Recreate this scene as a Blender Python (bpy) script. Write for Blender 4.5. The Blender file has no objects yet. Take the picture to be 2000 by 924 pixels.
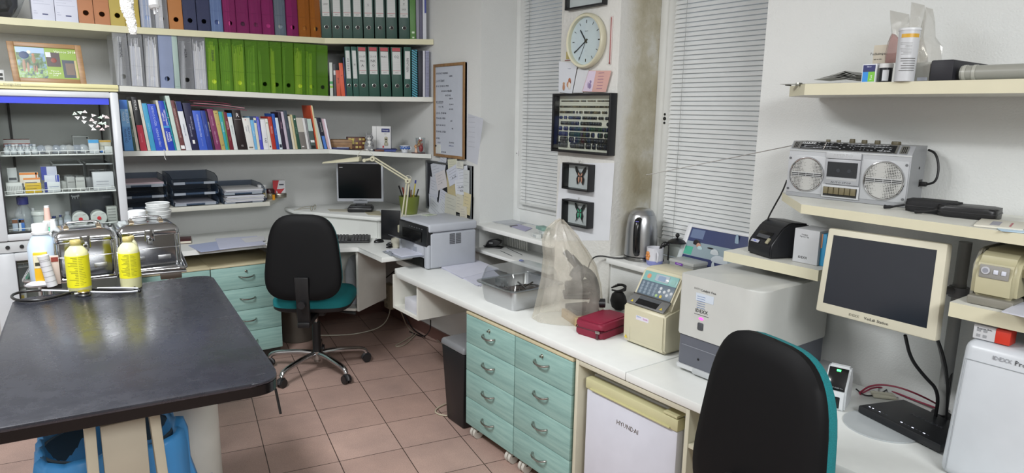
import bpy,bmesh,math,random
from mathutils import Matrix,Vector
random.seed(7)
S=bpy.context.scene
COL=S.collection
# ---------------- camera, world, lights, exposure ----------------
CAM_F,CAM_YAW,CAM_PITCH,CAM_ROLL,CAM_H=1310.05,.6402,.1832,.0185,1.59633
def _basis():
    cy,sy=math.cos(CAM_YAW),math.sin(CAM_YAW)
    fw=Vector((sy*math.cos(CAM_PITCH),cy*math.cos(CAM_PITCH),-math.sin(CAM_PITCH)))
    rt=Vector((cy,-sy,0));up=rt.cross(fw)
    c,s=math.cos(CAM_ROLL),math.sin(CAM_ROLL)
    return c*rt+s*up,-s*rt+c*up,fw
RT,UP,FW=_basis()
cam=bpy.data.cameras.new('camera');cam.sensor_width=36;cam.lens=36*CAM_F/2000;cam.clip_start=.02
camo=bpy.data.objects.new('camera',cam);COL.objects.link(camo)
camo.matrix_world=Matrix(((RT.x,UP.x,-FW.x,0),(RT.y,UP.y,-FW.y,0),(RT.z,UP.z,-FW.z,CAM_H),(0,0,0,1)))
S.camera=camo
S.view_settings.view_transform='Standard';S.view_settings.look='None'
S.view_settings.gamma=1;S.view_settings.use_curve_mapping=False
S.view_settings.exposure=0.28
W=bpy.data.worlds.new('world');S.world=W;W.use_nodes=True
W.node_tree.nodes['Background'].inputs[0].default_value=(.75,.85,1,1)
W.node_tree.nodes['Background'].inputs[1].default_value=.3
def area_light(name,loc,size,sy,power,rot=(0,0,0),col=(.965,.985,1)):
    l=bpy.data.lights.new(name,'AREA');l.shape='RECTANGLE';l.size=size;l.size_y=sy;l.energy=power;l.color=col
    o=bpy.data.objects.new(name,l);COL.objects.link(o);o.location=loc;o.rotation_euler=rot
    return o
area_light('unseen_area_light',(-.25,2.25,2.70),1.3,.35,70,(0,0,1.4))  # ceiling lamp above the examination table, out of view
area_light('unseen_area_light',(.3,-1.2,2.35),1.6,.5,55,(math.radians(70),0,.12))  # unseen light added behind the camera for low frontal shadows; no known fixture
# ---------------- helpers ----------------
def ray(x,y):return FW+RT*((x-1000)/CAM_F)-UP*((y-462)/CAM_F)
C0=Vector((0,0,CAM_H))
def onz(x,y,z):d=ray(x,y);return C0+d*((z-C0.z)/d.z)
def onx(x,y,X):d=ray(x,y);return C0+d*(X/d.x)
def ony(x,y,Y):d=ray(x,y);return C0+d*(Y/d.y)
def onp(x,y,P,n):d=ray(x,y);n=Vector(n);return C0+d*((Vector(P)-C0).dot(n)/d.dot(n))
def T(x=0,y=0,z=0):return Matrix.Translation((x,y,z))
def RZ(a):return Matrix.Rotation(a,4,'Z')
def RX(a):return Matrix.Rotation(a,4,'X')
def RY(a):return Matrix.Rotation(a,4,'Y')
def frame(o,xdir,zdir):
    x=Vector(xdir).normalized();z=Vector(zdir).normalized();y=z.cross(x).normalized();x=y.cross(z)
    m=Matrix.Identity(4);m.col[0][:3]=x;m.col[1][:3]=y;m.col[2][:3]=z;m.col[3][:3]=Vector(o)
    return m
def s2l(c):return c/12.92 if c<=.04045 else ((c+.055)/1.055)**2.4
def hexc(h):return tuple(s2l(int(h[i:i+2],16)/255) for i in (0,2,4))+(1,)
MATS={}
def mat(key):
    """key: 'hex' or 'hex:opts' - opts: r<rough*100> m(metal) a<alpha*100> e<emission> n(noise bump) c(coat) """
    if key in MATS:return MATS[key]
    if key in SPECIAL:MATS[key]=SPECIAL[key](key);return MATS[key]
    h,_,o=key.partition(':')
    m=bpy.data.materials.new('surface_'+key.replace(':','_'));m.use_nodes=True
    nt=m.node_tree;b=nt.nodes['Principled BSDF'];col=hexc(h)
    b.inputs['Base Color'].default_value=col;b.inputs['Roughness'].default_value=.5
    for t in o.split(','):
        if not t:continue
        v=t[1:]
        if t[0]=='r':b.inputs['Roughness'].default_value=int(v)/100
        elif t[0]=='m':b.inputs['Metallic'].default_value=1
        elif t[0]=='a':b.inputs['Alpha'].default_value=int(v)/100
        elif t[0]=='e':b.inputs['Emission Color'].default_value=col;b.inputs['Emission Strength'].default_value=int(v)/10
        elif t[0]=='c':b.inputs['Coat Weight'].default_value=.5
        elif t[0]=='s':b.inputs['Specular IOR Level'].default_value=int(v)/100
        elif t[0]=='t':b.inputs['Transmission Weight'].default_value=int(v)/100
    n=nt.nodes.new('ShaderNodeTexNoise');n.inputs['Scale'].default_value=14;n.inputs['Detail'].default_value=3
    tc=nt.nodes.new('ShaderNodeTexCoord');nt.links.new(tc.outputs['Object'],n.inputs['Vector'])
    mr=nt.nodes.new('ShaderNodeMapRange');mr.inputs[3].default_value=.94;mr.inputs[4].default_value=1.06
    nt.links.new(n.outputs['Fac'],mr.inputs[0])
    mx=nt.nodes.new('ShaderNodeMix');mx.data_type='RGBA';mx.blend_type='MULTIPLY';mx.inputs[0].default_value=1
    mx.inputs[6].default_value=col;nt.links.new(mr.outputs[0],mx.inputs[7]);nt.links.new(mx.outputs[2],b.inputs['Base Color'])
    MATS[key]=m;return m
def _new(key):
    m=bpy.data.materials.new('surface_'+key);m.use_nodes=True;nt=m.node_tree
    return m,nt,nt.nodes['Principled BSDF']
def _coords(nt,kind='Object',scale=(1,1,1),rot=0):
    tc=nt.nodes.new('ShaderNodeTexCoord');mp=nt.nodes.new('ShaderNodeMapping')
    mp.inputs['Scale'].default_value=scale;mp.inputs['Rotation'].default_value=(0,0,rot)
    nt.links.new(tc.outputs[kind],mp.inputs['Vector']);return mp
def _noise(nt,mp,scale,detail=4,rough=.5):
    n=nt.nodes.new('ShaderNodeTexNoise');n.inputs['Scale'].default_value=scale;n.inputs['Detail'].default_value=detail
    n.inputs['Roughness'].default_value=rough
    nt.links.new(mp.outputs[0],n.inputs['Vector']);return n
def _ramp(nt,src,stops):
    r=nt.nodes.new('ShaderNodeValToRGB');e=r.color_ramp.elements
    while len(e)<len(stops):e.new(.5)
    for i,(p,c) in enumerate(stops):e[i].position=p;e[i].color=hexc(c) if isinstance(c,str) else c
    nt.links.new(src,r.inputs[0]);return r
def _bump(nt,b,src,strength,dist=.01):
    k=nt.nodes.new('ShaderNodeBump');k.inputs['Strength'].default_value=strength;k.inputs['Distance'].default_value=dist
    nt.links.new(src,k.inputs['Height']);nt.links.new(k.outputs[0],b.inputs['Normal'])
def m_wall(key):
    m,nt,b=_new(key);mp=_coords(nt)
    n=_noise(nt,mp,1.3,5);r=_ramp(nt,n.outputs['Fac'],[(.3,'d3d5d3'),(.7,'dadbd9')])
    nt.links.new(r.outputs[0],b.inputs['Base Color']);b.inputs['Roughness'].default_value=.9
    n2=_noise(nt,mp,160,3);_bump(nt,b,n2.outputs['Fac'],.35,.004);return m
def m_plaster(key):
    m,nt,b=_new(key);mp=_coords(nt)
    n=_noise(nt,mp,3.0,6,.6)
    sx=nt.nodes.new('ShaderNodeSeparateXYZ');nt.links.new(mp.outputs[0],sx.inputs[0])
    ma=nt.nodes.new('ShaderNodeMapRange');ma.inputs[1].default_value=2.32;ma.inputs[2].default_value=2.44
    nt.links.new(sx.outputs[0],ma.inputs[0])
    ad=nt.nodes.new('ShaderNodeMath');ad.operation='MULTIPLY';nt.links.new(ma.outputs[0],ad.inputs[0])
    mr=nt.nodes.new('ShaderNodeMapRange');mr.inputs[1].default_value=.35;mr.inputs[2].default_value=.6;nt.links.new(n.outputs['Fac'],mr.inputs[0])
    nt.links.new(mr.outputs[0],ad.inputs[1])
    r=_ramp(nt,ad.outputs[0],[(0,'d2d1cc'),(.4,'b9b3a0'),(1,'9c937a')])
    nt.links.new(r.outputs[0],b.inputs['Base Color']);b.inputs['Roughness'].default_value=.95
    n2=_noise(nt,mp,60,5);_bump(nt,b,n2.outputs['Fac'],.6,.006);return m
def m_tiles(key):
    m,nt,b=_new(key)
    mp=_coords(nt,'Object',(1/.3,1/.3,1),0)
    mp.vector_type='TEXTURE';mp.inputs['Scale'].default_value=(.3,.293,1)
    mp.inputs['Location'].default_value=(TILE0[0],TILE0[1],0);mp.inputs['Rotation'].default_value=(0,0,-.1848)
    br=nt.nodes.new('ShaderNodeTexBrick');br.offset=0;br.inputs['Scale'].default_value=1
    br.inputs['Brick Width'].default_value=1;br.inputs['Row Height'].default_value=1
    br.inputs['Mortar Size'].default_value=.007;br.inputs['Mortar Smooth'].default_value=.1
    br.inputs['Color1'].default_value=hexc('b59a90');br.inputs['Color2'].default_value=hexc('ac9187');br.inputs['Mortar'].default_value=hexc('3f302b')
    nt.links.new(mp.outputs[0],br.inputs['Vector'])
    m2=_coords(nt);n=_noise(nt,m2,2.5,6,.65);r=_ramp(nt,n.outputs['Fac'],[(.3,(.78,.78,.78,1)),(.7,(1.1,1.08,1.05,1))])
    n3=_noise(nt,m2,220,2);r3=_ramp(nt,n3.outputs['Fac'],[(.35,(.86,.86,.86,1)),(.65,(1.08,1.08,1.08,1))])
    mx=nt.nodes.new('ShaderNodeMix');mx.data_type='RGBA';mx.blend_type='MULTIPLY';mx.inputs[0].default_value=1
    nt.links.new(br.outputs['Color'],mx.inputs[6]);nt.links.new(r.outputs[0],mx.inputs[7])
    mx2=nt.nodes.new('ShaderNodeMix');mx2.data_type='RGBA';mx2.blend_type='MULTIPLY';mx2.inputs[0].default_value=1
    nt.links.new(mx.outputs[2],mx2.inputs[6]);nt.links.new(r3.outputs[0],mx2.inputs[7])
    nt.links.new(mx2.outputs[2],b.inputs['Base Color']);b.inputs['Roughness'].default_value=.55
    inv=nt.nodes.new('ShaderNodeMath');inv.operation='SUBTRACT';inv.inputs[0].default_value=1;nt.links.new(br.outputs['Fac'],inv.inputs[1])
    _bump(nt,b,inv.outputs[0],.5,.002);return m
def m_mint(key):
    m,nt,b=_new(key);mp=_coords(nt,'Object',(3,3,42));n=_noise(nt,mp,1.6,6,.6)
    r=_ramp(nt,n.outputs['Fac'],[(.3,'7fa29d'),(.5,'8fb3ac'),(.75,'9fc0b8')])
    nt.links.new(r.outputs[0],b.inputs['Base Color']);b.inputs['Roughness'].default_value=.5;return m
def m_oak(key):
    m,nt,b=_new(key);mp=_coords(nt,'Object',(4,40,40) if key=='oak' else (30,30,4));n=_noise(nt,mp,1.4,5,.6)
    r=_ramp(nt,n.outputs['Fac'],[(.3,'7a5a3a'),(.6,'96744e'),(.8,'a3835a')])
    nt.links.new(r.outputs[0],b.inputs['Base Color']);b.inputs['Roughness'].default_value=.45;return m
def m_tabletop(key):
    m,nt,b=_new(key);mp=_coords(nt)
    n=_noise(nt,mp,9,8,.75);n2=_noise(nt,_coords(nt,'Object',(1,9,1),.35),7,6,.7)
    r=_ramp(nt,n.outputs['Fac'],[(.3,'23252d'),(.6,'292b34'),(.8,'32353e')])
    r2=_ramp(nt,n2.outputs['Fac'],[(.66,(0,0,0,1)),(.78,(.10,.10,.105,1))])
    mx=nt.nodes.new('ShaderNodeMix');mx.data_type='RGBA';mx.blend_type='ADD';mx.inputs[0].default_value=1
    nt.links.new(r.outputs[0],mx.inputs[6]);nt.links.new(r2.outputs[0],mx.inputs[7]);nt.links.new(mx.outputs[2],b.inputs['Base Color'])
    rr=nt.nodes.new('ShaderNodeMapRange');rr.inputs[1].default_value=.3;rr.inputs[2].default_value=.7;rr.inputs[3].default_value=.2;rr.inputs[4].default_value=.34
    nt.links.new(n.outputs['Fac'],rr.inputs[0]);nt.links.new(rr.outputs[0],b.inputs['Roughness'])
    b.inputs['Specular IOR Level'].default_value=.8;return m
def m_glass(key):
    m,nt,b=_new(key);nt.nodes.remove(b);out=nt.nodes['Material Output']
    tr=nt.nodes.new('ShaderNodeBsdfTransparent');gl=nt.nodes.new('ShaderNodeBsdfGlossy');gl.inputs['Roughness'].default_value=.03
    tr.inputs[0].default_value={'glass':(.97,.985,.98,1),'film':(.93,.92,.90,1),'clearplastic':(.90,.92,.93,1)}[key]
    lw=nt.nodes.new('ShaderNodeLayerWeight');lw.inputs[0].default_value=.5
    pw=nt.nodes.new('ShaderNodeMath');pw.operation='POWER';pw.inputs[1].default_value=4 if key=='glass' else 2.5;nt.links.new(lw.outputs['Facing'],pw.inputs[0])
    fr=nt.nodes.new('ShaderNodeMapRange');fr.inputs[3].default_value=.025 if key=='glass' else .09;fr.inputs[4].default_value=.75;nt.links.new(pw.outputs[0],fr.inputs[0])
    mx=nt.nodes.new('ShaderNodeMixShader');nt.links.new(fr.outputs[0],mx.inputs[0]);nt.links.new(tr.outputs[0],mx.inputs[1]);nt.links.new(gl.outputs[0],mx.inputs[2])
    nt.links.new(mx.outputs[0],out.inputs[0])
    if key!='glass':gl.inputs['Roughness'].default_value=.12
    return m
def m_bag(key):
    m,nt,b=_new(key);out=nt.nodes['Material Output']
    b.inputs['Base Color'].default_value=hexc('d6d2c8');b.inputs['Roughness'].default_value=.22
    tr=nt.nodes.new('ShaderNodeBsdfTransparent');tr.inputs[0].default_value=(.95,.93,.88,1)
    mp=_coords(nt);n=_noise(nt,mp,9,4);mr=nt.nodes.new('ShaderNodeMapRange');mr.inputs[1].default_value=.3;mr.inputs[2].default_value=.7
    mr.inputs[3].default_value=.2;mr.inputs[4].default_value=.44;nt.links.new(n.outputs['Fac'],mr.inputs[0])
    mx=nt.nodes.new('ShaderNodeMixShader');nt.links.new(mr.outputs[0],mx.inputs[0]);nt.links.new(tr.outputs[0],mx.inputs[1]);nt.links.new(b.outputs[0],mx.inputs[2])
    nt.links.new(mx.outputs[0],out.inputs[0]);return m
def m_steel(key):
    m,nt,b=_new(key);mp=_coords(nt,'Object',(1,1,1));n=_noise(nt,mp,8,4)
    b.inputs['Metallic'].default_value=1;b.inputs['Base Color'].default_value=hexc('bfc0c2')
    rr=nt.nodes.new('ShaderNodeMapRange');rr.inputs[3].default_value,rr.inputs[4].default_value=((.27,.36) if key=='brushed' else (.08,.16))
    nt.links.new(n.outputs['Fac'],rr.inputs[0]);nt.links.new(rr.outputs[0],b.inputs['Roughness']);return m
def m_grille(key):
    m,nt,b=_new(key);mp=_coords(nt,'Object',(1,1,1));v=nt.nodes.new('ShaderNodeTexVoronoi');v.inputs['Scale'].default_value=210
    v.inputs['Randomness'].default_value=.15
    nt.links.new(mp.outputs[0],v.inputs['Vector']);r=_ramp(nt,v.outputs['Distance'],[(.28,'2c2c2b'),(.42,'b9b9b6')])
    nt.links.new(r.outputs[0],b.inputs['Base Color']);b.inputs['Metallic'].default_value=.4;b.inputs['Roughness'].default_value=.4;return m
def m_stripes(a,c,vec,sc,rough=.5):
    def f(key):
        m,nt,b=_new(key);mp=_coords(nt,'Object',vec);w=nt.nodes.new('ShaderNodeTexWave');w.inputs['Scale'].default_value=sc
        w.bands_direction='DIAGONAL' if key.startswith('diag') else 'Z'
        nt.links.new(mp.outputs[0],w.inputs['Vector']);r=_ramp(nt,w.outputs['Color'],[(.45,a),(.55,c)])
        nt.links.new(r.outputs[0],b.inputs['Base Color']);b.inputs['Roughness'].default_value=rough;return m
    return f
def m_gauze(key):
    m,nt,b=_new(key);mp=_coords(nt);w=nt.nodes.new('ShaderNodeTexVoronoi');w.inputs['Scale'].default_value=260
    nt.links.new(mp.outputs[0],w.inputs['Vector']);r=_ramp(nt,w.outputs['Distance'],[(.2,'d8d8d4'),(.5,'f5f5f2')])
    nt.links.new(r.outputs[0],b.inputs['Base Color']);_bump(nt,b,w.outputs['Distance'],.8,.004);b.inputs['Roughness'].default_value=.9;return m
def m_fabric(key):
    m,nt,b=_new(key);mp=_coords(nt);n=_noise(nt,mp,500,2)
    r=_ramp(nt,n.outputs['Fac'],[(.3,'0b6a70'),(.7,'14848a')]);nt.links.new(r.outputs[0],b.inputs['Base Color'])
    b.inputs['Roughness'].default_value=.85;_bump(nt,b,n.outputs['Fac'],.3,.001);return m
def m_crayon(c1,c2,c3,sc):
    def f(key):
        m,nt,b=_new(key);mp=_coords(nt);n=_noise(nt,mp,sc,5,.6)
        r=_ramp(nt,n.outputs['Fac'],[(.38,c1),(.5,c2),(.62,c3)]);nt.links.new(r.outputs[0],b.inputs['Base Color']);b.inputs['Roughness'].default_value=.4;return m
    return f
SPECIAL={'wall':m_wall,'plaster':m_plaster,'tiles':m_tiles,'mint':m_mint,'oak':m_oak,'oakv':m_oak,'tabletop':m_tabletop,'glass':m_glass,
           'film':m_glass,'clearplastic':m_glass,'bag':m_bag,'brushed':m_steel,'chrome':m_steel,'grille':m_grille,'gauze':m_gauze,'teal':m_fabric,
           'diag_teal':m_stripes('143640','4aa0b4',(1,1,1),40),'diag_blue':m_stripes('d8dde8','3a4a8c',(1,1,1),60),
           'lake':m_crayon('2c3f2a','4f6d3c','6f8fb0',30),'water':m_crayon('38505c','7a9a4a','93a7a0',45),'meat':m_crayon('5a4840','3a2f2b','6b5a50',50),
           'landscape':m_crayon('3a3f45','5d6a5a','b9b3a4',40),'marble':m_crayon('55504c','8c8782','d5d2cc',45)}
TILE0=(-1.6338*.9,.6007*.9)
class G:
    """collects shapes into one mesh"""
    def __init__(s):s.v=[];s.f=[];s.m=[];s.mi=[]
    def _mi(s,key):
        if key not in s.m:s.m.append(key)
        return s.m.index(key)
    def add(s,verts,faces,m,M=None):
        k=len(s.v);i=s._mi(m)
        for v in verts:v=Vector(v);s.v.append(M@v if M else v)
        for f in faces:s.f.append([k+j for j in f]);s.mi.append(i)
        return s
    def addbm(s,bm,m,M=None):
        bm.verts.index_update();s.add([v.co.copy() for v in bm.verts],[[v.index for v in f.verts] for f in bm.faces],m,M);bm.free();return s
    def box(s,x,y,z,m,bev=0,M=None,seg=2):
        P=[(x[i],y[j],z[k]) for k in (0,1) for j in (0,1) for i in (0,1)]
        return s.hexa(P,m,bev,M,seg)
    def hexa(s,P,m,bev=0,M=None,seg=2):
        F=[(0,2,3,1),(4,5,7,6),(0,1,5,4),(2,6,7,3),(0,4,6,2),(1,3,7,5)]
        if not bev:return s.add(P,F,m,M)
        bm=bmesh.new();vs=[bm.verts.new(p) for p in P]
        for f in F:bm.faces.new([vs[i] for i in f])
        bmesh.ops.bevel(bm,geom=bm.edges[:],offset=bev,segments=seg,affect='EDGES',profile=.5)
        return s.addbm(bm,m,M)
    def slab(s,q,off,m,bev=0):
        tl,tr,br,bl=[Vector(p) for p in q];o=Vector(off)
        return s.hexa([bl,br,bl+o,br+o,tl,tr,tl+o,tr+o],m,bev)
    def prism(s,pts,z0,z1,m,M=None,bev=0,seg=2,vert_only=False):
        n=len(pts);bm=bmesh.new()
        a=[bm.verts.new((p[0],p[1],z0)) for p in pts];b=[bm.verts.new((p[0],p[1],z1)) for p in pts]
        bm.faces.new(a[::-1]);bm.faces.new(b)
        for i in range(n):bm.faces.new((a[i],a[(i+1)%n],b[(i+1)%n],b[i]))
        if bev:
            E_=[e for e in bm.edges if (abs(e.verts[0].co.z-e.verts[1].co.z)<1e-7)]
            bmesh.ops.bevel(bm,geom=E_,offset=bev,segments=seg,affect='EDGES',profile=.5)
        bmesh.ops.recalc_face_normals(bm,faces=bm.faces[:])
        return s.addbm(bm,m,M)
    def cyl(s,p0,p1,r,m,r2=None,seg=20,cap=True,M=None):
        p0,p1=Vector(p0),Vector(p1);r2=r if r2 is None else r2
        F_=frame(p0,(p1-p0).orthogonal(),p1-p0);L=(p1-p0).length
        V=[]
        for k,(rr,z) in enumerate(((r,0),(r2,L))):
            for i in range(seg):a=2*math.pi*i/seg;V.append(F_@Vector((rr*math.cos(a),rr*math.sin(a),z)))
        F=[(i,(i+1)%seg,seg+(i+1)%seg,seg+i) for i in range(seg)]
        if cap:F+=[tuple(range(seg))[::-1],tuple(range(seg,2*seg))]
        return s.add(V,F,m,M)
    def lathe(s,prof,m,M=None,seg=24,sx=1,sy=1):
        V=[];F=[]
        for r,z in prof:
            for i in range(seg):a=2*math.pi*i/seg;V.append((r*sx*math.cos(a),r*sy*math.sin(a),z))
        for k in range(len(prof)-1):
            for i in range(seg):
                j=(i+1)%seg;F.append((k*seg+i,k*seg+j,(k+1)*seg+j,(k+1)*seg+i))
        F.append(tuple(range(seg))[::-1]);F.append(tuple(range((len(prof)-1)*seg,len(prof)*seg)))
        return s.add(V,F,m,M)
    def tube(s,pts,r,m,seg=8,closed=False,M=None,smooth=0):
        pts=[Vector(p) for p in pts]
        for _ in range(smooth):
            q=[]
            n=len(pts)
            for i in range(n-1+(1 if closed else 0)):
                a,b=pts[i],pts[(i+1)%n];q+=[a.lerp(b,.25),a.lerp(b,.75)]
            pts=q if closed else [pts[0]]+q+[pts[-1]]
        n=len(pts);V=[];F=[];nrm=None
        rr=r if isinstance(r,(list,tuple)) else None
        for i,p in enumerate(pts):
            t=(pts[(i+1)%n]-pts[i-1]) if closed else (pts[min(i+1,n-1)]-pts[max(i-1,0)])
            t.normalize()
            nrm=t.orthogonal().normalized() if nrm is None else (nrm-t*nrm.dot(t)).normalized()
            b=t.cross(nrm);R_=rr[min(len(rr)-1,int(i*len(rr)/n))] if rr else r
            for k in range(seg):a=2*math.pi*k/seg;V.append(p+(nrm*math.cos(a)+b*math.sin(a))*R_)
        for i in range(n if closed else n-1):
            for k in range(seg):
                F.append((i*seg+k,i*seg+(k+1)%seg,((i+1)%n)*seg+(k+1)%seg,((i+1)%n)*seg+k))
        if not closed:F+=[tuple(range(seg))[::-1],tuple(range((n-1)*seg,n*seg))]
        return s.add(V,F,m,M)
    def poly(s,pts,m,M=None):return s.add(pts,[tuple(range(len(pts)))],m,M)
    def sphere(s,c,r,m,sx=1,sy=1,sz=1,seg=16,M=None):
        bm=bmesh.new();bmesh.ops.create_uvsphere(bm,u_segments=seg,v_segments=max(6,seg//2),radius=r)
        K=T(*c)@Matrix.Diagonal((sx,sy,sz,1));return s.addbm(bm,m,(M@K) if M else K)
    def holeplate(s,w,h,c,r,M,m,d=.002,seg=20):
        V=[];F=[];ang=sorted(set([2*math.pi*i/seg for i in range(seg)]+[math.atan2(z-c[1],x-c[0])%(2*math.pi) for x in (0,w) for z in (0,h)]))
        n=len(ang)
        for yy in (0,d):
            for a in ang:V.append((c[0]+r*math.cos(a),yy,c[1]+r*math.sin(a)))
            for a in ang:
                ca,sa=math.cos(a),math.sin(a);t=1e9
                if ca>1e-9:t=min(t,(w-c[0])/ca)
                if ca<-1e-9:t=min(t,-c[0]/ca)
                if sa>1e-9:t=min(t,(h-c[1])/sa)
                if sa<-1e-9:t=min(t,-c[1]/sa)
                V.append((c[0]+t*ca,yy,c[1]+t*sa))
        for i in range(n):
            j=(i+1)%n
            F+=[(i,n+i,n+j,j)[::-1],(2*n+i,3*n+i,3*n+j,2*n+j),(i,j,2*n+j,2*n+i),(n+i,3*n+i,3*n+j,n+j)]
        return s.add(V,F,m,M)
    def text(s,body,size,M,m,ax='CENTER',ay='CENTER',depth=.0004,squash=1):
        me=_textmesh(body,ax,ay);K=M@Matrix.Diagonal((size*squash,size,depth,1))
        return s.add([v for v in me[0]],me[1],m,K)
    def obj(s,name,parent=None,label=None,local=False,sharp=40):
        me=bpy.data.meshes.new(name);V=s.v
        o=bpy.data.objects.new(name,me)
        if parent is not None:
            if not local:
                inv=WORLD[parent.name].inverted();V=[inv@v for v in V]
            o.parent=parent;WORLD[o.name]=WORLD[parent.name]
        else:
            xs=[v.x for v in V];ys=[v.y for v in V];zs=[v.z for v in V]
            c=Vector(((min(xs)+max(xs))/2,(min(ys)+max(ys))/2,min(zs)))
            if name in KEEP_ORIGIN:c=Vector((0,0,0))
            V=[v-c for v in V];o.location=c;WORLD[o.name]=T(*c)
        me.from_pydata([tuple(v) for v in V],[],s.f)
        for k in s.m:me.materials.append(mat(k))
        me.polygons.foreach_set('material_index',s.mi)
        bm=bmesh.new();bm.from_mesh(me);bmesh.ops.recalc_face_normals(bm,faces=bm.faces[:]);bm.to_mesh(me);bm.free()
        me.polygons.foreach_set('use_smooth',[True]*len(me.polygons));me.set_sharp_from_angle(angle=math.radians(sharp));me.update()
        COL.objects.link(o)
        if label:o['label']=label
        return o
WORLD={}
KEEP_ORIGIN={'floor','ceiling','wall_right','wall_back','wall_left','wall_front','window_reveal'}
_TM={}
def _textmesh(body,ax,ay):
    k=(body,ax,ay)
    if k not in _TM:
        c=bpy.data.curves.new('t','FONT');c.body=body;c.align_x=ax;c.align_y=ay;c.extrude=.5;c.resolution_u=1;c.size=1
        o=bpy.data.objects.new('t',c);COL.objects.link(o);dg=bpy.context.evaluated_depsgraph_get()
        me=bpy.data.meshes.new_from_object(o.evaluated_get(dg))
        _TM[k]=([v.co.copy() for v in me.vertices],[tuple(p.vertices) for p in me.polygons])
        bpy.data.objects.remove(o);bpy.data.curves.remove(c);bpy.data.meshes.remove(me)
    return _TM[k]
def tag(o,label,cat,group=None):
    o['label']=label;o['category']=cat
    if group:o['group']=group
    return o
def structure(o):o['kind']='structure';return o
def thing(name,label,cat,loc,rz=0,group=None):
    o=bpy.data.objects.new(name,None);o.empty_display_size=.05;COL.objects.link(o)
    o.location=loc;o.rotation_euler=(0,0,rz);WORLD[o.name]=T(*loc)@RZ(rz)
    return tag(o,label,cat,group)
def copy_tree(o,parent=None):
    c=o.copy();COL.objects.link(c)
    if parent is not None:c.parent=parent
    for ch in list(o.children):copy_tree(ch,c)
    return c
ORD=['first','second','third','fourth','fifth','sixth','seventh','eighth','ninth','tenth','eleventh','twelfth','thirteenth','fourteenth','fifteenth']
# ---------------- the room ----------------
XW,YW,ZC=2.30,4.80,2.78
XL,YF=-1.9,-1.6
g=G();g.box((XL-.1,XW+.4),(YF-.1,YW+.1),(-.08,0),'tiles');structure(g.obj('floor'))
g=G();g.box((XL-.1,XW+.4),(YF-.1,YW+.1),(ZC,ZC+.08),'wall');structure(g.obj('ceiling'))
g=G();g.box((XL-.1,XW+.1),(YW,YW+.1),(0,ZC),'wall');structure(g.obj('wall_back'))
g=G();g.box((XL-.1,XL),(YF,YW),(0,ZC),'wall');structure(g.obj('wall_left'))
g=G();g.box((XL,XW),(YF-.1,YF),(0,ZC),'8a8882:r80');structure(g.obj('wall_front'))
XO,SILL,WT=2.62,.885,2.45
W1,W2=(2.69,3.43),(1.528,2.275)
g=G()
g.box((XW,XO),(W1[1],YW+.1),(0,ZC),'wall')
g.box((XW,XO),(YF-.1,W2[0]),(0,ZC),'wall')
g.box((XW,XO),W2,(0,SILL),'wall');g.box((XW+.22,XO),W1,(0,SILL),'wall')
g.box((XW,XO),W2,(WT,ZC),'wall');g.box((XW,XO),W1,(WT,ZC),'wall')
structure(g.obj('wall_right'))
g=G();g.box((XW-.012,XO),(W2[1],W1[0]),(0,ZC),'plaster',bev=.008);structure(g.obj('window_reveal')).name='trim_1'
def baseboard(n,x,y):g=G();g.box(x,y,(0,.08),'6d5049:r40');structure(g.obj(n))
baseboard('baseboard_right',(XW-.012,XW),(W1[1],YW));baseboard('baseboard_back',(XL,XW-.012),(YW-.012,YW));baseboard('baseboard_left',(XL,XL+.012),(YF,YW))
def sill(n,y0,y1,x0):
    g=G();g.box((x0,XO-.06),(y0,y1),(SILL,SILL+.028),'e2e3e0:r35',bev=.006);structure(g.obj(n))
sill('trim_2',W1[0]+.001,W1[1]+.004,2.262);sill('trim_3',W2[0]-.002,W2[1]-.001,2.262)
# ---------------- windows ----------------
def window(n,y0,y1,rail,screws=False):
    fx=2.558
    g=G();z0,z1=SILL+.028,WT
    for yy in ((y0,y0+.075),(y1-.075,y1)):g.box((fx,fx+.06),yy,(z0,z1),'e4e6e4:r30',bev=.004)
    g.box((fx,fx+.06),(y0+.0745,y1-.0745),(z0,z0+.085),'e4e6e4:r30',bev=.004);g.box((fx,fx+.06),(y0+.0745,y1-.0745),(z1-.08,z1),'e4e6e4:r30',bev=.004)
    w=structure(g.obj(n))
    g=G();g.box((fx+.028,fx+.036),(y0+.07,y1-.07),(z0+.08,z1-.07),'glass');g.obj('window_pane',w)
    g=G()
    for yy in ((y0+.06,y0+.10),(y1-.13,y1-.06)):g.box((fx-.012,fx+.02),yy,(z0+.086,z1-.08),'dcdedc:r30',bev=.003)
    g.box((fx-.012,fx+.02),(y0+.10,y1-.13),(z0+.086,z0+.12),'dcdedc:r30',bev=.003)
    if screws:
        for k,r in ((0,.006),(.03,.009),(.06,.006)):g.cyl((fx-.011,y1-.072,1.559+k*.68),(fx-.014,y1-.072,1.559+k*.68),r,'1c1c1c')
    g.obj('window_sash',w)
    return fx
window('window_1',W1[0],W1[1],1);window('window_2',W2[0],W2[1],1,True)
g=G();g.box((2.538,2.545),(3.362,3.375),(1.33,1.36),'e8e8e8:r30',bev=.002);g.cyl((2.535,3.368,1.345),(2.53,3.368,1.345),.003,'999999')
tag(g.obj('window_catch'),'small white catch on the frame of the far window','window catch')
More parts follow.
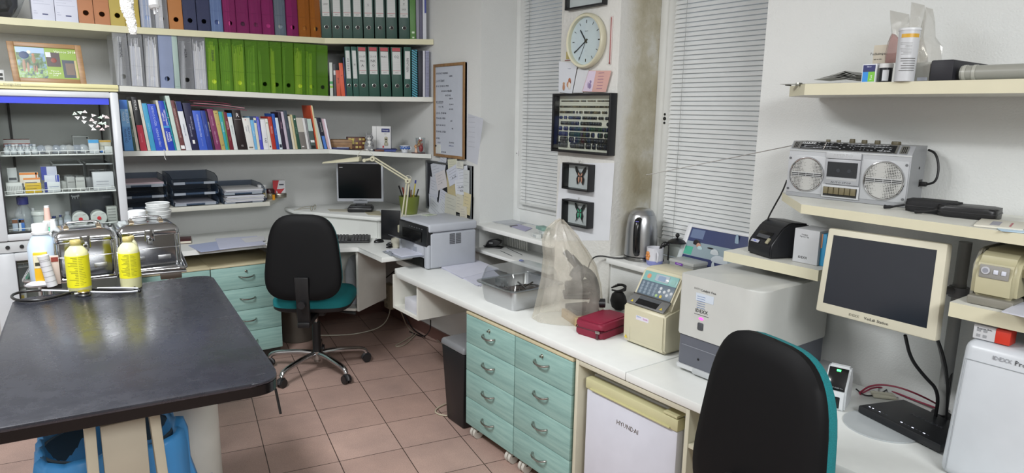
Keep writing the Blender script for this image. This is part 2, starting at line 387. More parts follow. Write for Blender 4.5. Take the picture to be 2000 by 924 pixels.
def blind(y0,y1,z0,lab,cordy):
    t=thing('venetian_blind',lab,'blind',(2.525,(y0+y1)/2,z0),0,None)
    g=G();z=z0+.022;k=0
    while z<WT-.03:
        M=T(2.525,0,z)@RY(math.radians(-58))
        g.box((-.0125,.0125),(y0,y1),(-.0005,.0005),'d9dbda:r35',M=M);z+=.0206
    g.obj('slats',t)
    g=G();g.box((2.512,2.538),(y0,y1),(z0,z0+.014),'d0d2d0:r35',bev=.003);g.obj('bottom_rail',t)
    g=G();g.box((2.508,2.542),(y0,y1),(WT-.03,WT-.002),'d8dad8:r35',bev=.003);g.obj('head_rail',t)
    for cy in cordy:g=G();g.tube([(2.511,cy,z0+.01),(2.511,cy,WT-.02)],.0012,'8f9190',5);g.obj('cord',t)
    return t
blind(W1[0]+.01,W1[1]-.124,1.035,'closed pale venetian blind in the far window beside the whiteboard',(3.24,2.8))
blind(W2[0]+.012,W2[1]-.12,.992,'closed white venetian blind in the window behind the steel kettle',(2.08,1.64))
# ---------------- worktops ----------------
def worktop(name,pts,z,th,lab,cat,group=None):
    g=G();g.prism(pts,z-th,z,'e6e8e5:r32',bev=.006);return tag(g.obj(name),lab,cat,group)
worktop('corner_worktop',[(.47,YW-.005),(.47,4.235),(1.22,4.262),(1.36,4.12),(1.53,3.885),(1.675,3.845),(1.655,3.475),(1.855,3.475),(1.855,3.70),(XW-.015,3.70),(XW-.015,YW-.005)],.757,.03,
         'white worktop running along the back wall under the shelves and round the corner','worktop')
worktop('side_worktop',[(1.69,1.575),(2.27,1.575),(2.27,2.68),(2.12,2.70),(2.12,3.69),(1.857,3.69),(1.857,3.462),(1.73,3.462),(1.693,3.36)],.69,.034,
        'long white worktop along the window wall above the mint drawers','worktop')
worktop('side_worktop',[(1.69,.15),(2.285,.15),(2.285,1.572),(1.69,1.572)],.69,.034,'white worktop at the right end holding the router and the analysers','worktop')
g=G();g.box((2.26,XW+.215),(W1[0]+.002,W1[1]-.002),(.74,.76),'e4e5e2:r35',bev=.003)
g.box((2.26,XW-.002),(W1[1],3.69),(.74,.76),'e4e5e2:r35',bev=.003)
tag(g.obj('window_ledge'),'narrow white board below the far window sill with the hole punch on it','ledge')
def cubby(name,lab,x0,x1,y0,y1,z0,z1,M=None,front='x'):
    t=thing(name,lab,'open shelf box',((x0+x1)/2,(y0+y1)/2,z0));th=.016;m='dcdcd4:r50'
    g=G();M=M or Matrix.Identity(4)
    g.box((x0,x1),(y0,y0+th),(z0,z1),m,M=M);g.obj('side_panel',t)
    g=G();g.box((x0,x1),(y1-th,y1),(z0,z1),m,M=M);g.obj('side_panel',t)
    g=G();g.box((x0,x1),(y0+th,y1-th),(z0,z0+th),m,M=M);g.obj('bottom_panel',t)
    g=G();g.box((x1-.008,x1),(y0+th,y1-th),(z0+th,z1),m,M=M);g.obj('back_panel',t)
    return t
cubby('open_shelf_box','white open box hung under the printer end of the worktop',1.715,2.10,3.155,3.46,.455,.655)
# ---------------- wall shelves ----------------
SH={1:[(-.55,4.25,2.010),(.55,4.25,2.012),(1.655,4.24,2.036),(2.295,3.985,2.058)],
      2:[(.50,4.25,1.699),(1.10,4.25,1.688),(1.675,4.24,1.677),(2.295,3.985,1.686)],
      3:[(.47,4.25,1.347),(1.10,4.25,1.343),(1.66,4.24,1.338),(2.295,4.02,1.304)]}
def shelf_z(n,X):
    P=SH[n]
    for a,b in zip(P,P[1:]):
        if X<=b[0] or b is P[-1]:return a[2]+(b[2]-a[2])*(X-a[0])/(b[0]-a[0])
def shelfboard(n,th,m,edge,lab):
    P=SH[n];g=G()
    for a,b in zip(P,P[1:]):
        A,B=Vector(a),Vector(b);Ab,Bb=Vector((a[0],YW-.003,a[2])),Vector((b[0],YW-.003,b[2]));d=Vector((0,0,th))
        g.add([A,B,Bb,Ab],[(0,1,2,3)],m);g.add([A-d,B-d,Bb-d,Ab-d],[(3,2,1,0)],m);g.add([A,B,B-d,A-d],[(3,2,1,0)],edge)
    a,b=Vector(P[0]),Vector(P[-1])
    for q in (a,b):g.add([q,(q.x,YW-.003,q.z),(q.x,YW-.003,q.z-th),q-Vector((0,0,th))],[(0,1,2,3)],m)
    return tag(g.obj('wall_shelf',sharp=20),lab,'shelf')
shelfboard(1,.034,'d6d4c6:r50','d3cfae:r50','top cream-edged wall shelf carrying the orange, pink and tall green binders')
shelfboard(2,.030,'d9dad6:r50','dcdcd4:r50','middle white wall shelf under the lime green magazine files')
shelfboard(3,.028,'dcddda:r50','dcded8:r50','lowest long white wall shelf holding the row of books')
g=G()
g.prism([(.47,YW-.003),(.47,4.455),(1.33,4.455),(1.52,YW-.003)],.962,.99,'c9c8bd:r50',bev=.002)
tag(g.obj('wall_shelf'),'short grey-white shelf above the back worktop under the stacked letter trays','shelf')
g=G();pts=[(1.53,YW-.02),(1.53,4.60),(1.885,4.03),(2.13,3.96),(XW-.015,3.96),(XW-.015,YW-.02)]
g.prism(pts,.875,.90,'e4e6e3:r35',bev=.006)
t=thing('monitor_riser','white raised corner platform behind the keyboard, under the flat monitor','riser',(1.9,4.3,.757));g.obj('top_board',t)
g=G();g.slab([(1.56,4.60,.875),(1.90,4.055,.875),(1.90,4.055,.757),(1.56,4.60,.757)],(.015,.01,0),'dcdeda:r45');g.obj('front_panel',t)
g=G();g.slab([(1.905,4.05,.875),(2.13,3.985,.875),(2.13,3.985,.757),(1.905,4.05,.757)],(0,.015,0),'dcdeda:r45');g.obj('side_panel',t)
# ---------------- mint drawer units ----------------
def handle(g,c,d,out,L=.09):
    c,d,out=Vector(c),Vector(d),Vector(out);P=[]
    for i in range(9):
        u=-1+i/4;P.append(c+d*(u*L/2)+out*(.024*(1-u**4*.75))+Vector((0,0,-.006*(1-u*u))))
    P=[c-d*L/2]+P+[c+d*L/2]
    g.tube(P,.0045,'a9a7a2:m,r25',8)
def drawers(name,lab,o,ax,n_in,w,depth,z0,z1,group=None,castor=None,lock=True,bay=None):
    """o: front bottom-left corner seen from the front, ax along the width, n_in inward"""
    o,ax,n_in=Vector(o),Vector(ax),Vector(n_in);t=thing(name,lab,'drawer unit',(o+ax*w/2+n_in*depth/2)*1,0,group)
    def B(a0,a1,b0,b1,c0,c1,m,g,bev=0):
        P=[o+ax*a+n_in*b+Vector((0,0,c)) for c in (c0,c1) for b in (b0,b1) for a in (a0,a1)]
        g.hexa(P,m,bev)
    o.z=0
    g=G();B(0.002,w-.002,.018,depth,z0,z1-.004,'c9c2ab:r55',g,.001);g.obj('carcass',t)
    g=G();B(-.001,w+.001,.0,depth+.004,z1-.004,z1+.008,'c9bf9f:r50',g,.001);g.obj('top_panel',t)
    hh=(z1-z0-.006)/4
    for i in range(4):
        c0=z0+i*hh;g=G();B(.001,w-.001,0,.018,c0+.002,c0+hh-.001,'mint',g,.0012);d=g.obj('drawer_front',t)
        g=G();handle(g,o+ax*w/2+Vector((0,0,c0+hh*.56)),ax,-n_in);g.obj('handle',d)
        if i==3 and lock:
            g=G();p=o+ax*w*.5+Vector((0,0,c0+hh*.77));g.cyl(p,p-n_in*.003,.0085,'b5b2aa:m,r25');g.cyl(p-n_in*.003,p-n_in*.012,.005,'c9c5bb:m,r25')
            g.box((-.0008,.0008),(-.0005,.0005),(-.004,.004),'333333',M=T(*(p-n_in*.0122)));g.obj('lock',d)
    if castor:
        for a in (.05,w-.05):
            for b in (.032,depth-.05):
                g=G();p=o+ax*a+n_in*b
                for sgn in (-1,1):g.cyl(p+ax*(.004*sgn)+Vector((0,0,.027)),p+ax*(.020*sgn)+Vector((0,0,.027)),.027,'c9c6bd:r40',seg=18)
                g.cyl(p+Vector((0,0,.03)),p+Vector((0,0,z0)),.007,'b5b2aa:r40');g.box((-.016,.016),(-.02,.012),(.028,.046),'d2cfc6:r40',.006,M=T(p.x,p.y,0));g.obj('castor',t)
    return t
drawers('drawer_unit','mint four-drawer unit beside the small black bin',(1.697,2.636,.06),(0,-1,0),(1,0,0),.393,.52,.066,.638,'mint drawer units under the window worktop',True)
drawers('drawer_unit','mint four-drawer unit nearest the small white refrigerator',(1.697,2.240,.06),(0,-1,0),(1,0,0),.378,.52,.066,.638,'mint drawer units under the window worktop',True)
drawers('drawer_unit','mint four-drawer unit behind the black and teal swivel chair',(.897,4.244,.06),(1,0,0),(0,1,0),.41,.5,.06,.633,'mint drawer units under the back worktop')
drawers('drawer_unit','mint drawer unit half hidden behind the black table and steel boxes',(.483,4.244,.06),(1,0,0),(0,1,0),.41,.5,.06,.633,'mint drawer units under the back worktop')
g=G();g.box((.49,1.30),(4.275,4.70),(0,.06),'2a2622:r70');tag(g.obj('plinth'),'dark recessed plinth under the back drawer units','plinth')
for k,(c,dz) in enumerate((('8b8fa0:r50',0),('d9d9dc:r60',.006),('2d3040:r40',.011))):
    g=G();g.box((-.15,.15),(-.11,.11),(0,.005),c,.001,M=T(1.87,2.06,.647+dz)@RZ(.08*k));tag(g.obj('paper_folder'),['grey folder at the bottom of the pile on the drawer unit','white folder in the middle of the pile on the drawer unit','dark folder topmost of the pile on the drawer unit'][k],'folder','folders on the drawer unit')
cx=thing('open_shelf_box','open white box hung under the corner worktop behind the swivel chair','open shelf box',(1.62,3.95,.40))
def cpanel(P,z0,z1,n):g=G();g.prism(P,z0,z1,'d6d6cf:r50');g.obj(n,cx)
cpanel([(1.668,3.872),(1.676,3.858),(1.955,4.045),(1.947,4.059)],.335,.727,'side_panel')
cpanel([(1.325,4.182),(1.337,4.174),(1.47,4.50),(1.458,4.508)],.335,.727,'side_panel')
cpanel([(1.337,4.174),(1.66,3.88),(1.94,4.07),(1.47,4.50)],.335,.351,'bottom_panel')
cpanel([(1.47,4.50),(1.94,4.07),(1.95,4.08),(1.48,4.51)],.335,.727,'back_panel')
# ---------------- small refrigerator and its housing ----------------
t=thing('refrigerator_housing','cream wooden housing under the worktop around the small white refrigerator','housing',(1.95,1.57,0))
for y in (1.828,1.29):g=G();g.box((1.697,2.22),(y,y+.016),(0,.652),'cdc9b4:r50',.001);g.obj('side_panel',t)
g=G();g.box((1.697,2.22),(1.306,1.828),(.634,.652),'cdc9b4:r50',.001);g.obj('top_panel',t)
t=thing('refrigerator','small white refrigerator with pale yellow door trim under the worktop','refrigerator',(1.95,1.57,0))
g=G();g.box((1.755,2.2),(1.345,1.80),(.012,.595),'c9cbcb:r40',.006);g.obj('body',t)
g=G();g.box((1.715,1.75),(1.348,1.797),(.02,.545),'d5d7e2:r30',.008);d=g.obj('door',t)
g=G();g.box((1.710,1.752),(1.345,1.80),(.545,.590),'c8c49a:r45',.006)
g.box((1.703,1.716),(1.375,1.77),(.549,.556),'c2bd8c:r45',.003);g.obj('door_trim',d)
g=G();g.text('HYUNDAI',.026,frame((1.7145,1.575,.47),(0,-1,0),(-1,0,0)),'8a8270:m,r35',squash=.95);g.obj('lettering',d)
g=G();g.box((1.71,1.78),(1.35,1.41),(.592,.602),'c8c49a:r45',.003);g.obj('hinge_cover',d)
t=thing('open_cabinet','narrow cream open cabinet between the small refrigerator and the chair','cabinet',(1.95,1.23,0))
g=G();g.box((1.70,2.22),(1.17,1.184),(0,.652),'cdc9b4:r50');g.obj('side_panel',t)
g=G();g.box((1.70,2.22),(1.184,1.289),(.52,.534),'cdc9b4:r50');g.obj('shelf',t)
g=G();g.box((2.205,2.22),(1.184,1.289),(0,.652),'b9b5a2:r50');g.obj('back_panel',t)
# ---------------- black bin ----------------
t=thing('waste_bin','small black waste bin with grey lid beside the mint drawer unit','bin',(1.80,2.76,0))
def frustum(g,c,w0,d0,w1,d1,z0,z1,m,bev=.01):
    P=[(c[0]+sx*w/2,c[1]+sy*d/2,z) for z,w,d in ((z0,w0,d0),(z1,w1,d1)) for sy in (-1,1) for sx in (-1,1)];g.hexa(P,m,bev)
g=G();frustum(g,(1.80,2.77),.17,.16,.20,.22,.002,.41,'17171a:r40');g.obj('body',t)
g=G();frustum(g,(1.80,2.77),.215,.232,.20,.215,.41,.445,'77797c:r35',.012);g.obj('lid',t)
# ---------------- radiator ----------------
t=thing('radiator','cream panel radiator on the wall under the window worktop','radiator',(2.2,3.1,.12))
g=G();g.box((2.16,2.20),(2.80,3.31),(.13,.62),'cfcbb9:r45',.006)
for k in range(13):g.box((2.153,2.162),(2.83+k*.036,2.848+k*.036),(.16,.60),'d6d2c1:r45',.004)
for k in range(12):
    g.box((2.1585,2.1605),(2.852+k*.036,2.862+k*.036),(.155,.165),'4a4740')
g.obj('panel',t)
g=G();g.tube([(2.18,3.33,.62),(2.18,3.35,.5),(2.20,3.37,.2),(2.22,3.37,.0)],.008,'c9c5b4:r45',smooth=1);g.obj('pipe',t)
# ---------------- examination table ----------------
def roundpoly(P,r,n=6):
    out=[]
    for i,p in enumerate(P):
        p=Vector(p);a=(Vector(P[i-1])-p).normalized();b=(Vector(P[(i+1)%len(P)])-p).normalized();rr=r[i] if isinstance(r,(list,tuple)) else r
        A,B=p+a*rr,p+b*rr
        for k in range(n+1):u=k/n;out.append(tuple((1-u)**2*A+2*u*(1-u)*p+u*u*B))
    return out
t=thing('examination_table','black laminate examination table with scuffed rounded top on a cream frame','table',(.25,2.3,0))
TT=.90
g=G();g.prism(roundpoly([(-.14,1.752),(.512,1.683),(.628,2.965),(-.045,2.945)],[.03,.075,.07,.05]),TT-.010,TT,'tabletop',bev=.004,seg=2);g.obj('tabletop',t)
g=G();g.prism(roundpoly([(-.1395,1.7525),(.5115,1.6835),(.6275,2.9645),(-.0445,2.9445)],[.03,.075,.07,.05]),TT-.037,TT-.0101,'050507:r22');g.obj('edge_band',t)
fr=ony(170,830,1.93);xl,xr=ony(178,860,1.93).x,ony(312,860,1.93).x
for a,b in ((xl,xl-.01),(xr-.012,xr+.028)):
    g=G();g.hexa([(b-.013,1.92,.02),(b+.013,1.92,.02),(b-.013,1.95,.02),(b+.013,1.95,.02),(a-.013,1.92,.85),(a+.013,1.92,.85),(a-.013,1.95,.85),(a+.013,1.95,.85)],'bdb5a0:r45',.003);g.obj('leg',t)
for a,b in ((xl+.05,xl+.05),(xr-.05,xr-.03)):
    g=G();g.hexa([(b-.013,2.72,.02),(b+.013,2.72,.02),(b-.013,2.75,.02),(b+.013,2.75,.02),(a-.013,2.72,.85),(a+.013,2.72,.85),(a-.013,2.75,.85),(a+.013,2.75,.85)],'bdb5a0:r45',.003);g.obj('leg',t)
g=G();g.box((xl+.022,xr-.03),(1.926,1.94),(.60,.775),'b5ae9c:r50',.003);g.obj('front_panel',t)
g=G();g.box((xl,xr),(1.925,1.945),(.79,.85),'b9b19d:r45',.003);g.box((xl,xr+.01),(1.925,1.945),(.545,.575),'b9b19d:r45',.003)
g.box((xl,xr),(1.93,2.74),(.835,.85),'b9b19d:r45',.003);g.obj('crossbar',t)
g=G();g.cyl((xl+.09,1.99,.03),(xl+.09,1.99,.80),.012,'55534e:m,r30');g.obj('brake_rod',t)
g=G();p=onz(505,748,.86);g.tube([(.505,1.72,.86),(.508,1.72,.84),(.513,1.712,.79)],.0035,'0e0e10:r50');g.obj('strap',t)
for q in ((365,790),(415,782),(85,838)):
    p=ony(q[0],q[1],1.8);g=G();g.tube([(p.x,1.80,.865),(p.x+.01,1.80,p.z+.01),(p.x+.03,1.79,p.z-.003),(p.x+.04,1.79,p.z-.004)],.003,'8d8575:r50',smooth=1);g.obj('hook',t)
cx_,cy_=ony(215,850,2.25).x,2.25
t=thing('lined_waste_bin','waste bin with a sagging bright blue liner standing under the black table','bin',(cx_,cy_,0))
g=G();g.lathe([(.13,.0),(.16,.52),(.165,.60),(.155,.60),(.12,.02)],'3a4a56:r40',T(cx_,cy_,0),28,1.1,.9);g.obj('bucket',t)
g=G();V=[];F=[];N=48;rows=[(.60,1.00,.0),(.615,1.06,.004),(.60,1.13,.008),(.55,1.15,.012),(.45,1.16,.012),(.36,1.19,.018),(.31,1.24,.035)]
random.seed(3);ph=[random.uniform(0,6.28) for _ in range(6)]
for z,s_,am in rows:
    for i in range(N):
        a=2*math.pi*i/N;w=sum(math.sin(a*f+p) for f,p in zip((3,5,8,13,17,21),ph))
        r=(.16*s_+am*w*.6)/(abs(math.cos(a))**5+abs(math.sin(a))**5)**.2*.93;V.append((cx_+r*1.1*math.cos(a),cy_+r*.92*math.sin(a),z+w*am*.8))
for k in range(len(rows)-1):
    for i in range(N):F.append((k*N+i,k*N+(i+1)%N,(k+1)*N+(i+1)%N,(k+1)*N+i))
for i in range(N):V.append((cx_+.12*math.cos(2*math.pi*i/N),cy_+.1*math.sin(2*math.pi*i/N),.42))
k0=len(rows)*N
for i in range(N):F.append((i,(i+1)%N,k0+(i+1)%N,k0+i))
g.add(V,F,'4696d6:r42,a93');g.obj('liner',t,sharp=180)
c=ony(372,860,2.56)
g=G();g.lathe([(.10,0),(.108,.01),(.105,.5),(.098,.70),(.07,.725),(0.001,.73)],'c9c9c2:r40',T(c.x-.005,2.56,0),36)
tag(g.obj('canister'),'tall smooth white canister under the right side of the black table','canister')
# ---------------- glass door medicine refrigerator ----------------
FX0,FX1,FY,FB=-.125,.457,3.95,4.56
t=thing('display_refrigerator','tall glass-door medicine refrigerator with a blue band at the left','refrigerator',(.16,4.25,0))
m='d5d7d4:r40';g=G()
g.box((FX0,FX1),(FB-.03,FB),(0,1.66),'cfd1ce:r50');g.box((FX0,FX0+.03),(FY+.045,FB),(0,1.66),m);g.box((FX1-.03,FX1),(FY+.045,FB),(0,1.66),m)
g.box((FX0,FX1),(FY+.045,FB),(1.63,1.66),m);g.box((FX0,FX1),(FY+.045,FB),(.87,.95),m);g.box((FX0,FX1),(FY+.045,FB),(0,.08),m);g.obj('body',t)
g=G();g.box((FX0-.002,FX1+.003),(FY+.002,FB),(1.661,1.695),'d8d2a2:r45',.004)
g.box((FX0-.002,FX1+.003),(FY-.004,FY+.002),(1.675,1.69),'d2cc9a:r45',.002)
g.text('Design Line',.014,frame((.03,FY-.0045,1.682),(1,0,0),(0,-1,0)),'7a7a70');g.box((-.07,-.015),(FY-.0045,FY-.004),(1.678,1.687),'4a4a50:r40')
g.obj('top_cap',t)
def door(z0,z1,xi0,xi1,zi0,zi1,band):
    g=G();f='c3c6ca:r28'
    g.box((FX0,xi0),(FY,FY+.043),(z0,z1),f,.008);g.box((xi1,FX1),(FY,FY+.043),(z0,z1),f,.008)
    g.box((xi0-.005,xi1+.005),(FY+.001,FY+.043),(z0,zi0),f,.008);g.box((xi0-.005,xi1+.005),(FY+.001,FY+.043),(zi1,z1),f,.008)
    d=g.obj('door_frame',t)
    g=G();
    for a in ((xi0-.001,xi0+.004),(xi1-.004,xi1+.001)):g.box(a,(FY+.006,FY+.04),(zi0,zi1),'101012:r50')
    g.box((xi0,xi1),(FY+.006,FY+.04),(zi0-.001,zi0+.004),'101012:r50');g.obj('gasket',d)
    g=G();g.box((xi0,xi1),(FY+.018,FY+.022),(zi0,zi1),'glass');g.obj('glass_pane',d)
    if band:
        g=G();g.box((xi0,xi1),(FY+.012,FY+.017),(zi1-.032,zi1),'2438c8:r35');g.obj('blue_band',d)
    return d
ID1=door(.945,1.658,-.052,.418,.980,1.628,True);door(.02,.885,-.035,.418,.07,.845,False)
g=G();g.box((FX0,FX1),(FY+.01,FY+.045),(.888,.942),'b9bcbe:r35',.003)
for k in (-.06,-.005):g.cyl((k,FY+.011,.915),(k,FY+.005,.915),.009,'1a1a1c')
g.obj('middle_strip',t)
FSZ=[ony(100,303,4.03).z,ony(100,378,4.03).z,ony(60,453,4.03).z,.80]
for z in FSZ:
    g=G();x0,x1=FX0+.032,FX1-.032
    g.tube([(x0,4.03,z),(x1,4.03,z)],.0035,'dfe2e0:r40',6)
    for k in range(9):g.tube([(x0,4.06+k*.055,z),(x1,4.06+k*.055,z)],.0018,'dfe2e0:r40',5)
    for k in range(28):xx=x0+.01+k*(x1-x0-.02)/27;g.tube([(xx,4.03,z),(xx,4.52,z)],.0014,'dfe2e0:r40',4)
    g.tube([(x0+.01,4.025,z),(x0+.012,4.025,z+.02),(x1-.012,4.025,z+.02),(x1-.01,4.025,z)],.0018,'e8eae8:r40',5)
    for k in range(1,13):xx=x0+.01+k*(x1-x0-.02)/13;g.tube([(xx,4.025,z),(xx,4.025,z+.02)],.0014,'e8eae8:r40',4)
    g.obj('wire_shelf',t)
g=G();g.box((.0,.012),(4.515,4.53),(1.0,1.6),'222222');g.cyl((-.07,4.5,1.55),(-.06,4.5,1.55),.03,'1c1c1c',seg=24);g.tube([(FX1-.036,4.5,1.05),(FX1-.04,4.45,1.3),(FX1-.036,4.5,1.6)],.004,'333333',smooth=2);g.obj('sensor_cable',t)
g=G()
random.seed(5)
for q in ((145,222),(156,220),(166,219),(151,230),(165,230),(182,225),(195,229),(203,227),(209,229),(164,238),(178,234),(186,239),(178,246),(183,252),(197,241),(205,241),(192,247),(209,247),(200,253)):
    p=ony(q[0],q[1],FY+.0165);a=random.uniform(0,6.28);s_=.0125
    tri=[(p.x+s_*math.cos(a+k)*(1.15 if k else .9),FY+.0165,p.z+s_*math.sin(a+k)*.8) for k in (0,2.0,3.9)]
    g.add(tri+[(x,y-.0006,z) for x,y,z in tri],[(0,1,2),(5,4,3),(0,3,4,1),(1,4,5,2),(2,5,3,0)],random.choice(['f0eeee:r50','f2d8d8:r50','d8eedd:r50']))
    g.box((p.x-.002,p.x+.002),(FY+.0154,FY+.0158),(p.z-.001,p.z+.002),random.choice(['2f6b4a','8c2f33','333333']))
g.obj('triangle_stickers',ID1)
# ---------------- swivel chairs ----------------
def superell(w,h,wt,n=44,p=3.6):
    pts=[]
    for i in range(n):
        a=2*math.pi*i/n;c,s_=math.cos(a),math.sin(a)
        x=math.copysign(abs(c)**(2/p),c);z=math.copysign(abs(s_)**(2/p),s_)
        ww=w*(1-(z+1)/2)+wt*(z+1)/2
        pts.append((x*ww/2,z*h/2))
    return pts
def shell(g,w,h,wt,d0,d1,m,M,curve=.0,p=3.6):
    """domed panel in local x,z; y from d0 (flat rim) bulging to d1"""
    V=[];F=[];rings=[(1,0),(1,.5),(.94,.82),(.8,.95),(.55,1),(.2,1)];base=superell(w,h,wt,p=p);n=len(base)
    for s_,u in rings:
        for x,z in base:V.append((x*s_,d0+(d1-d0)*u+curve*(x*s_)**2*8,z*s_))
    for k in range(len(rings)-1):
        for i in range(n):F.append((k*n+i,k*n+(i+1)%n,(k+1)*n+(i+1)%n,(k+1)*n+i))
    F.append(tuple(range((len(rings)-1)*n,len(rings)*n)));F.append(tuple(range(n))[::-1]);g.add(V,F,m,M)
def make_chair(name,lab,x,y,rz,backz=.815,tilt=.09,spoke0=0.3,seatz=.45,bw=.44,bh=.49,base=True):
    t=thing(name,lab,'office chair',(x,y,0),rz)
    L=dict(parent=t,local=True)
    Mb=T(0,-.245,backz)@RX(-tilt)
    g=G();shell(g,bw,bh,bw*.76,0,-.035,'0b0b0d:r60,s20',Mb,.02);g.obj('back_shell',sharp=50,**L)
    g=G();shell(g,bw*1.0,bh*.985,bw*.75,.001,.055,'teal',Mb,.02);g.obj('back_cushion',sharp=50,**L)
    Ms=T(0,.03,seatz)@RX(math.pi/2)
    g=G();shell(g,.46,.45,.46,.0,.055,'teal',T(0,.03,seatz)@Matrix(((1,0,0,0),(0,0,1,0),(0,1,0,0),(0,0,0,1))),.0,4);g.obj('seat',sharp=60,**L)
    g=G();shell(g,.455,.445,.455,.0,-.035,'1a1a1d:r55',T(0,.03,seatz)@Matrix(((1,0,0,0),(0,0,1,0),(0,1,0,0),(0,0,0,1))),.0,4);g.obj('seat_shell',sharp=60,**L)
    g=G();g.hexa([(-.035,-.29,seatz-.07),(.035,-.29,seatz-.07),(-.035,-.26,seatz-.07),(.035,-.26,seatz-.07),(-.04,-.315,backz-.1),(.04,-.315,backz-.1),(-.04,-.29,backz-.1),(.04,-.29,backz-.1)],'141416:r45',.008)
    g.box((-.035,.035),(-.30,.05),(seatz-.085,seatz-.05),'141416:r45',.008);g.obj('back_bracket',**L)
    g=G();g.cyl((-.0,-.335,seatz+.06),(-.0,-.295,seatz+.06),.022,'1c1c1f:r45',seg=12);g.obj('bracket_knob',**L)
    g=G();g.box((-.07,.07),(-.07,.09),(seatz-.085,seatz-.035),'161618:r45',.01);g.tube([(.05,.0,seatz-.06),(.16,-.03,seatz-.065),(.25,-.04,seatz-.075)],[.006,.006,.011,.011],'161618:r45');g.obj('mechanism',**L)
    g=G();g.cyl((0,0,.30),(0,0,seatz-.07),.014,'b9b7b3:m,r20');g.cyl((0,0,.115),(0,0,.31),.025,'121214:r45');g.obj('gas_column',**L)
    g=G();g.cyl((0,0,.075),(0,0,.125),.035,'a8a6a2:m,r25');g.cyl((0,0,.055),(0,0,.08),.02,'8a8884:m,r35');g.obj('hub',**L)
    for k in range(5):
        a=spoke0+k*2*math.pi/5;d=Vector((math.cos(a),math.sin(a),0));g=G()
        g.tube([d*.02+Vector((0,0,.108)),d*.10+Vector((0,0,.112)),d*.23+Vector((0,0,.10)),d*.295+Vector((0,0,.088)),d*.31+Vector((0,0,.062))],[.018,.017,.016,.015,.014],'chrome',12,smooth=2);sp=g.obj('base_spoke',**L)
        sd=Vector((-d.y,d.x,0));g=G();c=d*.31+Vector((0,0,.026))
        for sg in (-1,1):g.cyl(c+sd*sg*.004,c+sd*sg*.021,.026,'1d1d1f:r40',seg=18)
        g.cyl(d*.31+Vector((0,0,.03)),d*.31+Vector((0,0,.066)),.008,'888888:m,r30');g.tube([c+sd*.0+d*(.024*math.cos(u))+Vector((0,0,.028*math.sin(u))) for u in (0,.6,1.2,1.9,2.5,3.1)],.011,'2a2a2c:r40',8)
        g.obj('castor',parent=sp,local=True)
    return t
ch1=make_chair('swivel_chair','black-backed teal swivel chair at the corner worktop, standing on a chrome star base',1.402,3.88,-.58,backz=.767,spoke0=1.717,bw=.465)
ch2=make_chair('swivel_chair','large foreground swivel chair with black back and teal edge in front of the analyser',1.60,.86,-1.80,backz=.79,spoke0=1.2,bh=.53,bw=.47)
ch2.location.x=1.70;ch2.location.y=.84
# ---------------- things on the wall shelves ----------------
DIAG=Vector((.379,.925,0)).normalized()
PLB=Vector((1.66,4.25,0))+DIAG*.012
def fp(px,py,off=0.0):
    p=ony(px,py,4.262+off)
    if p.x>1.662:q=onp(px,py,PLB+DIAG*off,DIAG);return q
    return p
def nrm_at(px,py):return (Vector((0,1,0)) if ony(px,py,4.262).x<=1.662 else DIAG)
def quad(n,xtl,xtr,yt,xbl,xbr,off=0.0,ytr=None):
    """front face corners standing on shelf n; taken on one plane"""
    N=nrm_at((xbl+xbr)/2,yt+60);P=Vector((0,4.262,0)) if N.y==1 else PLB;P=P+N*off
    tl,tr=onp(xtl,yt,P,N),onp(xtr,yt if ytr is None else ytr,P,N)
    yb=290 if n==3 else (178 if n==2 else 60)
    bl,br=onp(xbl,yb,P,N),onp(xbr,yb,P,N)
    for a,b in ((bl,tl),(br,tr)):
        z=shelf_z(n,a.x)+.0008;u=(z-b.z)/(a.z-b.z);q=b.lerp(a,u);a.x,a.y,a.z=q.x,q.y,z
    zt=(tl.z+tr.z)/2;tl.z+=(zt-tl.z)*.7;tr.z+=(zt-tr.z)*.7
    return tl,tr,br,bl,N
def on_face(q,u,v):
    tl,tr,br,bl=q[:4];return (bl.lerp(br,u)).lerp(tl.lerp(tr,u),v)
def face_rect(g,q,u0,u1,v0,v1,m,lift=.0007,th=.0006):
    N=q[4];P=[on_face(q,u,v)-N*lift for u,v in ((u0,v1),(u1,v1),(u1,v0),(u0,v0))];g.slab(P,N*th,m)
def face_text(g,q,body,size,u,v,m,vert=True,squash=1,lift=.0014):
    N=q[4];c=on_face(q,u,v)-N*lift;dn=(on_face(q,u,0)-on_face(q,u,1)).normalized();rt=(on_face(q,1,v)-on_face(q,0,v)).normalized()
    g.text(body,size,frame(c,dn if vert else rt,-N),m,squash=squash)
def hole_ring(g,q,u,v,r,m,rr):
    c=on_face(q,u,v)-q[4]*.0008;rt=(on_face(q,1,v)-on_face(q,0,v)).normalized();up=Vector((0,0,1))
    g.tube([c+rt*r*math.cos(a*math.pi/10)+up*r*math.sin(a*math.pi/10) for a in range(20)],rr,m,6,closed=True)
def disc(g,q,u,v,r,m,lift=.001):
    c=on_face(q,u,v)-q[4]*lift;g.cyl(c,c+q[4]*.0006,r,m,seg=18)
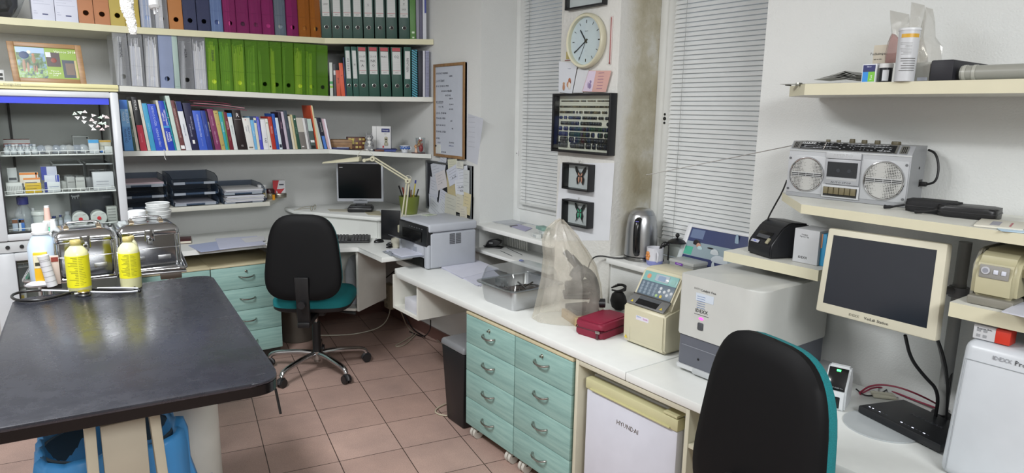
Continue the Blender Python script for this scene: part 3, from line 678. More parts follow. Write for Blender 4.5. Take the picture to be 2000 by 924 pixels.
def magfile(name,lab,q,col,depth,papers,group,hole='2a2a2c',label=None):
    """open-topped plastic magazine file seen from its spine, finger hole, papers inside"""
    tl,tr,br,bl,N=q;c=(bl+br)/2;t=thing(name,lab,'magazine file',c,0,group)
    rt=(br-bl).normalized();w=(br-bl).length;up=((tl-bl));h=up.length;up.normalize()
    nn=N-up*N.dot(up);M=Matrix.Identity(4);M.col[0][:3]=rt;M.col[1][:3]=N;M.col[2][:3]=up;M.col[3][:3]=bl
    g=G();w-=.0015
    g.holeplate(w,h,(w/2,h*.17),.0135,M,col,.0015)
    for x in (0,w-.0015):g.hexa([(x,.0015,0),(x+.0015,.0015,0),(x,depth,0),(x+.0015,depth,0),(x,.0015,h),(x+.0015,.0015,h),(x,depth,h*.96),(x+.0015,depth,h*.96)],col,M=M)
    g.box((0,w),(depth-.0015,depth),(0,h*.96),col,M=M);g.box((.0015,w-.0015),(.0015,depth-.0015),(0,.0015),col,M=M)
    g.tube([(w/2+.0135*math.cos(a*math.pi/9),-.0004,h*.17+.0135*math.sin(a*math.pi/9)) for a in range(18)],.0008,col,5,closed=True,M=M)
    for x in (.004,w-.004):g.box((x-.0006,x+.0006),(-.0008,0),(.01,h-.004),col,M=M)
    g.box((.004,w-.004),(-.0006,0),(h*.37,h*.378),col,M=M);g.box((.004,w-.004),(-.0006,0),(h*.86,h*.868),col,M=M)
    g.obj('case',t)
    if papers:
        g=G();x=.004;k=0
        while x<w*papers[1]-.004:
            th=random.uniform(.0015,.004);ph_=h*random.uniform(.70,.93);dx=papers[2]*(1-k*.06)
            g.hexa([(x,.012,.003),(x+th,.012,.003),(x,depth-.01,.003),(x+th,depth-.01,.003),(min(w-.004,max(.002,x+dx)),.012,ph_),(min(w-.003,max(.003,x+dx)+th),.012,ph_),(min(w-.004,max(.002,x+dx)),depth-.01,ph_),(min(w-.003,max(.003,x+dx)+th),depth-.01,ph_)],random.choice(papers[0]),M=M)
            x+=th+.0006;k+=1
        g.obj('papers',t)
    if label:
        g=G();p=M@Vector((w/2,-.0012,h*.66));g.text(label,.018,frame(p,-up,-N),'22252e');g.obj('lettering',t)
    return t
def binder(name,lab,q,col,group,lv=(.36,.92),ring='b8b8b4:m,r25',red=True,txt=(),edge='c9c9c2',depth=.27,vtxt=None,lw=(.12,.86)):
    tl,tr,br,bl,N=q;t=thing(name,lab,'ring binder',(bl+br)/2,0,group);g=G()
    cs=[p.copy() for p in (tl,tr,br,bl)];g.slab(cs,N*depth,col,.0012);g.obj('cover',t)
    w=(br-bl).length
    g=G();hole_ring(g,q,.5,.22,min(.0115,w*.25),ring,.0016);disc(g,q,.5,.22,min(.0105,w*.23),'060708:r60');g.obj('finger_ring',t)
    if lv:
        g=G();face_rect(g,q,lw[0],lw[1],lv[0],lv[1],'c9cbc9:r60',.0009);sp=g.obj('spine_label',t)
        g=G()
        if red:
            face_rect(g,q,lw[0]+.01,lw[1]-.01,lv[0]+.07,lv[0]+.078,'b0555a:r60',.0013)
            face_rect(g,q,lw[0],lw[1],.915,.985,'ae4a50:r60',.0012) if red==2 else None
            face_text(g,q,'A4/7',.011,(lw[0]+lw[1])/2,lv[0]+.035,'7a7a7a',False,lift=.0016)
        for s_,v,sz in txt:face_text(g,q,s_,sz,(lw[0]+lw[1])/2,v,'34343a',False,lift=.0016)
        if vtxt:face_text(g,q,vtxt,w*.42,(lw[0]+lw[1])/2,(lv[0]+lv[1])/2,'3a3a40',True,lift=.0016)
        for k in range(5 if txt else 9):v=lv[0]+.1+k*.035;face_rect(g,q,lw[0]+.03,lw[1]-.03,v,v+.0015,'a5a7aa:r60',.0013)
        if g.v:g.obj('label_print',sp)
    return t
def topq(n,a,b,lean=0,h=.312):
    yb=178 if n==2 else 60
    N=nrm_at((a+b)/2,yb);P=(Vector((0,4.262,0)) if N.y==1 else PLB)
    bl,br=onp(a,yb,P,N),onp(b,yb,P,N)
    for p,x in ((bl,a),(br,b)):
        for _ in range(4):
            z=shelf_z(n,p.x);d=p-C0
            lo,hi=-200,400
            for _ in range(40):
                mid=(lo+hi)/2;r=onp(x,mid,P,N)
                if r.z>z:lo=mid
                else:hi=mid
            r=onp(x,(lo+hi)/2,P,N);p.x,p.y,p.z=r.x,r.y,shelf_z(n,r.x)+.0008
    rt=(br-bl).normalized();return bl+Vector((0,0,h))+rt*lean,br+Vector((0,0,h))+rt*lean,br,bl,N
PW=['cfd0d4:r70','e2e2e2:r70','c5c9d6:r70'];OR='b9733a:r35,a80';YE='b8a23c:r35,a88';CL='c9ccd2:r25,a15';NV='343a5c:r30,a75';MG='8c1f63:r28,a50';BR='a8621c:r28,a50';GY='6b7786:r28,a50'
grp='magazine files on the top shelf'
rows=[(155,185.5,OR,None,'orange plastic magazine file next to the white paper cartons','8a5220'),(186,217,OR,None,'orange plastic magazine file left of the yellow ones',0),
 (217,246,YE,None,'mustard yellow magazine file beside the orange file',0),(246,275,YE,None,'mustard yellow magazine file behind the hanging gauze',0),
 (276,304,CL,(['dfe3ee:r70','c9cfe0:r70','8fa4cc:r70'],.8,.006),'clear magazine file with blue-white papers right of the yellow ones',0),(304,331,CL,(PW,.7,.008),'clear magazine file with white papers left of the brown-orange one',0),
 (332,359.5,'b4753a:r30,a90',None,'brown-orange magazine file alone between clear and navy ones',0),(360,386,NV,None,'navy magazine file beside the brown-orange one',0),(387,413,NV,None,'navy magazine file left of the thin blue-clear file',0),
 (413.5,437,'6f86b4:r25,a55',(['dfe3ee:r70','4b5f96:r70'],.9,.004),'thin blue-clear magazine file full of white booklets',0),
 (438,463,MG,(['d84a9a:r60','b8307c:r60'],.6,.0),'magenta magazine file, leftmost of the pink ones',0),(463.5,488,MG,(['4a1a3a:r60'],.9,0),'dark magenta magazine file, second of the pink ones',0),
 (488.5,513,MG,(['4a1a3a:r60','8a2a64:r60'],.8,0),'dark magenta magazine file, third of the pink ones',0),(513.5,537,MG,(['c03a88:r60'],.8,0),'magenta magazine file just left of the grey file',0),
 (538,560,GY,(['c9ccc4:r70','8d99a6:r70'],.85,0),'grey see-through magazine file between the magenta ones',0),(561,584,MG,(['e0409a:r60'],.55,0),'magenta magazine file right of the grey file',0),
 (584.5,607,BR,(['b8742a:r60'],.7,0),'amber magazine file beside the last magenta one',0),(607.5,628,BR,(['e09a28:r60','c98a2a:r60'],.6,0),'amber magazine file beside the first tall dark green binder',0)]
for a,b,c,pp,lab,_ in rows:magfile('magazine_file',lab,topq(1,a,b,-.006),c,.22,pp,grp)
for k,(a,b) in enumerate(((64,108.5),(109.5,154))):
    q=topq(1,a,b,0,.26);t=thing('paper_carton',['white printed paper carton beside the clear bag on the top shelf','white printed paper carton beside the orange file on the top shelf'][k],'carton',(q[2]+q[3])/2,0,'paper cartons on the top shelf')
    g=G();g.slab(q[:4],q[4]*.2,'d4d7e6:r60',.001);g.obj('carton',t)
    g=G()
    for j in range(6):face_rect(g,q,.08,random.uniform(.5,.9),.30+j*.05,.305+j*.05,'a9adc0:r60')
    face_rect(g,q,.45,.70,.10,.125,'4b5078:r60');face_rect(g,q,.08,.25,.12,.125,'8a8ea6:r60');face_rect(g,q,.08,.2,.16,.165,'8a8ea6:r60');g.obj('print',t)
t=thing('clear_bag','clear plastic bag with dark grey things on the left end of the top shelf','plastic bag',(-.02,4.36,2.012))
def crumple(g,c,s_,m,seed,amp=.25,n=3):
    bm=bmesh.new();bmesh.ops.create_icosphere(bm,subdivisions=n,radius=1);random.seed(seed)
    D=[Vector((random.gauss(0,1),random.gauss(0,1),random.gauss(0,1))).normalized() for _ in range(14)];ph=[random.uniform(0,6) for _ in D]
    for v in bm.verts:
        p=v.co.copy();w=sum(abs(math.sin(p.dot(d)*5+f)) for d,f in zip(D,ph))/len(D)-.6;v.co=p*(1+amp*w*2)
        if v.co.z<-.72:v.co.z=-.72
    K=T(*c)@Matrix.Diagonal((s_[0],s_[1],s_[2],1));return g.addbm(bm,m,K)
g=G();crumple(g,(-.03,4.36,2.012+.10),(.12,.08,.135),'2c2d30:r50',3);g.obj('contents',t);g=G();crumple(g,(-.03,4.355,2.012+.105),(.14,.10,.145),'clearplastic',8,.4);g.obj('bag',t,sharp=20)
grp='dark green ring binders on the top shelf';DG='24463d:r45'
T8=[('',''),('',''),('',''),('',''),('5',''),('',''),('',''),('S','Y')]
for k,(a,b) in enumerate(((629,648),(650,669),(670,689),(690,709),(711,731),(733,753),(755,776),(780,800.5))):
    q=topq(1,a,b,-.003)
    lab=['tall dark green ring binder directly beside the amber files','dark green ring binder, second from the amber files','dark green ring binder, third from the amber files','dark green ring binder, just left of the one marked 5','dark green ring binder whose label is marked 5','dark green ring binder just right of the one marked 5','dark green ring binder with a blank label, second right of the one marked 5','dark green ring binder marked S Y beside the light green book'][k]
    tx={0:[('LIMIT',.66,.012)],4:[('5',.66,.02)],7:[('S',.78,.02),('Y',.69,.02),('2023',.59,.014)]}.get(k,[])
    binder('ring_binder',lab,q,DG,grp,lv=(.43,.93),txt=tx)
def book(lab,q,col,depth=.17,group=None,blocks=(),texts=(),cat='book',name='book',pages=True):
    g=G();N=q[4];tl,tr,br,bl=q[:4]
    g.slab((tl,tr,br,bl),N*.0025,col,.0008)
    w=(tr-tl).length;c=min(.0018,w*.22);rt=(tr-tl).normalized()
    k_=N*.001;g.slab((tl+k_,tl+rt*c+k_,bl+rt*c+k_,bl+k_),N*depth,col);g.slab((tr-rt*c+k_,tr+k_,br+k_,br-rt*c+k_),N*depth,col)
    up=(tl-bl).normalized();e=up*.003
    k_=N*.003;g.slab((tl+rt*c-e+k_,tr-rt*c-e+k_,br-rt*c+e+k_,bl+rt*c+e+k_),N*(depth-.008),'d9d3c2:r80')
    for u0,u1,v0,v1,m in blocks:face_rect(g,q,u0,u1,v0,v1,m,.0006)
    for s_,size,u,v,m in texts:face_text(g,q,s_,size,u,v,m,True,lift=.0009)
    o=g.obj(name);return tag(o,lab,cat,group)
grp='notebooks at the right end of the upper shelves'
book('light green thick book beside the last tall binder',topq(1,801.5,812.5,-.003,.30),'4f7d3a:r45',.22,grp,[(.3,.75,.12,.16,'c9d8c0'),(.35,.7,.02,.05,'c9d8c0')])
book('grey spiral notebook next to the light green book on the top shelf',topq(1,813.5,819.5,-.003,.30),'8a8a98:r60',.21,grp)
book('dark-edged spiral notebook on the top shelf, second right of the light green book',topq(1,820,825.5,-.003,.30),'5c5c70:r60',.21,grp)
book('white and blue notebook at the right end of the top shelf',topq(1,826,833,-.001,.30),'c9ccd4:r60',.21,grp,[(.5,1,.55,1,'3a4590')])
grp='clear magazine files on the middle shelf'
F2=[(217.6,248,59,229.7,258,CL,(['b9bbbd:r70','8f9296:r70'],.5,.02),'TERMINAL','clear magazine file nearest the photo frame, lettered vertically'),
      (248.3,278,60.6,258.5,286,CL,(PW,.9,.004),None,'clear magazine file with a white tube of papers, second from the photo frame'),
      (278.3,307,62,286.5,314,CL,(PW,.95,.012),None,'clear magazine file packed with fanned white papers'),
      (307.3,333.5,64,314.8,342,'a3b0d0:r25,a50',(['8fa0c8:r70','5a6b94:r70','aab6d4:r70'],.6,-.012),None,'bluish clear magazine file left of the grey-green box'),
      (346,373.6,67,354,381,CL,(['8f9296:r70','b0b2b6:r70'],.4,.02),'ACTA','clear magazine file right of the grey-green box'),
      (374,398.6,69,381.5,407,CL,(PW,.95,-.003),None,'clear magazine file with white magazines beside the lime green ones')]
for a,b,yt,c,d,col,pp,tx,lab in F2:magfile('magazine_file',lab,quad(2,a,b,yt,c,d),col,.23,pp,grp,label=tx)
q=quad(2,334,345,66,342.8,353.3);g=G();g.slab(q[:4],q[4]*.23,'9fb3ad:r50',.0015);face_rect(g,q,.1,.9,.03,.035,'7d918b');tag(g.obj('box_file'),'thin grey-green box file between the clear magazine files','box file')
tx_=[399.8,426.3,451.5,477.2,501.9,525.8,550,573.6,596.1,618,641.2];bx_=[407.6,432.9,457.5,482.2,506.8,530,552.9,575.7,598,619.6,641.9]
LG='669a28:r28,a34';YL=['c4e02a:r60','aed020:r60','d6ea55:r60'];DL=['5d8a20:r60','84b02a:r60']
PP=[(YL,.75,.012),(DL,.9,.0),(YL,.95,-.002),(DL,.8,.02),(DL,.35,.0),(YL,.5,.0),(DL,.3,.01),(YL,.8,.0),(DL+YL,.7,.003),None]
LB=['lime green magazine file beside the clear ones, with bright papers and black handwriting','lime green magazine file, second from the clear files','lime green magazine file with a thick bright yellow-green stack, third from the clear files',
      'lime green magazine file with a black finger hole, fourth from the clear files','lime green magazine file with a navy finger hole, fifth from the clear files','lime green magazine file, sixth from the clear files','lime green magazine file with one slanted paper scrap, seventh from the clear files',
      'lime green magazine file, third from the small red books','lime green magazine file, second from the small red books','nearly empty lime green magazine file, last one before the small red books']
for k in range(10):
    q=quad(2,tx_[k],tx_[k+1]-.4,72+1.75*k,bx_[k],bx_[k+1]-.4)
    magfile('magazine_file',LB[k],q,LG,.23,PP[k],'lime green magazine files on the middle shelf',label='TERAPIE' if k==0 else None)
grp='small books beside the lime green files'
book('white booklet with green bands beside the last lime green file',quad(2,643,648.8,122,644.5,650.5),'c9cfc8:r50',.16,grp,[(0,1,.36,.44,'3f9a5a'),(0,1,.24,.31,'8fc04a')])
book('dark grey booklet beside the green-banded white one',quad(2,650.5,655,125,652,657),'4a4a50:r50',.16,grp,[(.1,.9,.66,.8,'c9c9c9')])
book('short red-orange book beside the dark grey booklet',quad(2,655.5,664,137,657.5,665.5),'c25236:r50',.16,grp,(),[('EM 36',.014,.5,.6,'3a1a14')])
book('taller red-orange book leaning on the narrow binders',quad(2,661.5,669,123,666,673.5),'d2593a:r50',.16,grp,(),[('II',.012,.5,.62,'3a1a14')])
book('thin navy book leaning on the first narrow binder',quad(2,669.5,672,112,674,676.5),'27315c:r50',.16,grp)
grp='dark green ring binders on the middle shelf'
for k,(a,b,yt,c,d,wide,tx,lab) in enumerate((
   (672.5,683.5,91,676.8,688.5,0,'A B C D E F','narrow dark green binder with a spine label full of writing, beside the small books'),(685,695.8,91,690,701,0,'III','narrow dark green binder, second from the small books'),
   (697,715.8,91,701.5,720,1,['21-17','MKS','A'],'wide dark green binder marked 21-17'),(718,738,91,721,741.7,1,['21-13','NK','O'],'wide dark green binder marked 21-13'),
   (740,760,91.5,743.5,764,1,['PRAC.'],'wide dark green binder left of the one marked O2'),(763,784.5,92,766,786.5,1,['O2'],'wide dark green binder marked O2'),(788.7,802.7,92,789,803,0,'RENTGEN','narrow dark green binder beside the blue-striped notebook'))):
    q=quad(2,a,b,yt,c,d)
    if wide:binder('ring_binder',lab,q,'1f4a3e:r45',grp,lv=(.45,.905),red=2,txt=[(s_,.80-.09*j,.016 if len(s_)>2 else .024) for j,s_ in enumerate(tx)])
    else:binder('ring_binder',lab,q,'1f4f45:r45',grp,lv=(.36,.92),red=False,vtxt=tx,lw=(.15,.85))
grp='notebooks at the right end of the middle shelf'
def notebook(lab,q,m,spiral=False):
    t=thing('notebook',lab,'notebook',(q[2]+q[3])/2,0,grp);g=G();g.slab(q[:4],q[4]*.21,m,.0008);g.obj('cover',t)
    if spiral:
        g=G()
        for k in range(30):
            v=.03+k*.032;c=on_face(q,.5,v);w=(q[2]-q[3]).length*.45;rt=(q[2]-q[3]).normalized();g.tube([c+rt*w*math.cos(a)-q[4]*(.002+.003*math.sin(a)) for a in (0,.8,1.57,2.3,3.14)],.0009,'8f93a8:m,r30',5)
        g.obj('spiral_binding',t)
notebook('teal notebook with blue diagonal stripes beside the last narrow binder',quad(2,804.3,814.8,97,805,815.5),'diag_teal')
notebook('black notebook with thin green stripes right of the blue-striped one',quad(2,816.5,825,99,817,825.5),'1b1f2c:r50')
notebook('white thin notebook between the black and the spiral-bound one',quad(2,826,830,99,826,830.3),'c9cad2:r60')
notebook('violet-grey spiral-bound notebook at the right end of the middle shelf',quad(2,831,838,99,831,838),'9a9cb4:r60',True)
grp='books on the lowest long shelf'
BK=[
 (232.3,247,195,243,261,'5f9ad6:r50','light blue book, first in the row beside the refrigerator',[(0,1,.82,1,'3d74c4'),(0,1,.48,.82,'76aee0')],[('KLINICKÁ',.017,.72,.68,'d9e8f5'),('PRAXE',.017,.30,.68,'d9e8f5'),('KLINICKÁ',.015,.72,.34,'1f2f66'),('PRAXE PSŮ',.015,.30,.30,'1f2f66')]),
 (247.3,250,195,261.2,266.3,'39564c:r50','slim dark green book beside the first light blue one',[(0,1,.66,.67,'e0e0e0')],[('VETERINÁRNÍ',.007,.5,.35,'b5c4bc')]),
 (250.3,255.5,197,266.5,272,'cfcbbd:r60','cream book left of the black one with a red block',[],[]),
 (256,266.5,189,272.6,287.5,'17171a:r45','black book with a red lower block on its spine',[(.1,.95,0,.48,'b0203a')],[('MERLIN',.016,.5,.85,'d0d0d0'),('PATOLOGIE',.009,.5,.24,'e08a96')]),
 (269,274.5,195,288,294,'d4d0c2:r60','cream book right of the black and red one',[],[('ATLAS',.007,.5,.7,'8a8a8a')]),
 (276.5,286,202,294.5,304.2,'3f9cc4:r50','cyan blue book in front of the royal blue one',[],[('CHIRURGIE',.010,.5,.5,'9fd0e4')]),
 (287,303,203,304.6,323.5,'2f4fc0:r50','wide royal blue book lettered NEMOCI KOCEK',[],[('NEMOCI KOČEK',.015,.5,.74,'b5c4ee'),('KREVNÍ BUŇKY',.015,.5,.28,'b5c4ee')]),
 (303.5,308,196,324,328.2,'d6d2c4:r60','cream book wedged between two royal blue ones',[],[]),
 (308.6,318.6,197,328.6,341,'2440b4:r50','royal blue book with two lines of bold white lettering',[(0,1,.46,.50,'3a8fd0')],[('NEMOCI PRASAT',.012,.72,.66,'ffffff'),('NEMOCI',.012,.3,.68,'ffffff'),('DRŮBEŽE',.012,.7,.28,'ffffff'),('A KRÁLÍKŮ',.012,.3,.28,'ffffff')]),
 (319,321.6,197,341.3,344.8,'1f8a9a:r50','thin teal book before the tallest pale green one',[(0,1,.66,.67,'e0e0e0')],[]),
 (322,330.2,187,345.2,352.8,'c4d6cc:r60','tallest pale green book in the left half of the row',[],[]),
 (332.5,339.5,196,353.2,362.5,'6b3f40:r50','maroon book with dense small white lettering',[(.1,.9,.03,.1,'e8e8e8')],[('SPECIÁLNÍ VETERINÁRNÍ PATOLOGIE',.010,.5,.55,'d8b8b0')]),
 (342.5,352.5,198,363,374.3,'dadde2:r50','white book with a navy top on its spine',[(0,1,.80,1,'26346e')],[('FARMAKOLOGIE',.009,.5,.42,'6a6f88')]),
 (356,371,201,374.8,389,'1c1c40:r50','very dark navy book with a small white tag',[(.3,.6,.14,.22,'e8e8e8')],[('MIKROBIOLOGIE',.010,.68,.58,'b8b8d0'),('A IMUNOLOGIE',.010,.35,.42,'b8b8d0')]),
 (375,390.5,216,389.5,405.6,'3a5cc0:r50','medium blue book under the magenta folders',[],[('VETERINÁRNÍ MEDICÍNA',.012,.5,.62,'c0ccee'),('psů a koček',.009,.5,.2,'8fa2dc')]),
 (391,400,216,406,415.5,'223a8c:r50','dark blue book right of the medium blue one',[],[('DERMATOLOGIE',.009,.5,.5,'8fa2dc')]),
 (400.3,403.5,217,416,420,'2a1c30:r50','slim black-violet book with bold white lettering',[],[('NEMOCI PLAZŮ',.008,.5,.6,'e8e0e0')]),
 (404,415,213,420.5,432,'7a2f5c:r50','plum book right of the slim black-violet one',[],[('ONKOLOGIE',.010,.5,.72,'d8a8c4'),('MALÝCH ZVÍŘAT',.010,.5,.3,'d8a8c4')]),
 (415.7,425,216,432.5,440.4,'b3a05f:r50','khaki gold book with a black figure 2',[],[('2',.016,.5,.12,'26221a'),('I',.016,.5,.93,'26221a'),('I',.012,.5,.65,'26221a')]),
 (426,432.5,218,440.8,445.8,'2f9ea4:r50','turquoise book right of the khaki gold one',[],[('KARDIOLOGIE',.009,.5,.6,'d0eeee')]),
 (432.8,435.6,218,446,448.6,'5f8f52:r50','thin green book between the turquoise and dark red ones',[],[]),
 (436,442.4,219,449,456.5,'6e1f2e:r50','dark red book left of the white one with a blue top',[],[('ANATOMIE',.010,.5,.65,'e0b8b8'),('PTÁKŮ',.008,.5,.3,'c08080')]),
 (442.8,451.5,221,457,464.4,'d2d8d6:r50','white book with a bright blue square on top',[(0,1,.90,1,'2f8ad4')],[('REPRODUKCE',.008,.5,.55,'7a8a90')]),
 (452.7,469,215,465,483.2,'1f1416:r45','thick black book lettered with a white R',[(.15,.85,.765,.772,'c0b8b8')],[]),
 (472,487,230,484.5,497.6,'dcdcd8:r60','thick white book right of the black one lettered R',[(.35,.5,.92,.95,'c04040'),(.2,.8,.04,.09,'7a746a')],[('LÉKAŘSKÉ',.007,.3,.65,'8a93a8'),('REPETITORIUM',.007,.6,.65,'8a93a8')]),
 (487.3,494,228,498,503,'6fb0dc:r50','light blue book in the paler right half of the row',[(0,1,.9,1,'2f3f5a')],[('INFEKCE',.008,.5,.5,'dff0fa')]),
 (494.5,499.6,230,503.3,508.3,'d5d3c2:r60','cream book with a small blue square',[(.1,.9,.84,.92,'2f5fae')],[]),
 (500,505,228,508.6,515,'4a4fc0:r50','violet blue book with pale stripes beside the white lettered one',[(.2,.3,.3,.9,'aab0f0'),(.5,.6,.3,.9,'aab0f0')],[]),
 (508,517,233,515.3,525.3,'dedee2:r60','white book lettered PAZ',[],[('PAŽ',.017,.55,.3,'3a3a44')]),
 (517.3,522.3,232,525.6,532,'dcdcd6:r60','plain white book left of the red-orange one',[(.2,.8,.85,.88,'8aa07a'),(.3,.7,.07,.12,'4a4a44')],[]),
 (522.6,530,228,532.3,540,'b03426:r50','red-orange book with white lettering in the row',[],[('MEDICÍNA',.010,.5,.6,'f0d8d0')]),
 (530.3,536,222,540.3,546,'2455a8:r50','bright blue book right of the red-orange one',[],[('NEUROLOGIE',.007,.5,.5,'9fbce8')]),
 (536.3,542.5,230,546.4,552,'d0dae2:r60','pale blue-white book with a dark swirl at its foot',[(.1,.9,.06,.16,'26303f')],[]),
 (542.8,548,219,552.3,559.6,'2c2038:r50','dark purple book with pink lettering',[],[('VÝŽIVA PSŮ',.008,.5,.65,'e0b0c8')]),
 (548.2,553,218,560,565.4,'c3b7c6:r50','lilac book between the dark purple and slate ones',[],[]),
 (553.3,559.5,216,565.8,572.3,'3a4654:r50','slate grey book, one of the taller ones in the right half',[],[('SLOVNÍK',.008,.5,.6,'8f9cac')]),
 (562,566.5,227,572.7,577,'d9d3c0:r60','cream book right of the slate grey one',[],[]),
 (566.8,570.5,224,577.3,581.5,'c9bd94:r60','beige book left of the forest green one',[],[]),
 (570.8,577,225,581.8,588,'27503f:r50','forest green book with small white marks',[(.3,.7,.86,.9,'e0e0e0')],[('L A S T O V',.008,.5,.55,'b0c8ba')]),
 (577.4,589.5,230,588.4,600,'77726e:r60','grey book with a pale upper half showing a rock',[(0,1,.55,1,'c4c0b6'),(.2,.55,.07,.10,'e8e8e8')],[]),
 (590,594.5,231,600.3,604.6,'dcdcdc:r60','white slim book right of the grey rock one',[],[('PRAHA',.006,.5,.5,'8a8a8a')]),
 (595,598.5,231,605,607.6,'8a8a8e:r60','thin grey book before the mottled green-black one',[],[]),
 (599,607,232,608,617.6,'4f5f5c:r50','mottled green and black book with a white top',[(0,1,.6,1,'bccfc8'),(.1,.9,.22,.3,'e8e8e8'),(.1,.9,.02,.12,'1a1a1a')],[]),
 (605,610,206,618.3,624.6,'c4512f:r50','tall orange book with a striped edge standing above its neighbours',[(.45,1,0,1,'d8cfa6')],[]),
 (613.5,617.5,231,625,631.5,'c9d0c6:r60','white-green book right of the tall orange one',[],[]),
 (618,626,230,632,639.5,'15182e:r50','black-navy book with bold white lettering near the end of the row',[(.2,.9,0,.42,'4f7fd0')],[('HOMEOPATIE',.010,.6,.7,'dadada')]),
 (627,635.5,232,640.3,647.5,'c6a9b4:r60','pink-white book, last in the row before the wooden box',[(.6,1,0,1,'dcdce4')],[])]
for a,b,yt,c,d,col,lab,bl_,tx in BK:
    q=quad(3,a,b,yt,c,d);q0=q
    book(lab,q,col,.15 if a>470 else .18,grp,bl_,tx)
    if 'lettered with a white R' in lab:
        o=bpy.data.objects[-1] if False else None
q=quad(3,452.7,469,215,465,483.2);g=G();face_text(g,q,'R',.034,.55,.87,'d8d4d4',False,lift=.0012);face_text(g,q,'12',.014,.5,.1,'c8c4c4',False,lift=.0012)
o=g.obj('lettering',bpy.data.objects['book.023'] if False else [x for x in COL.objects if x.get('label','').startswith('thick black book lettered')][0])
for k,(a,b,y0,y1,m) in enumerate(((371,452,200,207,'7a1f3c:r50'),(378,478,203,213,'c88a98:r50'),(372,482,206,216,'8c2444:r50'))):
    p0,p1=ony(a,y0,4.30),ony(b,y1,4.30);g=G();d=Vector((0,.16,.004));u=Vector((0,0,.0028));off=Vector((0,0,.004*(2-k)))
    mid=p0.lerp(p1,.5)+Vector((0,0,.006));P=[p0,mid,p1]
    for i in range(2):A,B=P[i]+off,P[i+1]+off;g.hexa([A,B,A+d,B+d,A+u,B+u,A+d+u,B+d+u],m)
    tag(g.obj('document_wallet'),['dark magenta wallet lying on the books, topmost of three','pale pink wallet lying on the books, middle of three','dark pink wallet lying directly on top of the blue books'][k],'document wallet','document wallets on top of the books')
def P3(px,depth=.05):
    q=topq(3,px-1,px+1);c=(q[2]+q[3])/2;return c+q[4]*depth,q[4],(q[2]-q[3]).normalized()
def on3(px,depth,w,d,h,m,name,lab,cat,rot=0,bev=.002,z=0,grp_=None):
    c,N,rt=P3(px,depth);M=frame(c+Vector((0,0,z)),rt,(0,0,1))@RZ(rot);t=thing(name,lab,cat,c+Vector((0,0,z)),0,grp_);g=G();g.box((-w/2,w/2),(0,d),(.0005,h),m,bev,M=M);g.obj('body',t);return t,M
def topq3fix():pass
t,M=on3(667,.06,.14,.10,.062,'oak','wooden_box','plain brown wooden box at the end of the book row','box',0)
g=G();g.box((-.071,.071),(-.001,.101),(.045,.047),'4a3420:r50',M=M);g.obj('lid_line',t)
t,M=on3(698,.10,.12,.09,.082,'5a3322:r40','trinket_box','brown and gold patterned box behind the cat figurine','box',.1)
g=G()
for k in range(5):
    for j in range(3):g.box((-.055+k*.023,-.039+k*.023),(-.0015,.001),(.01+j*.026,.024+j*.026),['b39a4a:r40','7a4a28:r40','c4b46a:r40'][(k+j)%3],M=M)
g.box((-.045,-.02),(-.003,0),(.04,.072),'c9b95a:r40',M=M);g.obj('pattern',t)
t,M=on3(664,.01,.115,.08,.012,'27305e:r50','booklet','navy covered booklet lying in front of the wooden box','booklet',-.1,.001)
g=G();g.box((-.02,.055),(-.001,.079),(.0125,.014),'d8d8e2:r60',M=M);g.obj('white_sheet',t)
c,N,rt=P3(722,.045);t=thing('cat_figurine','grey and white sitting cat figurine at the shelf edge above the monitor','figurine',c)
M=frame(c,rt,(0,0,1));g=G();gr='8f9092:r45';wh='d9d9d6:r45'
g.lathe([(.026,0),(.034,.012),(.033,.035),(.024,.062),(.014,.078)],gr,M@T(0,.012,0),20,1,.9);g.sphere((0,.004,.088),.026,gr,1.05,.85,.88,M=M)
for sx in (-1,1):g.cyl((sx*.015,.006,.104),(sx*.019,.006,.122),.008,gr,.001,8,M=M);g.sphere((sx*.016,-.012,.007),.011,wh,.9,1.4,.7,M=M);g.tube([(sx*.022,.0,.055),(sx*.018,-.018,.04),(sx*.008,-.024,.05)],.0075,gr,8,M=M,smooth=1)
g.sphere((0,-.010,.045),.017,wh,.9,.7,1.5,M=M);g.sphere((0,-.014,.080),.013,wh,1,.8,.7,M=M)
for sx in (-1,1):g.sphere((sx*.009,-.018,.093),.0028,'2a2a2a:r20',M=M,seg=8)
g.sphere((0,-.0245,.083),.0022,'b07a78',M=M,seg=8);g.tube([(.03,.02,.012),(.042,.0,.012),(.036,-.02,.014),(.028,-.026,.02)],.006,gr,8,M=M,smooth=2);g.obj('body',t)
t,M=on3(748,.13,.125,.05,.165,'d6d7d6:r50','device_carton','white thermometer carton with a dark blue badge in the shelf corner','carton',-.12,.001)
g=G();g.box((.0,.055),(-.0012,0),(.125,.15),'27306e:r50',M=M);g.box((.063,.0632),(0,.05),(.01,.155),'2c3372:r50',M=M)
g.text('Primage',.012,M@frame((.027,-.0018,.137),(1,0,0),(0,-1,0)),'e0e4f0');g.box((-.035,-.033),(-.001,0),(.0,.165),'9a9a9a',M=M)
g.lathe([(.012,0),(.014,.01),(.011,.02),(.009,.03),(.012,.045),(.010,.056),(.002,.06)],'a8a48c:r40',M@T(.03,-.002,.035),16,1,.25);g.sphere((.03,-.006,.078),.005,'1c1c1c',M=M);g.sphere((.03,-.006,.06),.004,'1c1c1c',M=M)
g.box((.005,.016),(-.0012,0),(.02,.034),'b83a3a',M=M);g.text('digital',.008,M@frame((.027,-.0014,.115),(1,0,0),(0,-1,0)),'9a9a9a');g.obj('printed_front',t)
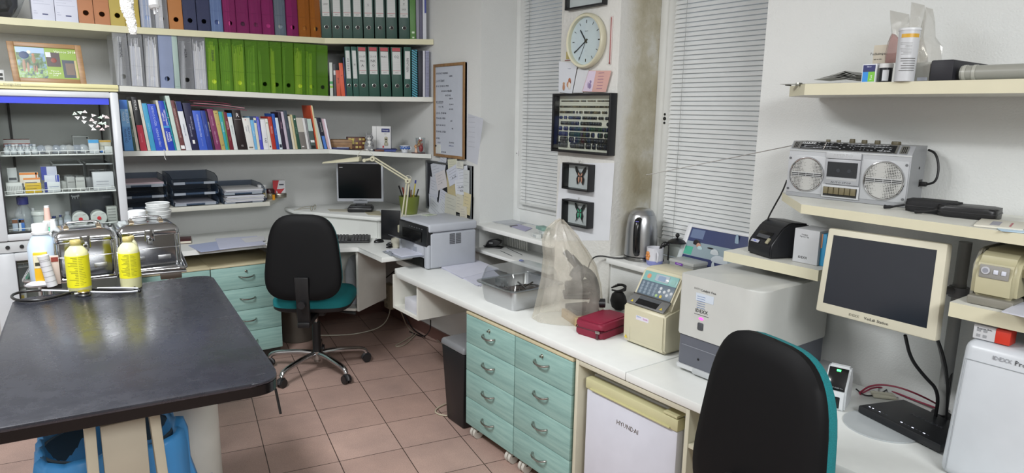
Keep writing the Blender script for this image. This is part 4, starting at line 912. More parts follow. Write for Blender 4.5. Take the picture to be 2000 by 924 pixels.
for k,(px,dd,w,h,z,m,lab) in enumerate(((752,.05,.15,.007,0,'4a5aa4:r50','blue paperback lying flat beside the cat figurine, lowest of its pile'),(757,.07,.14,.009,.008,'2c3566:r50','darker blue book lying on the blue paperback'),(742,.06,.06,.011,.0,'6e4438:r50','small brown leather case lying between cat figurine and flat books'))):
    if k==2:dd=.03
    on3(px,dd,w,.09,h,m,'flat_book' if k<2 else 'leather_case',lab,'book' if k<2 else 'case',.15*k-.1,.001,z)
c,N,rt=P3(792,.05);t=thing('cup','small white cup with blue flower decoration on the lowest long shelf','cup',c);M=frame(c,rt,(0,0,1))
g=G();g.lathe([(.018,0),(.02,.004),(.026,.02),(.033,.045),(.0335,.047),(.031,.045),(.024,.02),(.001,.006)],'d9dde4:r25',M,28);g.tube([(.03,0,.038),(.044,0,.036),(.042,0,.02),(.027,0,.016)],.003,'d9dde4:r25',8,M=M,smooth=2)
for k in range(9):
    a=-2.6+k*.3;rr=.0305;g.sphere((rr*math.cos(a),rr*math.sin(a),.028+.006*(k%2)),.0062,'2f5fae:r30',1,.35,1,M=M,seg=8)
g.obj('bowl',t);g=G()
for k in range(24):a=k*2*math.pi/24;g.box((-.0025,.0025),(-.0004,.0004),(-.003,.003),'3f6fb8:r30',M=M@T(.0337*math.cos(a),.0337*math.sin(a),.041)@RZ(a+math.pi/2))
g.obj('rim_pattern',t)
c,N,rt=P3(822,.02);t=thing('drinking_glass','small clear glass holding red and gold figures at the shelf end','glass',c+Vector((0,0,.006)));M=frame(c+Vector((0,0,.006)),rt,(0,0,1))
g=G();g.lathe([(.024,0),(.034,.10),(.0325,.10),(.023,.004),(.001,.004)],'clearplastic',M,28);g.obj('tumbler',t)
random.seed(4);g=G();g.sphere((.003,-.006,.03),.017,'b0242c:r30',.9,.7,1.5,M=M)
for k in range(16):g.sphere((random.uniform(-.014,.016),random.uniform(-.014,.012),random.uniform(.045,.085)),random.uniform(.005,.009),random.choice(['c98a5a:r30','d8b070:r30','c06a5a:r30','e0c8a8:r30']),M=M,seg=10)
g.obj('figures',t)
c2,_,_=P3(814,.03);t=thing('ceramic_figure','tiny gold and pink figure standing left of the clear glass','figurine',c2);M2=frame(c2,rt,(0,0,1));g=G()
g.lathe([(.011,0),(.012,.01),(.008,.03),(.003,.04)],'d8b49a:r40',M2,14);g.sphere((0,0,.046),.009,'d9b48a:r40',M=M2,seg=12)
for a in range(6):g.sphere((.012*math.cos(a),-.004,.046+.010*math.sin(a)),.004,'c9803a:r40',M=M2,seg=8)
g.obj('body',t)
on3(818,.008,.09,.05,.006,'4a1f24:r40','coaster','dark red flat case lying under the small clear glass','case',0,.002)
def tray(lab,x0,z0,w=.262,grp_='letter trays on the short shelf'):
    t=thing('letter_tray',lab,'letter tray',(x0+w/2,4.62,z0),0,grp_);m='4a5e78:r25,a45';y0,y1=4.465,4.775;h=.062
    g=G();g.box((x0,x0+w),(y0,y1),(z0+.004,z0+.006),m)
    for x in (x0,x0+w-.002):
        n=10;P=[(y0+.01,0),(y0,.012),(y0+.004,.028),(y0+.025,.042),(y0+.09,.058),(y1,h),(y1,0)]
        V=[(x,y,z0+z) for y,z in P]+[(x+.002,y,z0+z) for y,z in P];k=len(P)
        g.add(V,[tuple(range(k)),tuple(range(k,2*k))[::-1]]+[(i,(i+1)%k,k+(i+1)%k,k+i) for i in range(k)],m)
        g.tube([(x+.001,y,z0+z) for y,z in P[:-1]],.0018,'26323f:r30',6)
    g.box((x0,x0+w),(y1-.002,y1),(z0,z0+h),m);g.box((x0+.01,x0+w-.01),(y0,y0+.002),(z0+.002,z0+.014),m);g.obj('shell',t)
    for u in (.15,.80):
        g=G();g.box((x0+w*u-.032,x0+w*u+.032),(y0-.003,y0-.001),(z0+.0,z0+.015),'aab2bc:r15,a80');g.obj('label_holder',t)
    return t
def sheets(lab,x0,x1,z,n,seed,m=('d9dae0:r70','cfd0da:r70','e0e0e0:r70'),name='paper_stack',y=(4.475,4.76),grp_=None):
    random.seed(seed);g=G()
    for k in range(n):
        a=random.uniform(-.02,.02);dx=random.uniform(-.006,.006);hx,hy=(x1-x0)/2,(y[1]-y[0])/2
        g.box((-hx,hx),(-hy,hy),(0,.0022),random.choice(m),M=T((x0+x1)/2+dx,(y[0]+y[1])/2+random.uniform(-.006,.004),z+k*.0026)@RZ(a)@RX(random.uniform(-.004,.004)))
    return tag(g.obj(name),lab,'papers',grp_)
xs=[.468,.755,1.045];hs=.068;z0=.9905
for i,(x,n) in enumerate(zip(xs,(3,3,2))):
    for k in range(n):tray(['leftmost','middle','rightmost'][i]+' stack of smoky blue letter trays, '+['lowest','second' if n==3 else 'topmost','topmost'][k]+' tray',x+(.004 if i==1 else 0),z0+k*hs*(.82 if i==2 else .96)+(.0 if i!=1 else .004))
sheets('white and pinkish papers in the topmost tray of the leftmost stack',.482,.715,z0+2*hs*.96+.008,7,1,('d9dae0:r70','dcc8d0:r70','e4e4e4:r70'))
sheets('single white sheets in the lowest tray of the middle stack',.775,1.005,z0+.012,2,2)
sheets('thick pile of white papers in the lowest tray of the rightmost stack',1.06,1.292,z0+.008,16,3,y=(4.455,4.76))
sheets('white papers heaped in the topmost tray of the rightmost stack',1.06,1.292,z0+hs*.82+.008,8,4)
def P5(px,y=4.6):p=ony(px,390,y);return Vector((p.x,y,.9905))
c=P5(513,4.57);t=thing('pill_jar','white medicine jar with blue band beside the rightmost trays','jar',c);g=G();M=T(*c);g.lathe([(.027,0),(.027,.085),(.025,.087)],'d2d6d8:r35',M,28);g.obj('jar',t);g=G();g.lathe([(.029,.083),(.029,.10),(.027,.102)],'d9dada:r40',M,28);g.obj('lid',t);g=G();g.lathe([(.0275,.0),(.0275,.014)],'1f2a52:r40',M,28);g.lathe([(.0274,.065),(.0274,.072)],'6fa0c4:r40',M,28);g.box((-.012,.012),(-.0282,-.027),(.025,.055),'c9b87a:r50',M=M);g.obj('label',t)
c=P5(528,4.60);t=thing('glass_jar','small glass jar with a dark maroon lid on the short shelf','jar',c);M=T(*c);g=G();g.lathe([(.026,0),(.028,.01),(.028,.035),(.024,.04)],'9a917c:r20,a80',M,24);g.obj('jar',t);g=G();g.lathe([(.028,.038),(.030,.04),(.030,.060),(.024,.068)],'3a1418:r35',M,24);g.obj('lid',t)
c=P5(535,4.53);t=thing('pill_bottle','tiny orange bottle in front of the maroon-lidded jar','bottle',c);M=T(*c);g=G();g.lathe([(.0095,0),(.0095,.034),(.006,.037)],'cc8a1c:r30',M,18);g.obj('bottle',t);g=G();g.lathe([(.008,.036),(.008,.044)],'26221c:r40',M,18);g.obj('cap',t)
c=P5(546,4.64);t=thing('medicine_box','red and white medicine box standing on a tin at the end of the short shelf','box',c+Vector((0,0,.031)));M=T(c.x,c.y,c.z+.031)@RZ(-.25);g=G();g.box((-.04,.04),(-.02,.02),(.0,.088),'d8d8dc:r45',.001,M=M);g.obj('carton',t)
g=G();g.add([(-.04,-.0205,.088),(.0,-.0205,.088),(-.022,-.0205,.0),(-.04,-.0205,.0)],[(0,3,2,1)],'c22832:r45',M);g.add([(-.02,-.0207,.028),(.035,-.0207,.032),(.01,-.0207,.0),(-.01,-.0207,.0)],[(0,3,2,1)],'c22832:r45',M);g.box((.0,.03),(-.021,-.0202),(.055,.063),'3a3f50',M=M);g.obj('print',t)
t=thing('metal_tin','flat round metal tin under the red and white medicine box','tin',c);M=T(*c);g=G();g.lathe([(.047,0),(.048,.004),(.048,.026),(.046,.030)],'a8a296:m,r35',M,32);g.lathe([(.0485,.018),(.0485,.022)],'77726a:m,r35',M,32);g.obj('tin',t)
# ---------------- right wall shelves ----------------
def rshelf(pts,z,th,lab):
    g=G();g.prism(pts,z-th,z,'d8d8d0:r45',bev=0)
    o=g.obj('wall_shelf',sharp=20);me=o.data;me.materials.append(mat('cfcab0:r50'))
    for p in me.polygons:
        if abs(p.normal.z)<.5:p.material_index=1
    return tag(o,lab,'shelf')
Z4,Z5,Z6,Z7=1.333,1.115,1.137,1.699
rshelf([(2.285,1.335),(2.19,1.335),(1.945,1.118),(1.905,.20),(2.285,.20)],Z4,.028,'cream-edged wall shelf with a cut corner carrying the silver radio')
rshelf([(2.285,1.46),(2.045,1.455),(2.045,1.095),(2.285,1.095)],Z5,.036,'short cream-edged wall shelf with the black label printer')
rshelf([(2.285,.665),(1.905,.665),(1.905,.10),(2.285,.10)],Z6,.038,'cream wall shelf under the beige printer at the right edge')
rshelf([(2.285,1.30),(2.12,1.30),(1.99,1.17),(1.99,.10),(2.285,.10)],Z7,.034,'high cream wall shelf with bottles and plastic bags')
# ---------------- silver radio ----------------
A_,B_=Vector((2.131,1.285,Z4+.001)),Vector((2.155,.905,Z4+.001));BW=(B_-A_).length
BM=frame(A_,B_-A_,(0,0,1))
zt=onp(1539,291,A_,BM.col[1][:3]).z-A_.z;ztop=zt+.028
t=thing('cassette_radio','silver portable stereo cassette radio with two round speakers on the wall shelf','radio',A_.lerp(B_,.5))
S1,S2,BLK,OLV='9c9ea1:m,r38','b4b6b8:r35,s70','15171a:r35','5c5440:r45'
g=G();V=[];D_=.115
prof=[(0,0),(0,zt),(.022,ztop),(D_,ztop),(D_,0)]
V=[(0,y,z) for y,z in prof]+[(BW,y,z) for y,z in prof]
g.add(V,[(0,1,2,3,4),(9,8,7,6,5)]+[(i,(i+1)%5,5+(i+1)%5,5+i) for i in range(5)],'8f9194:r38,s60',BM)
g.box((-.002,BW+.002),(.004,.10),(.0,.008),'3a3b3e:r40',M=BM);g.box((-.001,BW+.001),(-.0015,.002),(zt-.004,zt),'cfd1d2:m,r25',M=BM);g.obj('case',t)
g=G()
SL=BM@frame((0,-.0005,zt+.002),(1,0,0),(0,-(ztop-zt),.022))
sl=math.hypot(ztop-zt,.022)-.003
g.box((BW*.075,BW*.885),(.001,sl-.001),(0,.002),'c4c6c7:m,r25',M=SL);g.box((BW*.09,BW*.87),(.003,sl-.003),(.002,.0028),BLK,M=SL)
random.seed(11)
for r in range(4):
    for k in range(26):
        u=.12+k*.028;
        if random.random()<.6:g.box((BW*u,BW*(u+random.choice((.008,.016,.02)))),(.007+r*.0068,.0085+r*.0068),(.0028,.0032),'a9acb0:r40',M=SL)
for r,(u0,u1) in enumerate(((.10,.30),(.12,.42),(.55,.84),(.5,.8))):g.box((BW*u0,BW*u1),(.0065+r*.0068,.0071+r*.0068),(.0028,.0031),'c9ccd0:r40',M=SL)
g.box((BW*.30,BW*.303),(.003,sl-.004),(.003,.0038),'e8e0d8:r40',M=SL)
g.text('SHARP',.011,SL@T(BW*.155,sl-.0085,.0034),'e2e4e6:r30',squash=1.5);g.text('GF-4343',.007,SL@T(BW*.79,.007,.0034),'c9ccd0:r30',squash=1.3)
for u in (.018,.905):
    g.box((BW*u,BW*(u+.055)),(.002,sl-.002),(0,.0015),'c9cbcc:m,r25',M=SL)
    for k in range(3):g.box((BW*u+.005+k*.005,BW*u+.0075+k*.005),(.005,sl-.005),(.0015,.002),'1a1a1a',M=SL)
g.obj('tuning_scale',t)
for u,w,h in ((.235,.006,.008),(.325,.006,.008),(.44,.016,.012),(.54,.016,.011),(.645,.016,.011),(.79,.026,.010)):
    p=BM@Vector((BW*u+.01,.06,ztop));g=G()
    if w<.01:g.box((-.004,.004),(-.006,.006),(0,h),'6a6350:r45',.001,M=T(*p))
    else:g.lathe([(w/2,0),(w/2+.001,.003),(w/2,h),(w/2-.001,h+.0005)],'5f5845:r45',T(*p),20)
    g.obj('knob' if w>.01 else 'switch',t)
for u,r in ((.165,.056),(.80,.058)):
    c=BM@Vector((BW*(.175 if u<.5 else .815),0,zt*.485));F_=Matrix(BM);F_.col[3][:3]=c;g=G();RO=F_@RX(math.pi/2)
    hw=.067
    g.box((-hw,hw),(-zt*.40,zt*.40),(0,.002),'aeb0b3:r35,s70',.001,M=RO)
    for sx in (-1,1):
        for sy in (-1,1):
            if (u<.5)==(sx<0):g.cyl((sx*hw*.9,sy*zt*.33,.002),(sx*hw*.9,sy*zt*.33,.0035),.004,'77797c:m,r30',M=RO)
    sp=g.obj('speaker_panel',t);g=G();g.cyl((0,0,.001),(0,0,.004),r-.003,'grille',seg=48,M=RO);g.obj('speaker_grille',sp)
    g=G();g.tube([(r*math.cos(a*math.pi/24),r*math.sin(a*math.pi/24),.004) for a in range(48)],.0028,'chrome',8,closed=True,M=RO);g.obj('speaker_ring',sp)
    g=G()
    for k in range(3):g.box((-r+.006,r-.006),(-.007+k*.0055,-.0045+k*.0055),(.004,.0065),'c9cbcd:m,r25',M=RO)
    g.box((-r+.006,r-.006),(-.0045,.0040),(.004,.0046),'17181a',M=RO)
    for k in (-.025,0,.025):g.box((k-.0008,k+.0008),(-.007,.006),(.004,.0067),'c9cbcd:m,r25',M=RO)
    g.obj('speaker_bars',sp)
u0,u1=.335,.625;F_=BM@RX(math.pi/2)
g=G();g.box((BW*u0,BW*u1),(zt*.86,zt*.985),(0,.006),'b4b6b9:r35,s70',.001,M=F_);g.text('STEREO',.012,F_@T(BW*(u0+u1)/2,zt*.93,.0065),'d0d2d4:m,r25',squash=1.5);g.obj('name_plate',t)
g=G();g.box((BW*u0,BW*u1),(zt*.33,zt*.85),(0,.005),'9fa1a5:r35,s70',.0015,M=F_);d=g.obj('cassette_door',t)
g=G();g.box((BW*(u0+.02),BW*(u1-.02)),(zt*.48,zt*.79),(.005,.0056),'1c1f23:r15',M=F_)
for k in (.45,.54):g.cyl((BW*k,zt*.62,.0056),(BW*k,zt*.62,.0062),.006,'2f3338:r30',M=F_)
g.obj('cassette_window',d);g=G();g.text('AUTO STOP',.008,F_@T(BW*(u0+u1)/2,zt*.37,.0052),'2a2c30',squash=1.5);g.box((BW*(u0+.02),BW*(u1-.02)),(zt*.42,zt*.465),(.005,.0055),'c4c6c8:m,r30',M=F_);g.obj('lettering',d)
g=G();g.box((BW*(u0-.01),BW*(u1+.01)),(zt*.05,zt*.31),(0,.006),'b9bbbd:r35',.001,M=F_);g.box((BW*(u0+.005),BW*(u1-.005)),(zt*.08,zt*.27),(.006,.0065),'1a1a18',M=F_);kb=g.obj('key_recess',t)
for k in range(6):x=BW*(u0+.012+k*.0455);g=G();g.box((x,x+BW*.040),(zt*.13,zt*.27),(.0062,.014),'6b6248:r45',.001,M=F_);g.obj('cassette_key',kb)
g=G();g.cyl((BW,.07,zt*.75),(BW+.001,.07,zt*.75),.004,'111111',M=BM);g.box((BW,BW+.001),(.08,.105),(zt*.38,zt*.52),'2a2a2a:r40',M=BM);g.obj('side_sockets',t)
g=G();a0=BM@Vector((0,.05,ztop-.01));e=ony(1260,342,1.74)
g.tube([BM@Vector((.01,.08,ztop-.008)),ony(1262,342,1.84)],[.0016,.0013,.0010],'8d8c88:m,r35',8);g.cyl(BM@Vector((.006,.08,ztop-.012)),BM@Vector((.02,.08,ztop-.002)),.005,'b9b8b4:m,r22');g.obj('antenna',t)
g=G();p= lambda x,y,z:BM@Vector((x,y,z));g.tube([p(BW+.001,.09,zt*.45),p(BW+.02,.09,zt*.43),p(BW+.045,.09,zt*.5),p(BW+.045,.095,zt*.8),p(BW+.03,.10,zt*1.05),p(BW+.005,.112,zt*1.1)],.0035,'19191b:r45',8,smooth=3)
g.box((BW,BW+.02),(.083,.098),(zt*.39,zt*.48),'19191b:r45',.003,M=BM);g.obj('power_lead',t)
g=G();q=[(1537,352),(1528,375),(1515,398),(1503,420),(1498,432)];g.tube([ony(x,y,1.36-.0*i) for i,(x,y) in enumerate(q)],.0028,'17171a:r45',8,smooth=1)
tag(g.obj('cable'),'black cable hanging from behind the silver radio towards the label printer','cable')
def pouch(name,lab,px,py,z,w,d,h,rz,m):
    c=onz(px,py,z);t=thing(name,lab,'zip case',c,0,'black zip cases beside the radio');g=G()
    M=T(c.x,c.y,z+.001)@RZ(rz);g.prism(roundpoly([(-w/2,-d/2),(w/2,-d/2),(w/2,d/2),(-w/2,d/2)],.02),0,h,m,M,bev=h*.3,seg=3);g.obj('case',t)
    g=G();P=roundpoly([(-w/2,-d/2),(w/2,-d/2),(w/2,d/2),(-w/2,d/2)],.02);g.tube([(x*1.004,y*1.004,h*.5) for x,y in P],.0018,'2c2c2e:r40',6,closed=True,M=M);g.obj('zipper',t)
    g=G();g.tube([(-w/2,-d/2+.01,h*.5),(-w/2-.02,-d/2,h*.3),(-w/2-.04,-d/2-.004,.006),(-w/2-.05,-d/2-.004,.006)],[.003,.003,.005,.006],m,8,M=M,smooth=1);g.obj('pull_tab',t)
    return t
pouch('zip_case','soft black zip case touching the silver radio',1822,415,Z4,.13,.09,.034,-1.5,'131316:r75')
pouch('zip_case','leathery black zip case lying in front of the softer one, farther from the radio',1892,424,Z4,.14,.10,.03,-1.42,'101013:r40')
c=onz(1955,441,Z4);t=thing('spiral_pad','cream paper pad lying at the right end of the radio shelf','pad',c);g=G();g.box((-.05,.05),(-.075,.075),(.0008,.006),'cfccbf:r60',.001,M=T(*c)@RZ(-1.35));g.obj('pad',t)
g=G();g.box((-.02,.0),(-.05,.03),(.0061,.0066),'9a9aa4:r60',M=T(*c)@RZ(-1.35));g.box((.02,.024),(-.05,.03),(.0061,.0066),'b06a70:r60',M=T(*c)@RZ(-1.35));g.obj('print',t)
c=onz(1988,452,Z4);g=G();g.box((-.03,.04),(-.03,.04),(.0009,.003),'a9c4d8:r15',.001,M=T(*c)@RZ(.5));tag(g.obj('plastic_sleeve'),'blue-white plastic sleeve at the right edge of the radio shelf','sleeve')
# ---------------- high shelf things ----------------
def HS(px,X=2.03):p=onx(px,160,X);return Vector((X,p.y,Z7+.0006))
def hw(px0,px1,X):return abs(onx(px0,150,X).y-onx(px1,150,X).y)
ZH= lambda py,X,px=1750:onx(px,py,X).z
c=HS(1695,2.02);w=hw(1681,1709,2.02);zt7=ZH(125,2.02,1695);t=thing('medicine_box','small blue, green and white box standing on the high shelf','box',c)
g=G();g.box((c.x,c.x+.03),(c.y-w/2,c.y+w/2),(c.z,zt7),'d9dce0:r40',.002);g.obj('carton',t);g=G()
g.box((c.x-.0008,c.x),(c.y-w*.42,c.y+w*.42),(c.z+(zt7-c.z)*.58,zt7-.003),'1f2560:r35');g.box((c.x-.0008,c.x),(c.y+w*.03,c.y+w*.42),(c.z+.003,c.z+(zt7-c.z)*.58),'2a86d0:r35');g.box((c.x-.0008,c.x),(c.y-w*.42,c.y+w*.03),(c.z+.003,c.z+(zt7-c.z)*.58),'74b83a:r35')
g.text('Silver',.006,frame((c.x-.0012,c.y,zt7-.008),(0,-1,0),(-1,0,0)),'d0d4f0');g.text('Test',.008,frame((c.x-.0012,c.y-w*.2,c.z+.014),(0,0,1),(-1,0,0)),'f0f4e8');g.obj('print',t)
c=HS(1715,2.07);g=G();g.box((2.06,2.09),(c.y-.02,c.y+.012),(c.z,ZH(124,2.06,1715)),'8a8a8a:r50',.001);tag(g.obj('medicine_box'),'grey printed box standing behind the small blue and green one','box')
c=HS(1728,2.03);w=hw(1717,1741,2.03);zt7=ZH(125,2.03,1728);t=thing('vial_pot','small dark pot with white lid and label beside the tall white tube','jar',c);M=T(*c)
g=G();g.lathe([(w/2,0),(w/2,(zt7-c.z)*.78)],'17181f:r30',M,28);g.obj('pot',t);g=G();g.lathe([(w/2+.001,(zt7-c.z)*.78),(w/2+.001,zt7-c.z),(w/2-.001,zt7-c.z+.001)],'d9d9d9:r40',M,28);g.obj('lid',t)
g=G();r=w/2+.0006;A=[math.pi+.9-k*.12 for k in range(9)];V=[(r*math.cos(a),r*math.sin(a),z) for z in (.004,(zt7-c.z)*.66) for a in A];g.add(V,[(i,i+1,9+i+1,9+i) for i in range(8)],'d0d2d6:r50',M);g.obj('label',t)
c=HS(1765,2.0);w=hw(1745,1784,2.0);zt7=ZH(57,2.0,1765);H_=zt7-c.z;t=thing('test_strip_tube','tall white tube with a yellow band on the high shelf','tube',c);M=T(*c)
g=G();g.lathe([(w/2*.94,0),(w/2*.95,.003),(w/2,H_-.006)],'bfc1c4:r40',M,36);g.obj('tube',t);g=G();g.lathe([(w/2+.0015,H_-.006),(w/2+.0015,H_),(w/2-.001,H_+.001)],'cfd1d3:r40',M,36);g.obj('lid',t)
def wrap(g,r,a0,a1,z0,z1,m,M,n=12):
    V=[(r*math.cos(a0+(a1-a0)*k/n),r*math.sin(a0+(a1-a0)*k/n),z) for z in (z0,z1) for k in range(n+1)];g.add(V,[(i,i+1,n+2+i,n+1+i) for i in range(n)],m,M)
g=G();r=w/2;va=math.atan2(-c.y,-c.x)
wrap(g,r*1.004,va-.75,va+1.1,H_*.82,H_*.89,'c79a2c:r40',M)
random.seed(2)
for k in range(15):
    z=H_*(.72-k*.027) if k<9 else H_*(.42-(k-9)*.045);
    wrap(g,r*1.004,va-random.uniform(.2,.8),va+.9 if k>8 else va+.4,z,z+.0012 if k<9 else z+.002,'6a6a6a:r50' if k>8 else '9a9a9a:r50',M)
g.obj('printed_label',t)
c=HS(1718,2.12);z0=ZH(122,2.12,1718);
g=G();g.box((2.115,2.155),(onx(1732,120,2.115).y,onx(1704,120,2.115).y),(Z7+.0006,ZH(88,2.115,1718)),'cfc6b4:r50',.001)
o=tag(g.obj('medicine_carton'),'cream carton with black print standing at the back of the high shelf','carton')
g=G();g.text('Fuchsimpact',.0105,frame((2.1145,onx(1718,100,2.115).y,ZH(105,2.115,1718)),(0,-1,0),(-1,0,0)),'2a2622');g.text('REF 04 076',.005,frame((2.1145,onx(1716,100,2.115).y,ZH(116,2.115,1716)),(0,-1,0),(-1,0,0)),'2a2622');g.obj('lettering',o)
def sheetbag(lab,pts,X,m,seed,name='plastic_bag',bulge=.02,inner=None):
    """upright bag: outline points in (px,py) on the plane X, inflated a little"""
    P=[onx(x,y,X) for x,y in pts];c=sum(P,Vector())/len(P);t=thing(name,lab,'plastic bag',(c.x,c.y,Z7+.001));random.seed(seed);g=G();n=len(P)
    V=[Vector(p) for p in P];F=[]
    for side in (-1,1):
        k=len(V);V+=[p.lerp(c,.35)+Vector((side*bulge*random.uniform(.6,1.3),0,0)) for p in P];k2=len(V);V.append(c+Vector((side*bulge*1.2,0,0)))
        for i in range(n):j=(i+1)%n;F+=[(i,j,k+j,k+i),(k+i,k+j,k2)]
    g.add(V,F,m);g.obj('film',t,sharp=25)
    if inner:inner(t)
    return t
sheetbag('clear zip bag with pinkish contents behind the tall white tube',[(1728,124),(1736,90),(1742,62),(1738,20),(1776,28),(1778,60),(1770,120)],2.10,'film',2)
g=G();P=[onx(x,y,2.105) for x,y in ((1730,123),(1738,84),(1744,66),(1756,78),(1752,122))];g.add([Vector((2.10,p.y,p.z)) for p in P]+[Vector((2.118,p.y,p.z)) for p in P],[(0,1,2,3,4),(9,8,7,6,5)]+[(i,(i+1)%5,5+(i+1)%5,5+i) for i in range(5)],'a8807c:r40')
for v in ():pass
tag(g.obj('swab_packet'),'pinkish packet inside the clear zip bag behind the tall tube','packet')
sheetbag('upright clear bag with a grey printed label right of the tall white tube',[(1786,150),(1776,52),(1780,4),(1806,10),(1800,60),(1812,120),(1806,150)],2.16,'film',5)
sheetbag('crumpled clear bag standing behind the dark box on the high shelf',[(1790,150),(1796,70),(1808,14),(1822,18),(1818,62),(1838,95),(1836,150)],2.13,'film',9,bulge=.035)
g=G();z0=ZH(122,2.03,1797);g.box((2.03,2.07),(onx(1816,140,2.03).y,onx(1781,140,2.03).y),(Z7+.0006,z0),'a3a39c:r35',.002);g.box((2.0292,2.03),(onx(1813,140,2.03).y,onx(1793,140,2.03).y),(Z7+.003,Z7+.012),'b8bcc8:r40');tag(g.obj('storage_box'),'small grey box under the clear bags beside the dark box','box')
g=G();y0,y1=onx(1861,140,2.0).y,onx(1816,140,2.0).y;g.box((2.0,2.24),(y0,y1),(Z7+.0006,ZH(117,2.0,1838)),'17171f:r55',.004);tag(g.obj('dark_box'),'dark blue-black box beside the grey tube on the high shelf','box')
t=thing('poster_tube','long grey ribbed tube lying along the right end of the high shelf','tube',(2.05,.7,Z7));g=G();r=.019;y0=onx(1876,140,2.02).y;M=Matrix.Identity(4)
g.cyl((2.03,y0,Z7+r+.001),(2.03,.30,Z7+r+.001),r,'8e8e86:r35',seg=28);g.obj('tube',t)
for k in (.005,.028):g=G();g.cyl((2.03,y0-k,Z7+r+.001),(2.03,y0-k-.008,Z7+r+.001),r+.0016,'a3a39a:r30',seg=28);g.obj('collar',t)
g=G();g.cyl((2.10,y0-.03,Z7+.018),(2.10,.3,Z7+.018),.017,'8a8a82:r35');tag(g.obj('poster_tube'),'second grey tube lying behind the ribbed one on the high shelf','tube')
g=G()
for k in range(6):
    q=[onx(1590+k*6,156-k*1.5,2.12),onx(1630+k*4,152-k*2.5,2.12),onx(1672,158-k*2.2,2.12)]
    d=Vector((.10,0,0))
    for a,b in zip(q,q[1:]):
        a=Vector((a.x,a.y,max(a.z,Z7+.0015+k*.0022)));b=Vector((b.x,b.y,max(b.z,Z7+.0015+k*.0022)));u=Vector((0,0,.0012));g.hexa([a,b,a+d,b+d,a+u,b+u,a+d+u,b+d+u],['8e8e88:r40','b4b4ae:r40','6a6a66:r40'][k%3])
tag(g.obj('foil_packets'),'flat grey stack of foil packets left of the small blue and green box','packets')
t=thing('ruler','flat metal ruler sticking out over the left end of the high shelf','ruler',HS(1560,2.05));p0,p1=onx(1524,161,2.03),onx(1640,159,2.03);g=G();g.hexa([(2.03,p0.y,Z7+.0018),(2.03,p1.y,Z7+.0018),(2.06,p0.y,Z7+.0018),(2.06,p1.y,Z7+.0018),(2.03,p0.y,Z7+.003),(2.03,p1.y,Z7+.003),(2.06,p0.y,Z7+.003),(2.06,p1.y,Z7+.003)],'8c8c84:m,r35');g.obj('blade',t)
g=G();p=onx(1561,160,2.03);g.box((2.02,2.04),(p.y-.006,p.y+.006),(Z7-.004,Z7+.006),'9a9a92:m,r30',.001);g.cyl((2.02,p.y+.04,Z7-.001),(2.05,p.y+.04,Z7-.001),.002,'3a3a38');g.obj('clamp',t)
# ---------------- low shelf: label printer, white box ----------------
c=Vector((2.06,1.285,Z5+.001));PM=T(c.x,c.y,c.z)@RZ(-.32)
t=thing('label_printer','black label printer on the short shelf in front of the window','printer',c)
z1=onx(1450,424,2.10).z-Z5;g=G();W_=.115;pr=[(0,0),(-.003,.028),(.0,.05),(.045,z1-.018),(.075,z1),(.15,z1-.006),(.165,z1-.03),(.165,0)]
V=[(x,-.01,z) for x,z in pr]+[(x,W_,z) for x,z in pr];k=len(pr);bm=bmesh.new();vs=[bm.verts.new(v) for v in V]
bm.faces.new(vs[:k]);bm.faces.new(vs[k:][::-1])
for i in range(k):bm.faces.new((vs[i],vs[(i+1)%k],vs[k+(i+1)%k],vs[k+i]))
bmesh.ops.recalc_face_normals(bm,faces=bm.faces[:]);bmesh.ops.bevel(bm,geom=bm.edges[:],offset=.006,segments=3,affect='EDGES');g.addbm(bm,'1b1c20:r35',PM);g.obj('body',t)
sf=PM@frame((.0,.05,.05),(0,-1,0),(-(z1-.068),0,.045))
g=G();g.box((-.035,.035),(.012,.045),(-.002,.002),'0b0b0d:r20',.001,M=sf);g.box((-.030,.030),(.016,.030),(.002,.004),'4a4c50:r30',M=sf);g.obj('paper_slot',t)
g=G();g.box((-.045,-.005),(-.006,.006),(.0,.0025),'a8aab8:r35',.001,M=sf);g.box((-.030,-.018),(-.002,.002),(.0025,.003),'5a6ac8:r30',M=sf);g.box((.030,.042),(-.002,.020),(.0,.007),'9a957c:r45',.002,M=sf);g.obj('control_panel',t)
y0,y1=onx(1548,500,2.10).y,onx(1597,500,2.10).y
t=thing('reagent_box','white box with a blue and orange side beside the flat monitor','box',(2.14,(y0+y1)/2,Z5));zb=ZH(444,2.10,1570);zb=onx(1560,446,2.10).z
g=G();g.box((2.10,2.20),(y1,y0),(Z5+.001,zb),'c9cbce:r45',.0015);g.obj('carton',t);g=G();F1=frame((2.0992,(y0+y1)/2,(Z5+zb)/2),(0,-1,0),(-1,0,0));g.text('IDEXX',.011,F1@T(-.008,-.038,0),'3a3a3c');g.text('Catalyst\nPipette Tip',.007,F1@T(-.008,.036,0),'8a8a8c');g.obj('lettering',t)
g=G();g.box((2.112,2.19),(y1-.018,y1-.0005),(Z5+.001,zb-.008),'3590bd:r45',.001);g.box((2.111,2.112),(y1-.006,y1-.001),(Z5+.06,zb-.008),'d8a083:r45');g.box((2.113,2.188),(y1-.0188,y1-.018),(Z5+.01,zb-.015),'2f86b4:r45');tag(g.obj('blue_box'),'narrow blue box pressed against the right of the white box','box')
